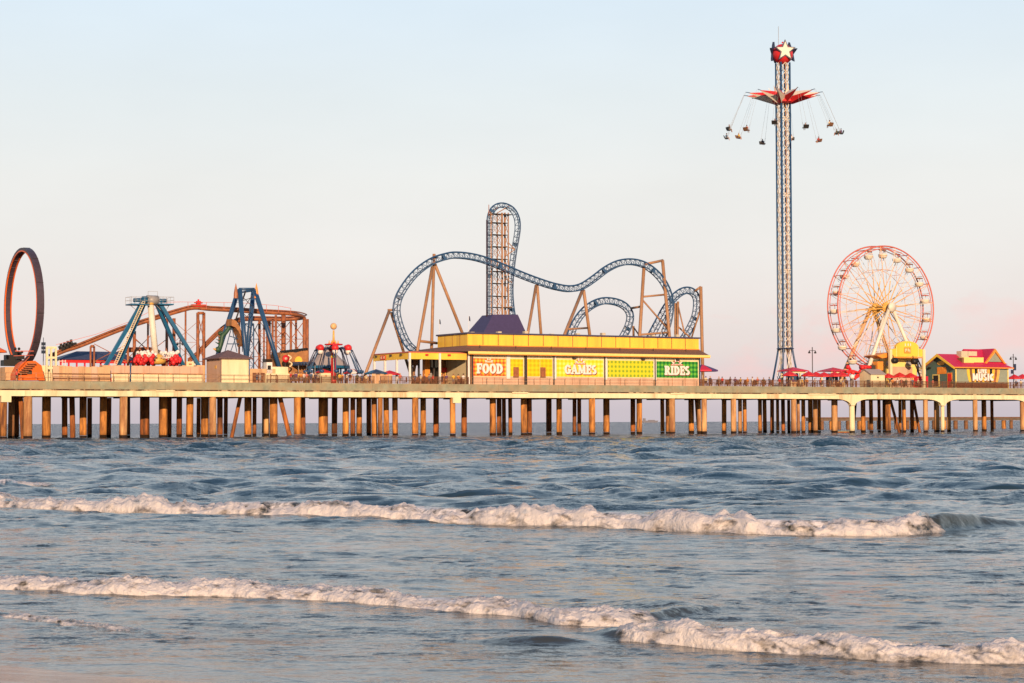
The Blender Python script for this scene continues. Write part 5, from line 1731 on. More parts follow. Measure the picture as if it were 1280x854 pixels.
# ------------------------------------------------------------------ lamp posts
def lamp(px, ytop, t, label, banner=False):
    L = T_('lamp_post', label, 'lamp post', px, t, group='lamp posts on the pier')
    a = P3(px, ytop, t); kk_ = pxm(px, t)
    MB().tube([(a[0], t, ZD), (a[0], t, ZD + 1)], .16, 8).build('base', M['dark_steel'], L)
    MB().tube([(a[0], t, ZD), a], .085, 8).build('pole', M['dark_steel'], L)
    za = a[2] - .65
    MB().tube([(a[0] - .75, t, za), (a[0] + .75, t, za)], .05, 5).build('arm', M['dark_steel'], L)
    for s in (-.72, .72):
        mb = MB(); mb.lathe([(.2, -.55), (.24, -.4), (.12, -.18), (.03, 0)], (a[0] + s, t, za), 10)
        mb.build('lantern', M['black'], L)
    if banner:
        MB().box(a[0] + .12, a[0] + .75, t - .02, t + .02, za - 2.7, za - 1.4).build('banner', M['navy'], L)
        MB().box(a[0] - .7, a[0] - .12, t - .02, t + .02, za - 3.4, za - 2.6).build('banner', M['navy'], L)
lamp(1015.3, 434, 3.5, 'dark twin arm lamp post left of the ferris wheel')
lamp(1266.5, 442.5, 3.5, 'dark twin arm lamp post with banners right of the music hall', True)

# ------------------------------------------------------------------ parasols
def parasol_mesh(r, m1, m2):
    root = thing('parasol', 'x', 'parasol', 0, 0, 0)
    MB().tube([(0, 0, 0), (0, 0, 2.75)], .04, 6).build('pole', M['white'], root)
    mb = MB()
    n = 8
    v = [(0, 0, 2.75)]
    for k in range(n):
        for f_ in (.45, 1.0):
            g = 2 * PI * k / n
            v.append((r * f_ * math.cos(g), r * f_ * math.sin(g), 2.75 - (.3 if f_ < .5 else .72)))
    fs, ms = [], []
    for k in range(n):
        l = (k + 1) % n
        mb.add([v[0], v[1 + 2 * k], v[1 + 2 * l]], [(0, 1, 2)], k % 2)
        mb.add([v[1 + 2 * k], v[2 + 2 * k], v[2 + 2 * l], v[1 + 2 * l]], [(0, 1, 2, 3)], k % 2)
        a_, b_ = v[2 + 2 * k], v[2 + 2 * l]
        mb.add([a_, b_, (b_[0] * .99, b_[1] * .99, b_[2] - .18), (a_[0] * .99, a_[1] * .99, a_[2] - .18)], [(0, 3, 2, 1)], k % 2)
    mb.build('canopy', [M[m1], M[m2]], root)
    tb = MB().tube([(0, 0, .05), (0, 0, 0)], .3, 10).build('base', M['dark_steel'], root)
    return root
used = {}
def parasol(px, py, t, label, m1='red', m2='red', r=1.5, group=None):
    key = (m1, m2, r)
    if key not in used:
        o = used[key] = parasol_mesh(r, m1, m2)
    else: o = copy_tree(used[key])
    a = P3(px, py, t)
    place(o, a[0], t, ZD, 0, 1)
    o.scale = (1, 1, max(.7, (a[2] - ZD) / 2.75))
    o['label'] = label
    if group: o['group'] = group
GP = 'red parasols on the cafe terrace'
parasol(987, 463.5, 3.5, 'red parasol beneath the small red hip roofed bar by the tower', group=GP)
parasol(1011, 464, 3, 'red parasol directly left of the dark lamp post', group=GP)
parasol(1020, 464.5, 4.5, 'red parasol directly right of the dark lamp post', group=GP)
parasol(1030, 465, 3, 'red parasol midway between the lamp post and the second red roofed bar', group=GP)
parasol(1043, 464.5, 3, 'red parasol in front of the second red roofed bar', group=GP)
parasol(1052, 464.2, 4, 'red parasol at the right corner of the second red roofed bar', group=GP)
GP2 = 'red parasols below the yellow entrance'
parasol(1110, 466.5, 3, 'red parasol touching the gabled hut on its right side', group=GP2)
parasol(1124.5, 465.5, 3, 'red parasol in the middle below the yellow ride entrance', group=GP2)
parasol(1138, 466, 3, 'red parasol below the right speaker of the yellow entrance', group=GP2)
parasol(1268, 468, 3, 'red parasol just right of the lamp post with banners', group=GP2)
parasol(1278, 467.5, 3, 'red parasol at the right edge of the photo', group=GP2)
parasol(441, 461, 4, 'red and white parasol right of the red column ride', 'red', 'white', 1.6)
parasol(470, 461.5, 6, 'dark blue parasol left of the open terrace', 'teal', 'navy', 2.1)
parasol(487, 463, 6, 'crimson parasol under the left end of the yellow terrace', 'crimson', 'crimson', 2.0)
parasol(878, 455.5, 3, 'blue and magenta striped parasol at the right end of the yellow building', 'violet_cloth', 'crimson', 2.9)


def bar_hut(px, ytop, label):
    b_ = T_('bar_hut', label, 'bar hut', px, 5, group='red roofed bar huts')
    k_ = pxm(px, 5)
    s0, s1 = S(px - 9, 5), S(px + 9, 5)
    zt_ = P3(px, ytop, 6)[2]; ze_ = P3(px, ytop + 4.2, 5)[2]
    mb = MB(); hip(mb, s0, s1, 5, 8.2, ze_, zt_, .5); mb.build('roof', M['crimson'], b_)
    MB().box(s0, s1, 5, 5.12, ze_ - .5, ze_ - .15).build('fascia', M['cream'], b_)
    for s in (s0 + .15, s1 - .15, (s0 + s1) / 2 + .5):
        for y in (5.0, 8.0): MB().box(s - .14, s + .14, y - .02, y + .25, ZD, ze_ - .5).build('post', M['cream'], b_)
    MB().box(s0 + .3, s1 - .3, 6.9, 7, ZD, ze_ - .5).build('back_wall', M['blue_steel'], b_)
    MB().box(s0 + .2, s1 - .2, 5.3, 5.7, ZD, ZD + 1.1).build('counter', M['plywood'], b_)
bar_hut(998, 459, 'small bar with a red hip roof on cream posts right of the tower base')
bar_hut(1048, 459.3, 'small bar with a red hip roof on cream posts left of the red claw ride')
cr = T_('claw_ride', 'cluster of bent glossy red ride arms in front of the ferris wheel', 'ride', 1070, 4)
armsets = [[(1060, 459), (1063, 463), (1060, 469)], [(1068, 474), (1072, 468), (1078, 459)], [(1075, 460), (1080, 459), (1082, 463)], [(1058, 465), (1066, 464), (1074, 466)], [(1079, 466), (1081, 470), (1079, 475)], [(1070, 466), (1073, 470), (1069, 473)]]
for i, l in enumerate(armsets):
    MB().tube(smooth_path([P3(x, y, 4 + (i % 3) * .5) for x, y in l]), .33, 10, r1=.2).build('arm', M['red'], cr)
for x, y in ((1060, 459), (1078, 459.5), (1066, 466)): MB().ball(P3(x, y, 4), .45, 10, 8).build('claw', M['red'], cr)
for x in (1064, 1076):
    a = P3(x, 468, 4.6)
    MB().tube([(a[0], 4.6, ZD), a], .25, 8).build('post', M['steel_gray'], cr)
MB().ball(P3(1065, 471, 3.6), .5, 12, 8).build('white_hub', M['white'], cr)
cr2 = T_('drive_unit', 'red and dark drive unit at the lowest point of the ferris wheel', 'ride machinery', 1086, 8)
a = P3(1086, 459, 8)
MB().tube([P3(1075, 458, 8), P3(1097, 460, 8)], .35, 8).build('shaft', M['red'], cr2)
MB().box(P3(1088, 459, 8)[0], P3(1096, 459, 8)[0], 7.6, 9, a[2] - .6, a[2] + .4).build('motor', M['dark_steel'], cr2)
for x in (1077, 1095): MB().tube([P3(x, 459, 8), (P3(x, 459, 8)[0], 8, ZD)], .2, 6).build('leg', M['steel_gray'], cr2)
# low timber boat-like float under the arch
fl = T_('mooring_float', 'small mossy timber float among the piles under the right arch', 'float', 1052, 12, 0)
a, b = P3(1043, 536, 12), P3(1063, 536, 12)
MB().box(a[0], b[0], 11, 13, -.2, .35).build('hull', M['pile_c'], fl)
MB().box(a[0] - .1, b[0] + .1, 10.9, 13.1, .352, .5).build('deck', M['green_wall'], fl)
# distant ship on the horizon
shp = bpy.data.objects.new('cargo_ship', None); COL.objects.link(shp)
gx_, gy_ = G(812, 529.2)
D_ = 6000.0
dd = ray(812, 526.5); lam = D_ / dd.y
shp.location = (dd.x * lam, D_, 0); shp['_o'] = [0, 0, 0]
tag(shp, 'tiny haze tinted cargo ship on the horizon seen between the piles', 'ship')
mb = MB().prism([(-22, 0), (22, 0), (26, 6), (-25, 6)], -5, 5); mb.build('hull', M['haze_gray'], shp)
mb = MB().box(-20, -12, -4, 4, 6.001, 13); mb.build('bridge', M['haze_gray'], shp)
MB().box(-5, 16, -3, 3, 6.001, 8).build('cargo', M['haze_gray'], shp)
# ------------------------------------------------------------------ people
def skin_body(name, joints, edges, radii):
    me = bpy.data.meshes.new(name)
    me.from_pydata(joints, edges, [])
    o = bpy.data.objects.new(name, me)
    COL.objects.link(o)
    m = o.modifiers.new('s', 'SKIN'); m.use_smooth_shade = True
    for i, r in enumerate(radii):
        me.skin_vertices[0].data[i].radius = (r, r)
        me.skin_vertices[0].data[i].use_root = (i == 0)
    o.modifiers.new('d', 'SUBSURF').levels = 1
    dg = bpy.context.evaluated_depsgraph_get()
    m2 = bpy.data.meshes.new_from_object(o.evaluated_get(dg))
    bpy.data.objects.remove(o)
    m2.name = name
    m2.materials.clear()
    m2.materials.append(M['skin'])
    for p in m2.polygons: p.use_smooth = True
    return m2


def pose(kind):
    if kind == 'sit':
        J = [(0, 0, .55), (0, .02, .8), (0, .0, 1.02), (0, 0, 1.14), (0, -.01, 1.29), (.17, 0, 1.02), (.24, -.08, .78), (.2, -.3, .68), (-.17, 0, 1.02), (-.24, -.08, .78), (-.2, -.3, .68),
             (.1, -.05, .52), (.12, -.46, .52), (.12, -.5, .1), (.12, -.62, .04), (-.1, -.05, .52), (-.12, -.46, .52), (-.12, -.5, .1), (-.12, -.62, .04)]
    else:
        ax = -.34 if kind == 'lean' else -.04
        az = 1.02 if kind == 'lean' else .82
        J = [(0, 0, .95), (0, .0, 1.18), (0, 0, 1.40), (0, 0, 1.50), (0, -.01, 1.65), (.18, 0, 1.40), (.25, -.03, 1.13), (.24, ax, az), (-.18, 0, 1.40), (-.26, .0, 1.13), (-.25, -.08 if kind == 'stand' else ax, .84 if kind == 'stand' else az),
             (.09, 0, .9), (.11, -.02, .5), (.12, .03, .1), (.13, -.1, .04), (-.09, 0, .9), (-.12, -.02, .5), (-.14, .03, .1), (-.15, -.1, .04)]
    E = [(0, 1), (1, 2), (2, 3), (3, 4), (2, 5), (5, 6), (6, 7), (2, 8), (8, 9), (9, 10), (0, 11), (11, 12), (12, 13), (13, 14), (0, 15), (15, 16), (16, 17), (17, 18)]
    Rr = [.15, .14, .14, .06, .105, .07, .05, .04, .07, .05, .04, .1, .07, .05, .045, .1, .07, .05, .045]
    return J, E, Rr


SHIRT = [('red', 'red'), ('white', 'white'), ('navy', 'navy'), ('yellow', 'yellow'), ('teal', 'teal'), ('black', 'black'), ('pink', 'pink_red'), ('grey', 'steel_gray'), ('orange', 'orange_paint'), ('cream', 'cream'), ('purple', 'violet_cloth'), ('green', 'green_paint')]
HAIR = ['dark_steel', 'door_brown', 'black', 'plywood']
TROU = ['navy', 'black', 'plywood', 'blue_steel', 'steel_gray']
protos = {}
for kind in ('stand', 'lean', 'sit'):
    J, E, Rr = pose(kind)
    me = skin_body('body_' + kind, J, E, Rr)
    b = bpy.data.objects.new('person', me); COL.objects.link(b)
    b['_o'] = [0, 0, 0]
    b['category'] = 'person'
    V = [Vector(p) for p in J]
    mb = MB()
    top = V[2].z; wst = V[0].z
    mb.lathe([(.17, wst - .04), (.185, wst + .1), (.20, top - .12), (.20, top - .02), (.09, top + .06)], (0, V[1].y, 0), 10)
    for a_, b_ in ((5, 6), (8, 9)): mb.tube([V[a_] + Vector((0, 0, .03)), V[b_]], .085, 7, r1=.075)
    sh_ = mb.build('shirt', M['white'], b)
    mb = MB()
    if kind == 'sit':
        for a_, c_ in ((11, 12), (15, 16)): mb.tube([V[a_], V[c_]], .115, 7, r1=.09)
        mb.lathe([(.165, wst - .12), (.175, wst + .0)], (0, 0, 0), 10)
    else:
        for a_, c_ in ((11, 12), (15, 16)): mb.tube([V[a_] + Vector((0, 0, .05)), V[c_]], .115, 7, r1=.09)
        mb.lathe([(.15, wst - .14), (.178, wst + .02)], (0, 0, 0), 10)
    tr_ = mb.build('trousers', M['navy'], b)
    mb = MB()
    h = V[4]
    mb.ball((h.x, h.y + .02, h.z + .03), .118, 10, 8)
    hr = mb.build('hair', M['black'], b)
    # face: nose and eyes on the front of the head
    mb = MB(); mb.ball((h.x, h.y - .115, h.z - .02), .02, 6, 4)
    mb.build('nose', M['skin'], b)
    mb = MB()
    for s in (-.035, .035): mb.ball((h.x + s, h.y - .103, h.z + .005), .012, 6, 4)
    mb.build('eyes', M['black'], b)
    for o in (b, sh_, tr_, hr):
        for sl_ in o.material_slots: sl_.link = 'OBJECT'
    b.material_slots[0].material = M['skin']
    protos[kind] = b
first = {k: True for k in protos}
prs = random.Random(11)


def person(px, t, kind, shirt, where, group, rot=None, z=ZD, s=None):
    p = protos[kind]
    if first[kind]: first[kind] = False; o = p
    else: o = copy_tree(p)
    nm, mt = SHIRT[shirt % 12]
    for ch in o.children:
        b_ = ch.name.split('.')[0]
        if b_ == 'shirt': ch.material_slots[0].material = M[mt]
        if b_ == 'trousers': ch.material_slots[0].material = M[prs.choice(TROU)]
        if b_ == 'hair': ch.material_slots[0].material = M[prs.choice(HAIR)]
    ss = S(px, t) if s is None else s
    if rot is None: rot = prs.choice([0, 0, .6, -.6, 1.4, -1.4, 3.0])
    o.location = world(ss, t, z); o.rotation_euler = (0, 0, A + rot)
    sc = prs.uniform(.95, 1.06); o.scale = (sc, sc, sc)
    act = {'stand': 'standing', 'lean': 'leaning forward', 'sit': 'seated'}[kind]
    tag(o, 'person in a %s top %s %s' % (nm, act, where), 'person', group)
    return o


zones = [
    ([363.5, 367, 370, 373.5, 377, 380, 383, 386, 389, 392, 395, 398], 1.2, 'in the crowd beside the rock fort', 'visitors by the rock fort'),
    ([424, 429, 434, 438, 446, 452, 458, 463], 1.6, 'right of the red column ride', 'visitors by the column ride'),
    ([500, 514, 519, 526, 530.5, 536, 541, 553, 558, 566, 573, 580], 1.9, 'inside the open yellow terrace', 'visitors on the terrace'),
    ([883, 888, 898, 903, 912, 919, 926, 934, 941, 947, 954, 961], 1.0, 'behind the railing left of the swing tower', 'visitors left of the swing tower'),
    ([974, 984, 991, 1003, 1008, 1018, 1026, 1036, 1041, 1051, 1057, 1066], 1.8, 'under the red parasols by the bars', 'visitors under the parasols'),
    ([1110, 1116, 1121, 1127, 1133, 1141, 1147, 1153], 1.8, 'in front of the yellow ride entrance', 'visitors at the ride entrance'),
    ([1166, 1190, 1270, 1276], .75, 'beside the music hall', 'visitors at the music hall'),
    ([152, 322, 325, 21], 2.4, 'near the left hand rides', 'visitors by the left rides'),
]
for zi, (xs_, t, where, grp) in enumerate(zones):
    for i, px in enumerate(xs_):
        kind = ['stand', 'lean', 'stand', 'stand'][i % 4]
        person(px + prs.uniform(-.8, .8), t + prs.uniform(-.3, 1.0), kind, i * 5 + zi * 3, where, grp)
for i, (h, g) in enumerate(SWINGS):
    g2 = g + PI / 2
    person(0, h.y, 'sit', i, 'on a hanging swing chair', 'riders on the swing tower', rot=g + PI / 2 + PI, z=h.z - .42, s=h.x)

# ------------------------------------------------------------------ wooden chairs along the right railing
chair = thing('wooden_chair', 'x', 'chair', 0, 0, 0)
mb = MB().box(-.27, .27, -.25, .28, .40, .45); mb.build('seat', M['rail_wood'], chair)
mb = MB()
for i in range(5): mb.box(-.26 + i * .11, -.19 + i * .11, .28, .32, .42, 1.22)
mb.box(-.28, .28, .321, .345, .62, .70); mb.box(-.28, .28, .321, .345, 1.02, 1.1)
mb.build('backrest', M['rail_wood'], chair)
for s in (-.29, .25):
    for y in (-.24, .26): MB().box(s, s + .05, y, y + .05, 0, .66).build('leg', M['rail_wood'], chair)
    MB().box(s - .02, s + .07, -.28, .3, .662, .70).build('armrest', M['rail_wood'], chair)
for i in range(22):
    c = chair if i == 0 else copy_tree(chair)
    px = 885 + i * 3.7
    place(c, S(px, 2.1), 2.1 + (i % 3) * .5, ZD, PI + prs.uniform(-.4, .4))
    c['label'] = 'dark brown slatted wooden chair in the row behind the railing left of the swing tower'
    c['group'] = 'wooden chairs behind the railing'
for i in range(14):
    c = copy_tree(chair)
    px = [1001, 1006, 1014, 1022, 1033, 1039, 1046, 1054, 1113, 1119, 1129, 1135, 1144, 1150][i]
    place(c, S(px, 3.4), 3.4 + (i % 2) * .5, ZD, prs.uniform(-3, 3))
    c['label'] = 'brown wooden chair at the red cafe parasols right of the swing tower'
    c['group'] = 'wooden chairs under the parasols'
for i in range(8):
    c = copy_tree(chair)
    place(c, S([506, 516, 524, 532, 545, 556, 568, 577][i], 3.2), 3.2, ZD, prs.uniform(-3, 3))
    c['label'] = 'brown wooden chair on the open yellow terrace'
    c['group'] = 'wooden chairs on the terrace'
# ------------------------------------------------------------------ noise
_r = np.random.RandomState(5)
_perm = _r.permutation(512).astype(np.int64)
_ga = _r.rand(512) * 2 * np.pi
_gc, _gs = np.cos(_ga), np.sin(_ga)


def pn2(x, y):
    xi = np.floor(x).astype(np.int64); yi = np.floor(y).astype(np.int64)
    xf = x - xi; yf = y - yi
    u = xf * xf * xf * (xf * (xf * 6 - 15) + 10); v = yf * yf * yf * (yf * (yf * 6 - 15) + 10)

    def g(ix, iy, fx, fy):
        h = _perm[(_perm[ix & 511] + iy) & 511]
        return _gc[h] * fx + _gs[h] * fy
    a = g(xi, yi, xf, yf); b = g(xi + 1, yi, xf - 1, yf); c = g(xi, yi + 1, xf, yf - 1); d = g(xi + 1, yi + 1, xf - 1, yf - 1)
    return (a + u * (b - a) + v * (c - a + u * (a - b - c + d))) * 1.5


def fbm2(x, y, o=4, gain=.5, lac=2.03):
    s = 0; a = 1; t = 0
    for i in range(o):
        s = s + a * pn2(x + 17.3 * i, y - 9.1 * i); t += a
        a *= gain; x = x * lac; y = y * lac
    return s / t


def billow(x, y, o=4, gain=.55, lac=2.1):
    s = 0; a = 1; t = 0
    for i in range(o):
        s = s + a * (1 - 2 * np.abs(pn2(x + 11.3 * i, y - 5.7 * i))); t += a
        a *= gain; x = x * lac; y = y * lac
    return s / t


def sst(a, b, x):
    t = np.clip((x - a) / (b - a), 0, 1)
    return t * t * (3 - 2 * t)


# ------------------------------------------------------------------ surf lines: base and crest as seen, turned into ground curves
class Surf:
    def __init__(self, base, top, setback, foam):
        # base: list of (px, py) of the foot of the wave; top: crest heights; foam: [(px, amount)]
        B = np.array([G(x, y) for x, y in base])
        self.X, self.Y = B[:, 0], B[:, 1]
        hs_, xs_ = [], []
        for x, y in top:
            d = ray(x, y)
            gy = np.interp(0, [0, 1], [0, 0])
            # distance of the crest: foot of the wave at this column, set back
            bx = np.array([p[0] for p in base]); by = np.array([p[1] for p in base])
            fy = np.interp(x, bx, by)
            g = G(x, fy)
            yy = g[1] + setback
            z = HC + d.z / d.y * yy
            hs_.append(max(z, .01)); xs_.append(d.x / d.y * yy)
        self.hx, self.h = np.array(xs_), np.array(hs_)
        self.fx = np.array([ray(x, 640).x / ray(x, 640).y * np.interp(0, [0], [1]) for x, _ in foam])
        self.fx = np.array([G(x, np.interp(x, bx, by))[0] for x, _ in foam])
        self.fa = np.array([a for _, a in foam])
        self.sb = setback

    def foot(self, x): return np.interp(x, self.X, self.Y) + .10 * fbm2(x * .9 + 3, x * 0 + self.sb * 7, 3) * self.sb * 2
    def height(self, x): return np.interp(x, self.hx, self.h)
    def foam(self, x): return np.interp(x, self.fx, self.fa)


S1 = Surf([(-500, 630), (0, 636), (100, 640), (200, 643), (300, 646), (400, 648), (520, 652), (650, 657), (780, 661), (900, 667), (1000, 670), (1100, 671), (1180, 666), (1230, 660), (1300, 656), (1700, 650)],
          [(-500, 612), (0, 614), (100, 620), (250, 624), (400, 627), (550, 629), (640, 631), (760, 635), (900, 639), (1000, 640), (1100, 643), (1180, 641), (1230, 645), (1300, 651), (1700, 648)], .75,
          [(-500, 1), (0, 1), (300, .9), (1090, 1), (1150, .75), (1172, .4), (1190, .1), (1200, 0), (1225, .0), (1250, .35), (1300, .3), (1700, 0)])
S2 = Surf([(-500, 728), (0, 736), (80, 740), (160, 744), (280, 746), (400, 752), (480, 758), (560, 765), (640, 771), (700, 782), (770, 785), (810, 780), (850, 772), (900, 765), (1000, 760)],
          [(-500, 722), (0, 722), (80, 722), (130, 714), (150, 712), (200, 720), (300, 721), (340, 729), (400, 733), (450, 731), (520, 740), (600, 746), (680, 753), (740, 752), (790, 758), (812, 764), (850, 758), (900, 758), (1000, 757)], .50,
          [(-500, .9), (0, .9), (70, .8), (140, 1), (560, 1), (610, .75), (680, 1), (770, 1), (806, .55), (830, .1), (850, 0), (1700, 0)])
S3 = Surf([(640, 795), (740, 798), (780, 802), (850, 808), (920, 813), (1000, 818), (1080, 824), (1200, 830), (1290, 832), (1400, 836), (1800, 842)],
          [(640, 794), (740, 792), (780, 784), (830, 780), (880, 782), (940, 784), (1000, 790), (1060, 793), (1120, 798), (1180, 795), (1290, 797), (1400, 800), (1800, 812)], .36,
          [(640, 0), (758, 0), (785, .6), (815, 1), (1000, .95), (1060, .75), (1150, .9), (1290, .9), (1800, 1)])
S4 = Surf([(-400, 760), (0, 771), (30, 775), (80, 781), (140, 788), (190, 791), (240, 793)], [(-400, 758), (0, 766), (30, 769), (80, 775), (140, 783), (190, 789), (240, 793)], .22, [(-400, .3), (0, .35), (25, .5), (150, .45), (185, .1), (230, 0)])
S5 = Surf([(-500, 606), (0, 609), (40, 607), (70, 606)], [(-500, 600), (0, 601), (30, 601), (60, 604), (75, 606)], .7, [(-500, 1), (0, 1), (52, .9), (66, 0), (80, 0)])
S6 = Surf([(410, 566), (440, 566), (470, 567), (500, 567)], [(410, 566), (440, 562.5), (465, 561.5), (500, 567)], 1.0, [(435, 0), (447, .5), (472, .5), (482, 0)])
S7 = Surf([(540, 803), (600, 806), (700, 808), (780, 806)], [(540, 803), (580, 797), (700, 793), (780, 797)], .35, [(500, 0), (800, 0)])
SURFS = [(S1, .28, 1.9), (S2, .16, .9), (S3, .12, .7), (S4, .07, .35), (S5, .25, 1.2), (S6, .3, 1.5), (S7, .10, .5)]
# dark unbroken humps: (px, py of crest, half width px, height m, half depth m)
HUMPS = [(822, 754, 60, .10, .55), (1215, 643, 55, .0, .5), (640, 792, 90, .05, .4)]


def shore(x, y):
    """height of the sand: rises towards the camera, waterline from lower left"""
    yl = 19.35 - .40 * (x + 5) + .25 * np.sin(x * .9) + .12 * np.sin(x * 2.3 + 1)
    return (yl - y) * .06 + .012


def sea_height(x, y, dy):
    """dy: local grid spacing in depth, waves that it cannot carry are left to the bump"""
    h = np.zeros_like(x)
    off = sst(36, 75, y)                       # chop grows offshore
    rnd_ = np.random.RandomState(21)
    wx = x + .6 * fbm2(x * .15, y * .12, 2) * 4
    wy = y + .5 * fbm2(x * .1 + 9, y * .1, 2) * 5
    for i in range(40):
        lam = .26 * (46 ** (i / 39.0))
        th = rnd_.normal(0, .5)
        k = 2 * np.pi / lam
        a_near = .0023 * lam ** .5 * (.55 + 1.3 * math.exp(-(math.log(lam / .5) / .6) ** 2)) * (.3 + .7 * sst(19, 31, y))
        a_far = .0115 * lam ** .72
        amp = (a_near * (1 - off) + a_far * off) * (.5 + rnd_.rand())
        fade = np.clip((lam / dy - 2.0) / 2.0, 0, 1) * (1 + 1.6 * sst(100, 240, y) * (lam > 3.5))
        if i % 6 == 0: mf = .55 + .9 * np.clip(fbm2(x * .30 / lam + i * 3.1, y * .2 / lam - i * 1.7, 2) + .35, 0, 1)
        mod = mf if lam > 1.3 else mf * mf * 1.3
        ph = k * (np.sin(th) * wx - np.cos(th) * wy) + rnd_.rand() * 6.28
        w = np.sin(ph)
        w = w + .22 * np.cos(2 * ph)
        h += amp * fade * mod * w
    # long swell ridges offshore, short crested
    for (y0, L, a, seed) in ((62, 9, .08, 1), (84, 12, .10, 12), (106, 15, .12, 13), (134, 18, .14, 14), (170, 24, .16, 15), (215, 28, .18, 16), (74, 12, .12, 2), (95, 16, .15, 3), (120, 20, .17, 4), (150, 24, .18, 5), (190, 30, .2, 6), (240, 34, .2, 7), (300, 40, .2, 8)):
        yc = y0 + 3.5 * fbm2(x * .03 + seed * 5, x * 0 + seed, 3) * (y0 / 80) * 3
        m = 1.6 * np.clip(.0 + 1.7 * fbm2(x * (3.0 / L) * .22 + seed * 9, x * 0 + seed * 3.3, 2), 0, 1)
        d = (y - yc) / (L * .11)
        h += a * m * np.where(d < 0, np.exp(-d * d * 4.0), np.exp(-d * d * .35))
    dp = (x - O.x) * N.x + (y - O.y) * N.y            # distance behind the pier face
    h += .30 * sst(-62, -25, x) * (.85 + .4 * fbm2(x * .06, y * .05, 2)) * np.exp(-((dp + 11) / 5.0) ** 2)
    foam = np.zeros_like(x); face = np.zeros_like(x)
    for s_, wf, wb in SURFS:
        f = s_.foot(x); H = s_.height(x)
        inside = ((x > s_.X.min()) & (x < s_.X.max())).astype(float)
        edge = sst(s_.X.min(), s_.X.min() + 1.0, x) * (1 - sst(s_.X.max() - 1.0, s_.X.max(), x))
        crest = f + s_.sb * .75
        d = y - crest
        fo = s_.foam(x)
        wfr = s_.sb * .33
        prof = np.where(d < 0, np.exp(-(d / wfr) ** 2), np.exp(-(d / wb) ** 2 * .8))
        h += H * edge * prof * (1 - .36 * fo)
        face = np.maximum(face, np.clip(H / .16, 0, 1) * edge * np.where(d < 0, prof ** .6, np.exp(-(d / (wb * .35)) ** 2)))
        lump = fbm2(x * 2.3 + wb * 9, y * 1.1, 4)
        lace = billow(x * 2.2 + 5 * wb, y * 1.4, 4)
        fr = np.where(d < 0, sst(-s_.sb * .9, -s_.sb * .55, d), 1 - sst(.0, wb * 2.0, d))
        foam = np.maximum(foam, fo * edge * np.clip(fr * (.36 + .42 * lace) , 0, 1) * (1.0 if wb > .3 else .8))
        foam = np.maximum(foam, (.36 + .25 * np.clip(lump, -1, 1)) * np.maximum(fo, .0) * edge * sst(.05, .75, lace) * np.where(d > 0, np.exp(-(d / (wb * 4.0))), 0))
    for (px, py, hw, hh, hd) in HUMPS[:1]:
        g = G(px, py + 6)
        m = hw * g[1] / F
        h += hh * np.exp(-((x - g[0]) / m) ** 2) * np.exp(-((y - g[1] - .3) / hd) ** 2)
        face = np.maximum(face, .9 * np.exp(-((x - g[0]) / m) ** 2) * np.exp(-((y - g[1] - .2) / hd) ** 2))
    # swash lip near the beach
    yl = np.interp(x, [G(-300, 826)[0], G(0, 826)[0], G(90, 831)[0], G(210, 829)[0], G(300, 840)[0], G(390, 853)[0], G(520, 880)[0]], [G(-300, 826)[1], G(0, 826)[1], G(90, 831)[1], G(210, 829)[1], G(300, 840)[1], G(390, 853)[1], G(520, 880)[1]])
    d = y - yl
    h += .026 * np.exp(-(np.where(d < 0, d / .03, d / .25)) ** 2)
    foam = np.maximum(foam, .50 * np.exp(-((d - .02) / .035) ** 2) * (x < 4))
    nearshore = sst(0, 1.6, d)
    sheet = 1 - nearshore
    sand = shore(x, y)
    base = h * (.18 + .82 * nearshore) - .006 * sheet
    tide = .0
    return base + tide, foam, face, 1 - sst(.15, 1.2, d)


# ------------------------------------------------------------------ the sea surface
rows = []
q = 6000 / 9.5
while q > 175: rows.append(6000 / q); q -= .55
while q > 95: rows.append(6000 / q); q -= .36
while q > 42: rows.append(6000 / q); q -= .30
while q > 8: rows.append(6000 / q); q -= .19
yy_ = rows[-1]
while yy_ < 60000: rows.append(yy_); yy_ *= 1.045
Yr = np.array(rows)
NC = 1150
fx = np.linspace(-1, 1, NC)
ext = 1 + 1.6 * np.linspace(0, 1, 41)[1:] ** 1.3
fx = np.concatenate([-ext[::-1], fx, ext])
NC = len(fx)
half = .33 * Yr + 3.0 + np.clip(Yr - 900, 0, None) * 1.2
XX = fx[None, :] * half[:, None]
YY = np.repeat(Yr[:, None], NC, 1)
dY = np.gradient(Yr)
DY = np.repeat(dY[:, None], NC, 1)
hh, foam, face_, sheet_ = sea_height(XX, YY, DY)
face_ = face_ * (YY < 200)
fade = 1 - sst(500, 1500, YY)
hh = hh * fade
foam = foam * fade


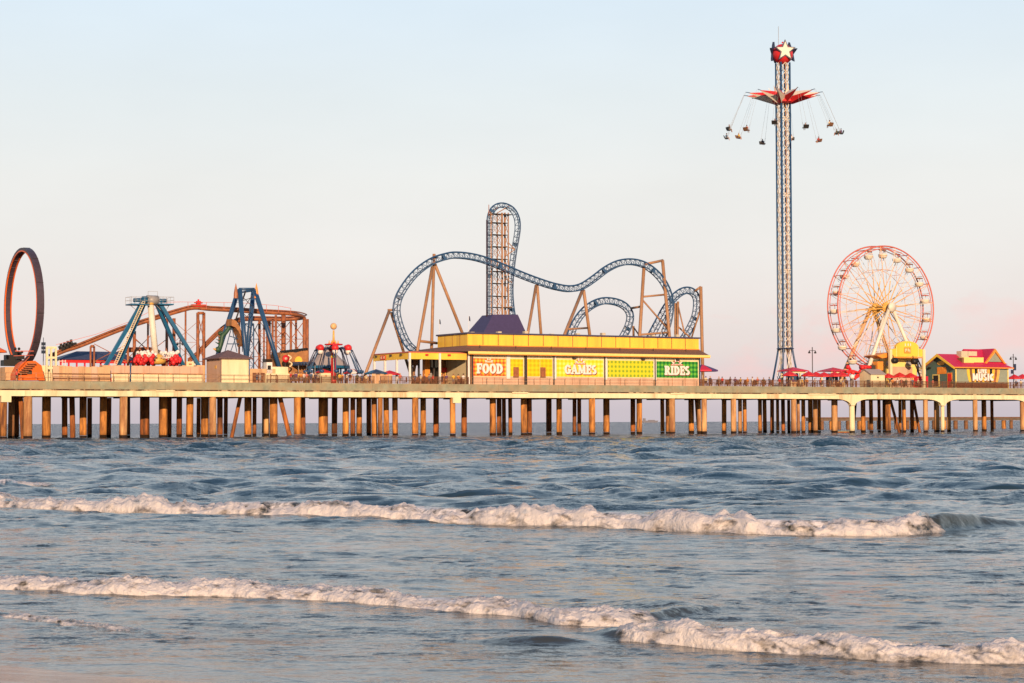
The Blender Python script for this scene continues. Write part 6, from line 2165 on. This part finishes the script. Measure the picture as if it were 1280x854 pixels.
def grid_mesh(name, X_, Y_, Z_, mats, attrs, wrap=False):
    n, m = X_.shape
    v = np.stack([X_, Y_, Z_], -1).reshape(-1, 3).astype(np.float32)
    idx = np.arange(n * m).reshape(n, m)
    a = idx[:-1, :-1].ravel(); b = idx[:-1, 1:].ravel(); c = idx[1:, 1:].ravel(); d = idx[1:, :-1].ravel()
    fa = np.stack([a, b, c, d], -1).astype(np.int32)
    me = bpy.data.meshes.new(name)
    me.vertices.add(len(v)); me.vertices.foreach_set('co', v.ravel())
    me.loops.add(fa.size); me.loops.foreach_set('vertex_index', fa.ravel())
    me.polygons.add(len(fa))
    me.polygons.foreach_set('loop_start', np.arange(0, fa.size, 4, dtype=np.int32))
    me.polygons.foreach_set('loop_total', np.full(len(fa), 4, dtype=np.int32))
    me.polygons.foreach_set('use_smooth', np.ones(len(fa), dtype=bool))
    for k_, arr in attrs.items():
        at = me.attributes.new(k_, 'FLOAT', 'POINT')
        at.data.foreach_set('value', arr.reshape(-1).astype(np.float32))
    for mt in mats: me.materials.append(mt)
    me.update(); me.validate()
    o = bpy.data.objects.new(name, me); COL.objects.link(o)
    return o


def nd(nt, typ, **kw):
    n = nt.nodes.new(typ)
    for k_, v_ in kw.items(): setattr(n, k_, v_)
    return n


def foam_shader(nt, warm=0.0):
    b = nt.nodes.new('ShaderNodeBsdfPrincipled')
    b.inputs['Base Color'].default_value = (.80, .78, .79, 1)
    b.inputs['Roughness'].default_value = .75
    b.inputs['Specular IOR Level'].default_value = .25
    b.inputs['Subsurface Weight'].default_value = .0
    return b


def bump_chain(nt, specs, base=None):
    """specs: (scale, stretch_x, detail, distance)"""
    geo = nt.nodes.new('ShaderNodeNewGeometry')
    prev = base
    for sc, sx, det, dist in specs:
        mp = nt.nodes.new('ShaderNodeMapping'); mp.inputs['Scale'].default_value = (sx, 1, 1)
        nt.links.new(geo.outputs['Position'], mp.inputs['Vector'])
        n = nt.nodes.new('ShaderNodeTexNoise'); n.inputs['Scale'].default_value = sc; n.inputs['Detail'].default_value = det; n.inputs['Roughness'].default_value = .6
        nt.links.new(mp.outputs[0], n.inputs['Vector'])
        bp = nt.nodes.new('ShaderNodeBump'); bp.inputs['Strength'].default_value = 1; bp.inputs['Distance'].default_value = dist
        nt.links.new(n.outputs[0], bp.inputs['Height'])
        if prev is not None: nt.links.new(prev, bp.inputs['Normal'])
        prev = bp.outputs[0]
    return prev


def slope_noise(nt, specs, base):
    """ripples given as random surface slopes (x, y) so that they survive at a grazing distance"""
    geo = nt.nodes.new('ShaderNodeNewGeometry')
    acc = base
    sy_ = nt.nodes.new('ShaderNodeSeparateXYZ'); nt.links.new(geo.outputs['Position'], sy_.inputs[0])
    off_ = nt.nodes.new('ShaderNodeMapRange'); off_.inputs[1].default_value = 90; off_.inputs[2].default_value = 330; off_.inputs[3].default_value = .5; off_.inputs[4].default_value = 3.4
    nt.links.new(sy_.outputs['Y'], off_.inputs[0])
    # slicks and ruffled patches
    pm_ = nt.nodes.new('ShaderNodeMapping'); pm_.inputs['Scale'].default_value = (.16, .30, 1)
    nt.links.new(geo.outputs['Position'], pm_.inputs['Vector'])
    pn_ = nt.nodes.new('ShaderNodeTexNoise'); pn_.inputs['Scale'].default_value = 1; pn_.inputs['Detail'].default_value = 4; pn_.inputs['Roughness'].default_value = .6
    nt.links.new(pm_.outputs[0], pn_.inputs['Vector'])
    pr_ = nt.nodes.new('ShaderNodeMapRange'); pr_.inputs[1].default_value = .36; pr_.inputs[2].default_value = .64; pr_.inputs[3].default_value = .22; pr_.inputs[4].default_value = 1.6
    nt.links.new(pn_.outputs[0], pr_.inputs[0])
    om_ = nt.nodes.new('ShaderNodeMath'); om_.operation = 'MULTIPLY'
    nt.links.new(off_.outputs[0], om_.inputs[0]); nt.links.new(pr_.outputs[0], om_.inputs[1])
    p2_ = nt.nodes.new('ShaderNodeMapping'); p2_.inputs['Scale'].default_value = (.9, 2.0, 1); p2_.inputs['Location'].default_value = (7, 3, 0)
    nt.links.new(geo.outputs['Position'], p2_.inputs['Vector'])
    q2_ = nt.nodes.new('ShaderNodeTexNoise'); q2_.inputs['Scale'].default_value = 1; q2_.inputs['Detail'].default_value = 4; q2_.inputs['Roughness'].default_value = .65
    nt.links.new(p2_.outputs[0], q2_.inputs['Vector'])
    r2_ = nt.nodes.new('ShaderNodeMapRange'); r2_.inputs[1].default_value = .42; r2_.inputs[2].default_value = .66; r2_.inputs[3].default_value = .45; r2_.inputs[4].default_value = 2.3
    nt.links.new(q2_.outputs[0], r2_.inputs[0])
    o2_ = nt.nodes.new('ShaderNodeMath'); o2_.operation = 'MULTIPLY'
    nt.links.new(om_.outputs[0], o2_.inputs[0]); nt.links.new(r2_.outputs[0], o2_.inputs[1])
    # the thin sheet running up the sand and the glassy faces of the waves lie smooth
    c1_ = nt.nodes.new('ShaderNodeAttribute'); c1_.attribute_name = 'sheet'
    c2_ = nt.nodes.new('ShaderNodeAttribute'); c2_.attribute_name = 'face'
    c3_ = nt.nodes.new('ShaderNodeMath'); c3_.operation = 'MAXIMUM'; nt.links.new(c1_.outputs['Fac'], c3_.inputs[0]); nt.links.new(c2_.outputs['Fac'], c3_.inputs[1])
    c4_ = nt.nodes.new('ShaderNodeMapRange'); c4_.inputs[3].default_value = 1.0; c4_.inputs[4].default_value = .3
    nt.links.new(c3_.outputs[0], c4_.inputs[0])
    c5_ = nt.nodes.new('ShaderNodeMath'); c5_.operation = 'MULTIPLY'; nt.links.new(o2_.outputs[0], c5_.inputs[0]); nt.links.new(c4_.outputs[0], c5_.inputs[1])
    off_ = c5_
    for sc, sx, det, amp in specs:
        mp = nt.nodes.new('ShaderNodeMapping'); mp.inputs['Scale'].default_value = (sx, 1, 1); mp.inputs['Location'].default_value = (sc * 3, sc, 0)
        nt.links.new(geo.outputs['Position'], mp.inputs['Vector'])
        n = nt.nodes.new('ShaderNodeTexNoise'); n.inputs['Scale'].default_value = sc; n.inputs['Detail'].default_value = det; n.inputs['Roughness'].default_value = .6
        nt.links.new(mp.outputs[0], n.inputs['Vector'])
        s_ = nt.nodes.new('ShaderNodeVectorMath'); s_.operation = 'SUBTRACT'; s_.inputs[1].default_value = (.5, .5, .5)
        nt.links.new(n.outputs['Color'], s_.inputs[0])
        m_ = nt.nodes.new('ShaderNodeVectorMath'); m_.operation = 'MULTIPLY'; m_.inputs[1].default_value = (amp * .7, amp, 0)
        nt.links.new(s_.outputs[0], m_.inputs[0])
        k_ = nt.nodes.new('ShaderNodeVectorMath'); k_.operation = 'SCALE'
        nt.links.new(m_.outputs[0], k_.inputs[0]); nt.links.new(off_.outputs[0], k_.inputs['Scale'])
        a_ = nt.nodes.new('ShaderNodeVectorMath'); a_.operation = 'ADD'
        nt.links.new(acc, a_.inputs[0]); nt.links.new(k_.outputs[0], a_.inputs[1])
        acc = a_.outputs[0]
    # offshore wavelets lean towards the beach
    ln_ = nt.nodes.new('ShaderNodeMapRange'); ln_.inputs[1].default_value = 90; ln_.inputs[2].default_value = 420; ln_.inputs[3].default_value = 0; ln_.inputs[4].default_value = .27
    nt.links.new(sy_.outputs['Y'], ln_.inputs[0])
    lv_ = nt.nodes.new('ShaderNodeVectorMath'); lv_.operation = 'SCALE'; lv_.inputs[0].default_value = (0, -1, 0)
    nt.links.new(ln_.outputs[0], lv_.inputs['Scale'])
    la_ = nt.nodes.new('ShaderNodeVectorMath'); la_.operation = 'ADD'
    nt.links.new(acc, la_.inputs[0]); nt.links.new(lv_.outputs[0], la_.inputs[1])
    acc = la_.outputs[0]
    nn_ = nt.nodes.new('ShaderNodeVectorMath'); nn_.operation = 'NORMALIZE'
    nt.links.new(acc, nn_.inputs[0])
    return nn_.outputs[0]


wm = bpy.data.materials.new('sea_water'); wm.use_nodes = True
nt = wm.node_tree; nt.nodes.clear()
out = nt.nodes.new('ShaderNodeOutputMaterial')
wb_ = nt.nodes.new('ShaderNodeBsdfPrincipled')
wb_.inputs['Roughness'].default_value = .10
wb_.inputs['IOR'].default_value = 1.38
geo = nt.nodes.new('ShaderNodeNewGeometry')
sx_ = nt.nodes.new('ShaderNodeSeparateXYZ'); nt.links.new(geo.outputs['Position'], sx_.inputs[0])
mr = nt.nodes.new('ShaderNodeMapRange'); mr.inputs[1].default_value = 16; mr.inputs[2].default_value = 95
nt.links.new(sx_.outputs['Y'], mr.inputs[0])
cr = nt.nodes.new('ShaderNodeValToRGB')
cr.color_ramp.elements[0].color = (.058, .066, .068, 1)
cr.color_ramp.elements[1].color = (.014, .042, .070, 1)
e_ = cr.color_ramp.elements.new(.35); e_.color = (.030, .054, .070, 1)
nt.links.new(mr.outputs[0], cr.inputs[0])
fa_ = nt.nodes.new('ShaderNodeAttribute'); fa_.attribute_name = 'face'
fm_ = nt.nodes.new('ShaderNodeMix'); fm_.data_type = 'RGBA'
nt.links.new(fa_.outputs['Fac'], fm_.inputs[0]); nt.links.new(cr.outputs[0], fm_.inputs[6]); fm_.inputs[7].default_value = (.036, .034, .018, 1)
nt.links.new(fm_.outputs[2], wb_.inputs['Base Color'])
nrm = slope_noise(nt, [(.16, .7, 2, .24), (.8, .7, 3, .42), (3.6, .5, 3, .95), (12, .45, 3, 1.25), (34, .5, 2, .9)], bump_chain(nt, [(1.6, .6, 5, .03), (7.0, .6, 4, .008)]))
nt.links.new(nrm, wb_.inputs['Normal'])
fb = foam_shader(nt)
fn = bump_chain(nt, [(9, 1, 5, .03), (30, 1, 4, .008)])
nt.links.new(fn, fb.inputs['Normal'])
at = nt.nodes.new('ShaderNodeAttribute'); at.attribute_name = 'foam'
fnz = nt.nodes.new('ShaderNodeTexNoise'); fnz.inputs['Scale'].default_value = 7; fnz.inputs['Detail'].default_value = 8; fnz.inputs['Roughness'].default_value = .72
mpf = nt.nodes.new('ShaderNodeMapping'); mpf.inputs['Scale'].default_value = (.6, 1, 1)
nt.links.new(geo.outputs['Position'], mpf.inputs[0]); nt.links.new(mpf.outputs[0], fnz.inputs['Vector'])
sub = nt.nodes.new('ShaderNodeMath'); sub.operation = 'ADD'
nt.links.new(at.outputs['Fac'], sub.inputs[0]); nt.links.new(fnz.outputs[0], sub.inputs[1])
mrf = nt.nodes.new('ShaderNodeMapRange'); mrf.inputs[1].default_value = .86; mrf.inputs[2].default_value = 1.18
nt.links.new(sub.outputs[0], mrf.inputs[0])
mixs = nt.nodes.new('ShaderNodeMixShader')
nt.links.new(mrf.outputs[0], mixs.inputs[0]); nt.links.new(wb_.outputs[0], mixs.inputs[1]); nt.links.new(fb.outputs[0], mixs.inputs[2])
nt.links.new(mixs.outputs[0], out.inputs[0])
sea = grid_mesh('sea', XX, YY, hh, [wm], {'foam': foam, 'face': face_, 'sheet': sheet_})
sea['kind'] = 'structure'

# ------------------------------------------------------------------ foam rollers of the breaking waves
fm = bpy.data.materials.new('surf_foam'); fm.use_nodes = True
nt = fm.node_tree; nt.nodes.clear()
out = nt.nodes.new('ShaderNodeOutputMaterial')
fb = foam_shader(nt)
nt.links.new(bump_chain(nt, [(3.5, 1, 5, .10), (15, 1, 4, .014)]), fb.inputs['Normal'])
wb2 = nt.nodes.new('ShaderNodeBsdfPrincipled'); wb2.inputs['Base Color'].default_value = (.11, .10, .075, 1); wb2.inputs['Roughness'].default_value = .15; wb2.inputs['IOR'].default_value = 1.333
nt.links.new(bump_chain(nt, [(3, .5, 3, .04), (14, .6, 4, .01)]), wb2.inputs['Normal'])
tr_s = nt.nodes.new('ShaderNodeBsdfTranslucent'); tr_s.inputs[0].default_value = (.6, .5, .42, 1)
mxf = nt.nodes.new('ShaderNodeMixShader'); mxf.inputs[0].default_value = .22
nt.links.new(fb.outputs[0], mxf.inputs[1]); nt.links.new(tr_s.outputs[0], mxf.inputs[2])
at = nt.nodes.new('ShaderNodeAttribute'); at.attribute_name = 'foam'
geo = nt.nodes.new('ShaderNodeNewGeometry')
fnz = nt.nodes.new('ShaderNodeTexNoise'); fnz.inputs['Scale'].default_value = 8; fnz.inputs['Detail'].default_value = 9; fnz.inputs['Roughness'].default_value = .75
nt.links.new(geo.outputs['Position'], fnz.inputs['Vector'])
sub = nt.nodes.new('ShaderNodeMath'); sub.operation = 'ADD'
nt.links.new(at.outputs['Fac'], sub.inputs[0]); nt.links.new(fnz.outputs[0], sub.inputs[1])
mrf = nt.nodes.new('ShaderNodeMapRange'); mrf.inputs[1].default_value = .52; mrf.inputs[2].default_value = 1.18
nt.links.new(sub.outputs[0], mrf.inputs[0])
mixs = nt.nodes.new('ShaderNodeMixShader')
trp = nt.nodes.new('ShaderNodeBsdfTransparent')
nt.links.new(mrf.outputs[0], mixs.inputs[0]); nt.links.new(trp.outputs[0], mixs.inputs[1]); nt.links.new(mxf.outputs[0], mixs.inputs[2])
nt.links.new(mixs.outputs[0], out.inputs[0])


def roller(s_, x0, x1, dx, wb, nprof, seed, name_px):
    xs_ = np.arange(x0, x1, dx)
    nb = nprof
    b = np.linspace(0, 1, nb)
    Xr = np.repeat(xs_[None, :], nb, 0)
    foot = s_.foot(xs_); H = s_.height(xs_); fo = s_.foam(xs_)
    rag = fbm2(xs_ * 1.3 + seed, xs_ * 0 + seed, 4)
    rag2 = fbm2(xs_ * 5.3 + seed, xs_ * 0 + 2 * seed, 3)
    rag0 = fbm2(xs_ * .38 + seed * 3, xs_ * 0 + seed, 2)
    H = H * (.70 + .60 * rag0 + .55 * rag + .10 * rag2)
    live = sst(.02, .5, fo)
    Hl = H * live
    foot = foot + .22 * s_.sb * fbm2(xs_ * 1.7, xs_ * 0 + seed * 2, 4)
    bf = .52                                    # share of the profile that is front face
    front = b < bf
    Yp = np.zeros((nb, len(xs_))); Zp = np.zeros_like(Yp)
    for i, bb in enumerate(b):
        if bb < bf:
            g = bb / bf * np.pi / 2
            Yp[i] = foot + s_.sb * (1 - np.cos(g)) * 1.0
            Zp[i] = -.05 + (Hl + .05) * np.sin(g) ** .9
        else:
            g = (bb - bf) / (1 - bf)
            Yp[i] = foot + s_.sb + wb * g
            Zp[i] = Hl * (1 - g) ** 1.4 * (1 - .1 * g) - .07 * g
    # lumps: along the crest and up the face, dragged downwards like falling water
    arc = np.cumsum(np.vstack([np.zeros(len(xs_)), np.hypot(np.diff(Yp, axis=0), np.diff(Zp, axis=0))]), 0)
    L = np.maximum(H.mean(), .08)
    wxx = Xr / L + .8 * fbm2(Xr / L * .6 + 4, arc / L * .8 + seed, 3)
    waa = arc / L + .8 * fbm2(Xr / L * .6 - 14, arc / L * .8 + seed * 2, 3)
    n1 = billow(wxx * .30 + seed + waa * .25, waa * .5 + seed, 4, .48)
    n2 = fbm2(wxx * 1.1 - seed + waa * .5, waa * 1.3 + seed * 3, 4, .6)
    n3 = billow(wxx * 2.6 + waa * .7, waa * 2.6 + seed * 5, 3, .6)
    env = np.sin(np.clip(b, 0, 1) * np.pi)[:, None] ** .5
    dsp = L * (.28 * n1 + .22 * n2 + .04 * n3) * env * live[None, :]
    gy = np.gradient(Yp, axis=0); gz = np.gradient(Zp, axis=0)
    ln = np.hypot(gy, gz) + 1e-6
    Yp = Yp - dsp * gz / ln; Zp = Zp + dsp * gy / ln
    spray = np.clip(fbm2(Xr * 9 + seed, arc * 9 + seed, 3), 0, 1) * .05 * np.exp(-((b[:, None] - bf) / .10) ** 2) * live[None, :]
    jet = np.clip(fbm2(Xr * 2.2 + seed * 4, Yp * 0 + seed, 5, .65) - .12, 0, 1) * .30 * L * np.exp(-((b[:, None] - bf) / .07) ** 2) * live[None, :]
    Zp = Zp + spray + jet
    Xr = Xr + L * .10 * n2
    # foam strength: solid on the tumbling face, torn open along the back
    fa = 1.0 * live[None, :] + np.zeros_like(Yp)
    tear = fbm2(Xr * 1.4 / L * .35 + 40, arc / L * .7 + seed, 4)
    back = sst(bf - .12, 1.0, b)[:, None]
    tear2 = fbm2(Xr * .5 / L * .35 - 20, arc / L * .3 + seed, 3)
    wisp = fbm2(Xr * 6 / L * .35 + arc / L * 3, arc / L * 1.2 + seed, 4, .6)
    fa = fa * (.66 + .30 * np.clip(tear2 * 2.2, -1, 1)) - back * .60 - np.clip(tear + .06, 0, 1) * (1.5 + .8 * back) + .50 * n1 - .8 * np.clip(wisp, 0, 1)
    fa = fa * np.clip(.35 + fo[None, :] * .75, 0, 1) * (.35 + .65 * sst(.0, .10, b))[:, None]
    o = grid_mesh('surf_foam', Xr, Yp, Zp, [fm], {'foam': fa})
    o['kind'] = 'stuff'
    return o


roller(S1, G(-140, 636)[0], G(1190, 665)[0], .032, 1.1, 44, 3.1, 0)
roller(S2, G(-160, 736)[0], G(828, 779)[0], .015, .65, 64, 7.7, 0)
roller(S3, G(765, 800)[0], G(1500, 838)[0], .012, .6, 64, 13.3, 0)
roller(S4, G(-160, 771)[0], G(200, 791)[0], .012, .25, 24, 23.3, 0)
roller(S5, G(-160, 608)[0], G(70, 606)[0], .04, .8, 24, 33.3, 0)
roller(S6, G(435, 566)[0], G(482, 567)[0], .08, 1.0, 16, 43.3, 0)

# ------------------------------------------------------------------ sand
sy = np.concatenate([np.linspace(-60, 12, 40), np.linspace(12.3, 26, 160), np.linspace(27, 80, 40)])
sx = np.concatenate([np.linspace(-90, -12, 30), np.linspace(-11.7, 11.7, 300), np.linspace(12, 90, 30)])
SX, SY = np.meshgrid(sx, sy)
SZ = shore(SX, SY)
SZ = np.minimum(SZ, .62 + .004 * (12 - SY)) + .006 * fbm2(SX * .8, SY * 2.0, 4) - .05 * sst(22, 30, SY) * (SY - 22) * .1
sm = bpy.data.materials.new('wet_sand'); sm.use_nodes = True
nt = sm.node_tree; b = nt.nodes['Principled BSDF']
geo = nt.nodes.new('ShaderNodeNewGeometry')
n = nt.nodes.new('ShaderNodeTexNoise'); n.inputs['Scale'].default_value = 1.4; n.inputs['Detail'].default_value = 8
mp = nt.nodes.new('ShaderNodeMapping'); mp.inputs['Scale'].default_value = (.45, 1, 1)
nt.links.new(geo.outputs['Position'], mp.inputs[0]); nt.links.new(mp.outputs[0], n.inputs['Vector'])
cr = nt.nodes.new('ShaderNodeValToRGB')
cr.color_ramp.elements[0].position = .35; cr.color_ramp.elements[0].color = (.26, .115, .06, 1)
cr.color_ramp.elements[1].position = .68; cr.color_ramp.elements[1].color = (.40, .20, .115, 1)
nt.links.new(n.outputs[0], cr.inputs[0]); nt.links.new(cr.outputs[0], b.inputs['Base Color'])
b.inputs['Roughness'].default_value = .16
nt.links.new(bump_chain(nt, [(2.5, .4, 4, .02), (40, 1, 3, .0015)]), b.inputs['Normal'])
sand_o = grid_mesh('beach', SX, SY, SZ, [sm], {})
sand_o['kind'] = 'structure'
# sea bed, so that nothing is hollow from the side
bed = bpy.data.meshes.new('sea_bed')
bed.from_pydata([(-70000, -200, -3), (70000, -200, -3), (70000, 62000, -3), (-70000, 62000, -3)], [], [(0, 1, 2, 3)])
bed.materials.append(sm)
bo_ = bpy.data.objects.new('sea_bed', bed); COL.objects.link(bo_); bo_['kind'] = 'structure'

# ------------------------------------------------------------------ light and sky
SUN_EL, SUN_AZ = R(13), R(8)        # azimuth: how far the sun stands to the right, behind the camera
to_sun = Vector((math.sin(SUN_AZ) * math.cos(SUN_EL), -math.cos(SUN_AZ) * math.cos(SUN_EL), math.sin(SUN_EL)))
ld = bpy.data.lights.new('sun', 'SUN'); ld.energy = 5.0; ld.angle = R(.5); ld.color = (1, .66, .41)
lo = bpy.data.objects.new('sun', ld); COL.objects.link(lo)
lo.rotation_euler = (-to_sun).to_track_quat('-Z', 'Y').to_euler()
lo.location = (0, -50, 80)
wd_ = bpy.data.worlds.new('World'); scn.world = wd_
wd_.use_nodes = True
nt = wd_.node_tree; nt.nodes.clear()
out = nt.nodes.new('ShaderNodeOutputWorld')
sky = nt.nodes.new('ShaderNodeTexSky'); sky.sky_type = 'NISHITA'; sky.sun_disc = False
sky.sun_elevation = SUN_EL
sky.sun_rotation = math.atan2(to_sun.x, to_sun.y)
sky.air_density = 1.0; sky.dust_density = 1.5; sky.ozone_density = 1.5
bg1 = nt.nodes.new('ShaderNodeBackground'); bg1.inputs[1].default_value = .05
nt.links.new(sky.outputs[0], bg1.inputs[0])
tc = nt.nodes.new('ShaderNodeTexCoord')
sp = nt.nodes.new('ShaderNodeSeparateXYZ'); nt.links.new(tc.outputs['Generated'], sp.inputs[0])
mr = nt.nodes.new('ShaderNodeMapRange'); mr.inputs[1].default_value = -.02; mr.inputs[2].default_value = 1
nt.links.new(sp.outputs['Z'], mr.inputs[0])
sq = nt.nodes.new('ShaderNodeMath'); sq.operation = 'POWER'; sq.inputs[1].default_value = .5
nt.links.new(mr.outputs[0], sq.inputs[0])
ramp = nt.nodes.new('ShaderNodeValToRGB')
def pos(z): return ((z + .02) / 1.02) ** .5
K = [(-.02, (186, 182, 192)), (.006, (203, 192, 199)), (.018, (215, 202, 206)), (.035, (229, 216, 213)), (.06, (234, 225, 221)), (.085, (235, 231, 227)), (.12, (234, 234, 231)), (.16, (227, 234, 236)), (.205, (218, 232, 242)), (.28, (213, 229, 241)), (.42, (182, 208, 230)), (.65, (112, 152, 198)), (1.0, (60, 98, 150))]
els = ramp.color_ramp.elements
els[0].position = pos(K[0][0]); els[0].color = (*lin(K[0][1]), 1)
els[1].position = 1; els[1].color = (*lin(K[-1][1]), 1)
for z, c in K[1:-1]:
    e = els.new(pos(z)); e.color = (*lin(c), 1)
nt.links.new(sq.outputs[0], ramp.inputs[0])
# faint pink cloud banks low in the sky, each an uneven bank around its own bearing
cn_ = nt.nodes.new('ShaderNodeTexNoise'); cn_.inputs['Scale'].default_value = 38; cn_.inputs['Detail'].default_value = 5; cn_.inputs['Roughness'].default_value = .55
mp = nt.nodes.new('ShaderNodeMapping'); mp.inputs['Scale'].default_value = (1, 1, 1.8)
nt.links.new(tc.outputs['Generated'], mp.inputs[0]); nt.links.new(mp.outputs[0], cn_.inputs['Vector'])
prev = ramp.outputs[0]
for (bx, bz, rx, rz, am) in ((.155, .036, .036, .021, .75), (.25, .043, .03, .02, .55), (.118, .022, .03, .010, .35)):
    cb = nt.nodes.new('ShaderNodeCombineXYZ')
    for ax_, c0_, r0_, k_ in (('X', bx, rx, 0), ('Z', bz, rz, 1)):
        q1_ = nt.nodes.new('ShaderNodeMath'); q1_.operation = 'SUBTRACT'; q1_.inputs[1].default_value = c0_; nt.links.new(sp.outputs[ax_], q1_.inputs[0])
        q2_ = nt.nodes.new('ShaderNodeMath'); q2_.operation = 'DIVIDE'; q2_.inputs[1].default_value = r0_; nt.links.new(q1_.outputs[0], q2_.inputs[0])
        nt.links.new(q2_.outputs[0], cb.inputs[k_])
    ln = nt.nodes.new('ShaderNodeVectorMath'); ln.operation = 'LENGTH'; nt.links.new(cb.outputs[0], ln.inputs[0])
    nz = nt.nodes.new('ShaderNodeMath'); nz.operation = 'MULTIPLY_ADD'; nz.inputs[1].default_value = 3.2; nt.links.new(cn_.outputs[0], nz.inputs[0]); nt.links.new(ln.outputs['Value'], nz.inputs[2])
    mk = nt.nodes.new('ShaderNodeMapRange'); mk.inputs[1].default_value = 2.75; mk.inputs[2].default_value = 1.75; mk.inputs[3].default_value = 0; mk.inputs[4].default_value = am
    nt.links.new(nz.outputs[0], mk.inputs[0])
    fr = nt.nodes.new('ShaderNodeMath'); fr.operation = 'GREATER_THAN'; fr.inputs[1].default_value = 0; nt.links.new(sp.outputs['Y'], fr.inputs[0])
    mm = nt.nodes.new('ShaderNodeMath'); mm.operation = 'MULTIPLY'; nt.links.new(mk.outputs[0], mm.inputs[0]); nt.links.new(fr.outputs[0], mm.inputs[1])
    mixc = nt.nodes.new('ShaderNodeMix'); mixc.data_type = 'RGBA'
    nt.links.new(mm.outputs[0], mixc.inputs[0]); nt.links.new(prev, mixc.inputs[6]); mixc.inputs[7].default_value = (*lin((246, 205, 201)), 1)
    prev = mixc.outputs[2]
# very faint unevenness of the haze
hz = nt.nodes.new('ShaderNodeTexNoise'); hz.inputs['Scale'].default_value = 7; hz.inputs['Detail'].default_value = 4
mp = nt.nodes.new('ShaderNodeMapping'); mp.inputs['Scale'].default_value = (1, 1, 3)
nt.links.new(tc.outputs['Generated'], mp.inputs[0]); nt.links.new(mp.outputs[0], hz.inputs['Vector'])
hm = nt.nodes.new('ShaderNodeMapRange'); hm.inputs[1].default_value = .3; hm.inputs[2].default_value = .7; hm.inputs[3].default_value = .975; hm.inputs[4].default_value = 1.025
nt.links.new(hz.outputs[0], hm.inputs[0])
hs2 = nt.nodes.new('ShaderNodeVectorMath'); hs2.operation = 'SCALE'
nt.links.new(prev, hs2.inputs[0]); nt.links.new(hm.outputs[0], hs2.inputs['Scale'])
prev = hs2.outputs[0]
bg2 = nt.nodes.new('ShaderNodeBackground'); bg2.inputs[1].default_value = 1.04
dim = nt.nodes.new('ShaderNodeMapRange'); dim.inputs[1].default_value = -.6; dim.inputs[2].default_value = .35; dim.inputs[3].default_value = .42; dim.inputs[4].default_value = 1.0  # unseen sky behind the camera dimmed to deepen the shadows
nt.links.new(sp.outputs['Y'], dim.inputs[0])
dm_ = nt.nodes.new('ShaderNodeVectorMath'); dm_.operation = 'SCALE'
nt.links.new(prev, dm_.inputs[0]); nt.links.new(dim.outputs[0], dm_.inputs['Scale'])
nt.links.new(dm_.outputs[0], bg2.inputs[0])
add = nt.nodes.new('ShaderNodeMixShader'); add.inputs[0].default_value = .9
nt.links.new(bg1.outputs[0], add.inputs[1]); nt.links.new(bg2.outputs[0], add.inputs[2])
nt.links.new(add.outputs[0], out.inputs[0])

for o in bpy.data.objects:
    if '_o' in o: del o['_o']
vs_ = scn.view_settings
vs_.view_transform = 'Standard'; vs_.look = 'None'; vs_.exposure = 0.12; vs_.gamma = 1.0; vs_.use_curve_mapping = False
scn.cycles.max_bounces = 5
scn.cycles.diffuse_bounces = 2
scn.cycles.glossy_bounces = 3
scn.cycles.use_denoising = True
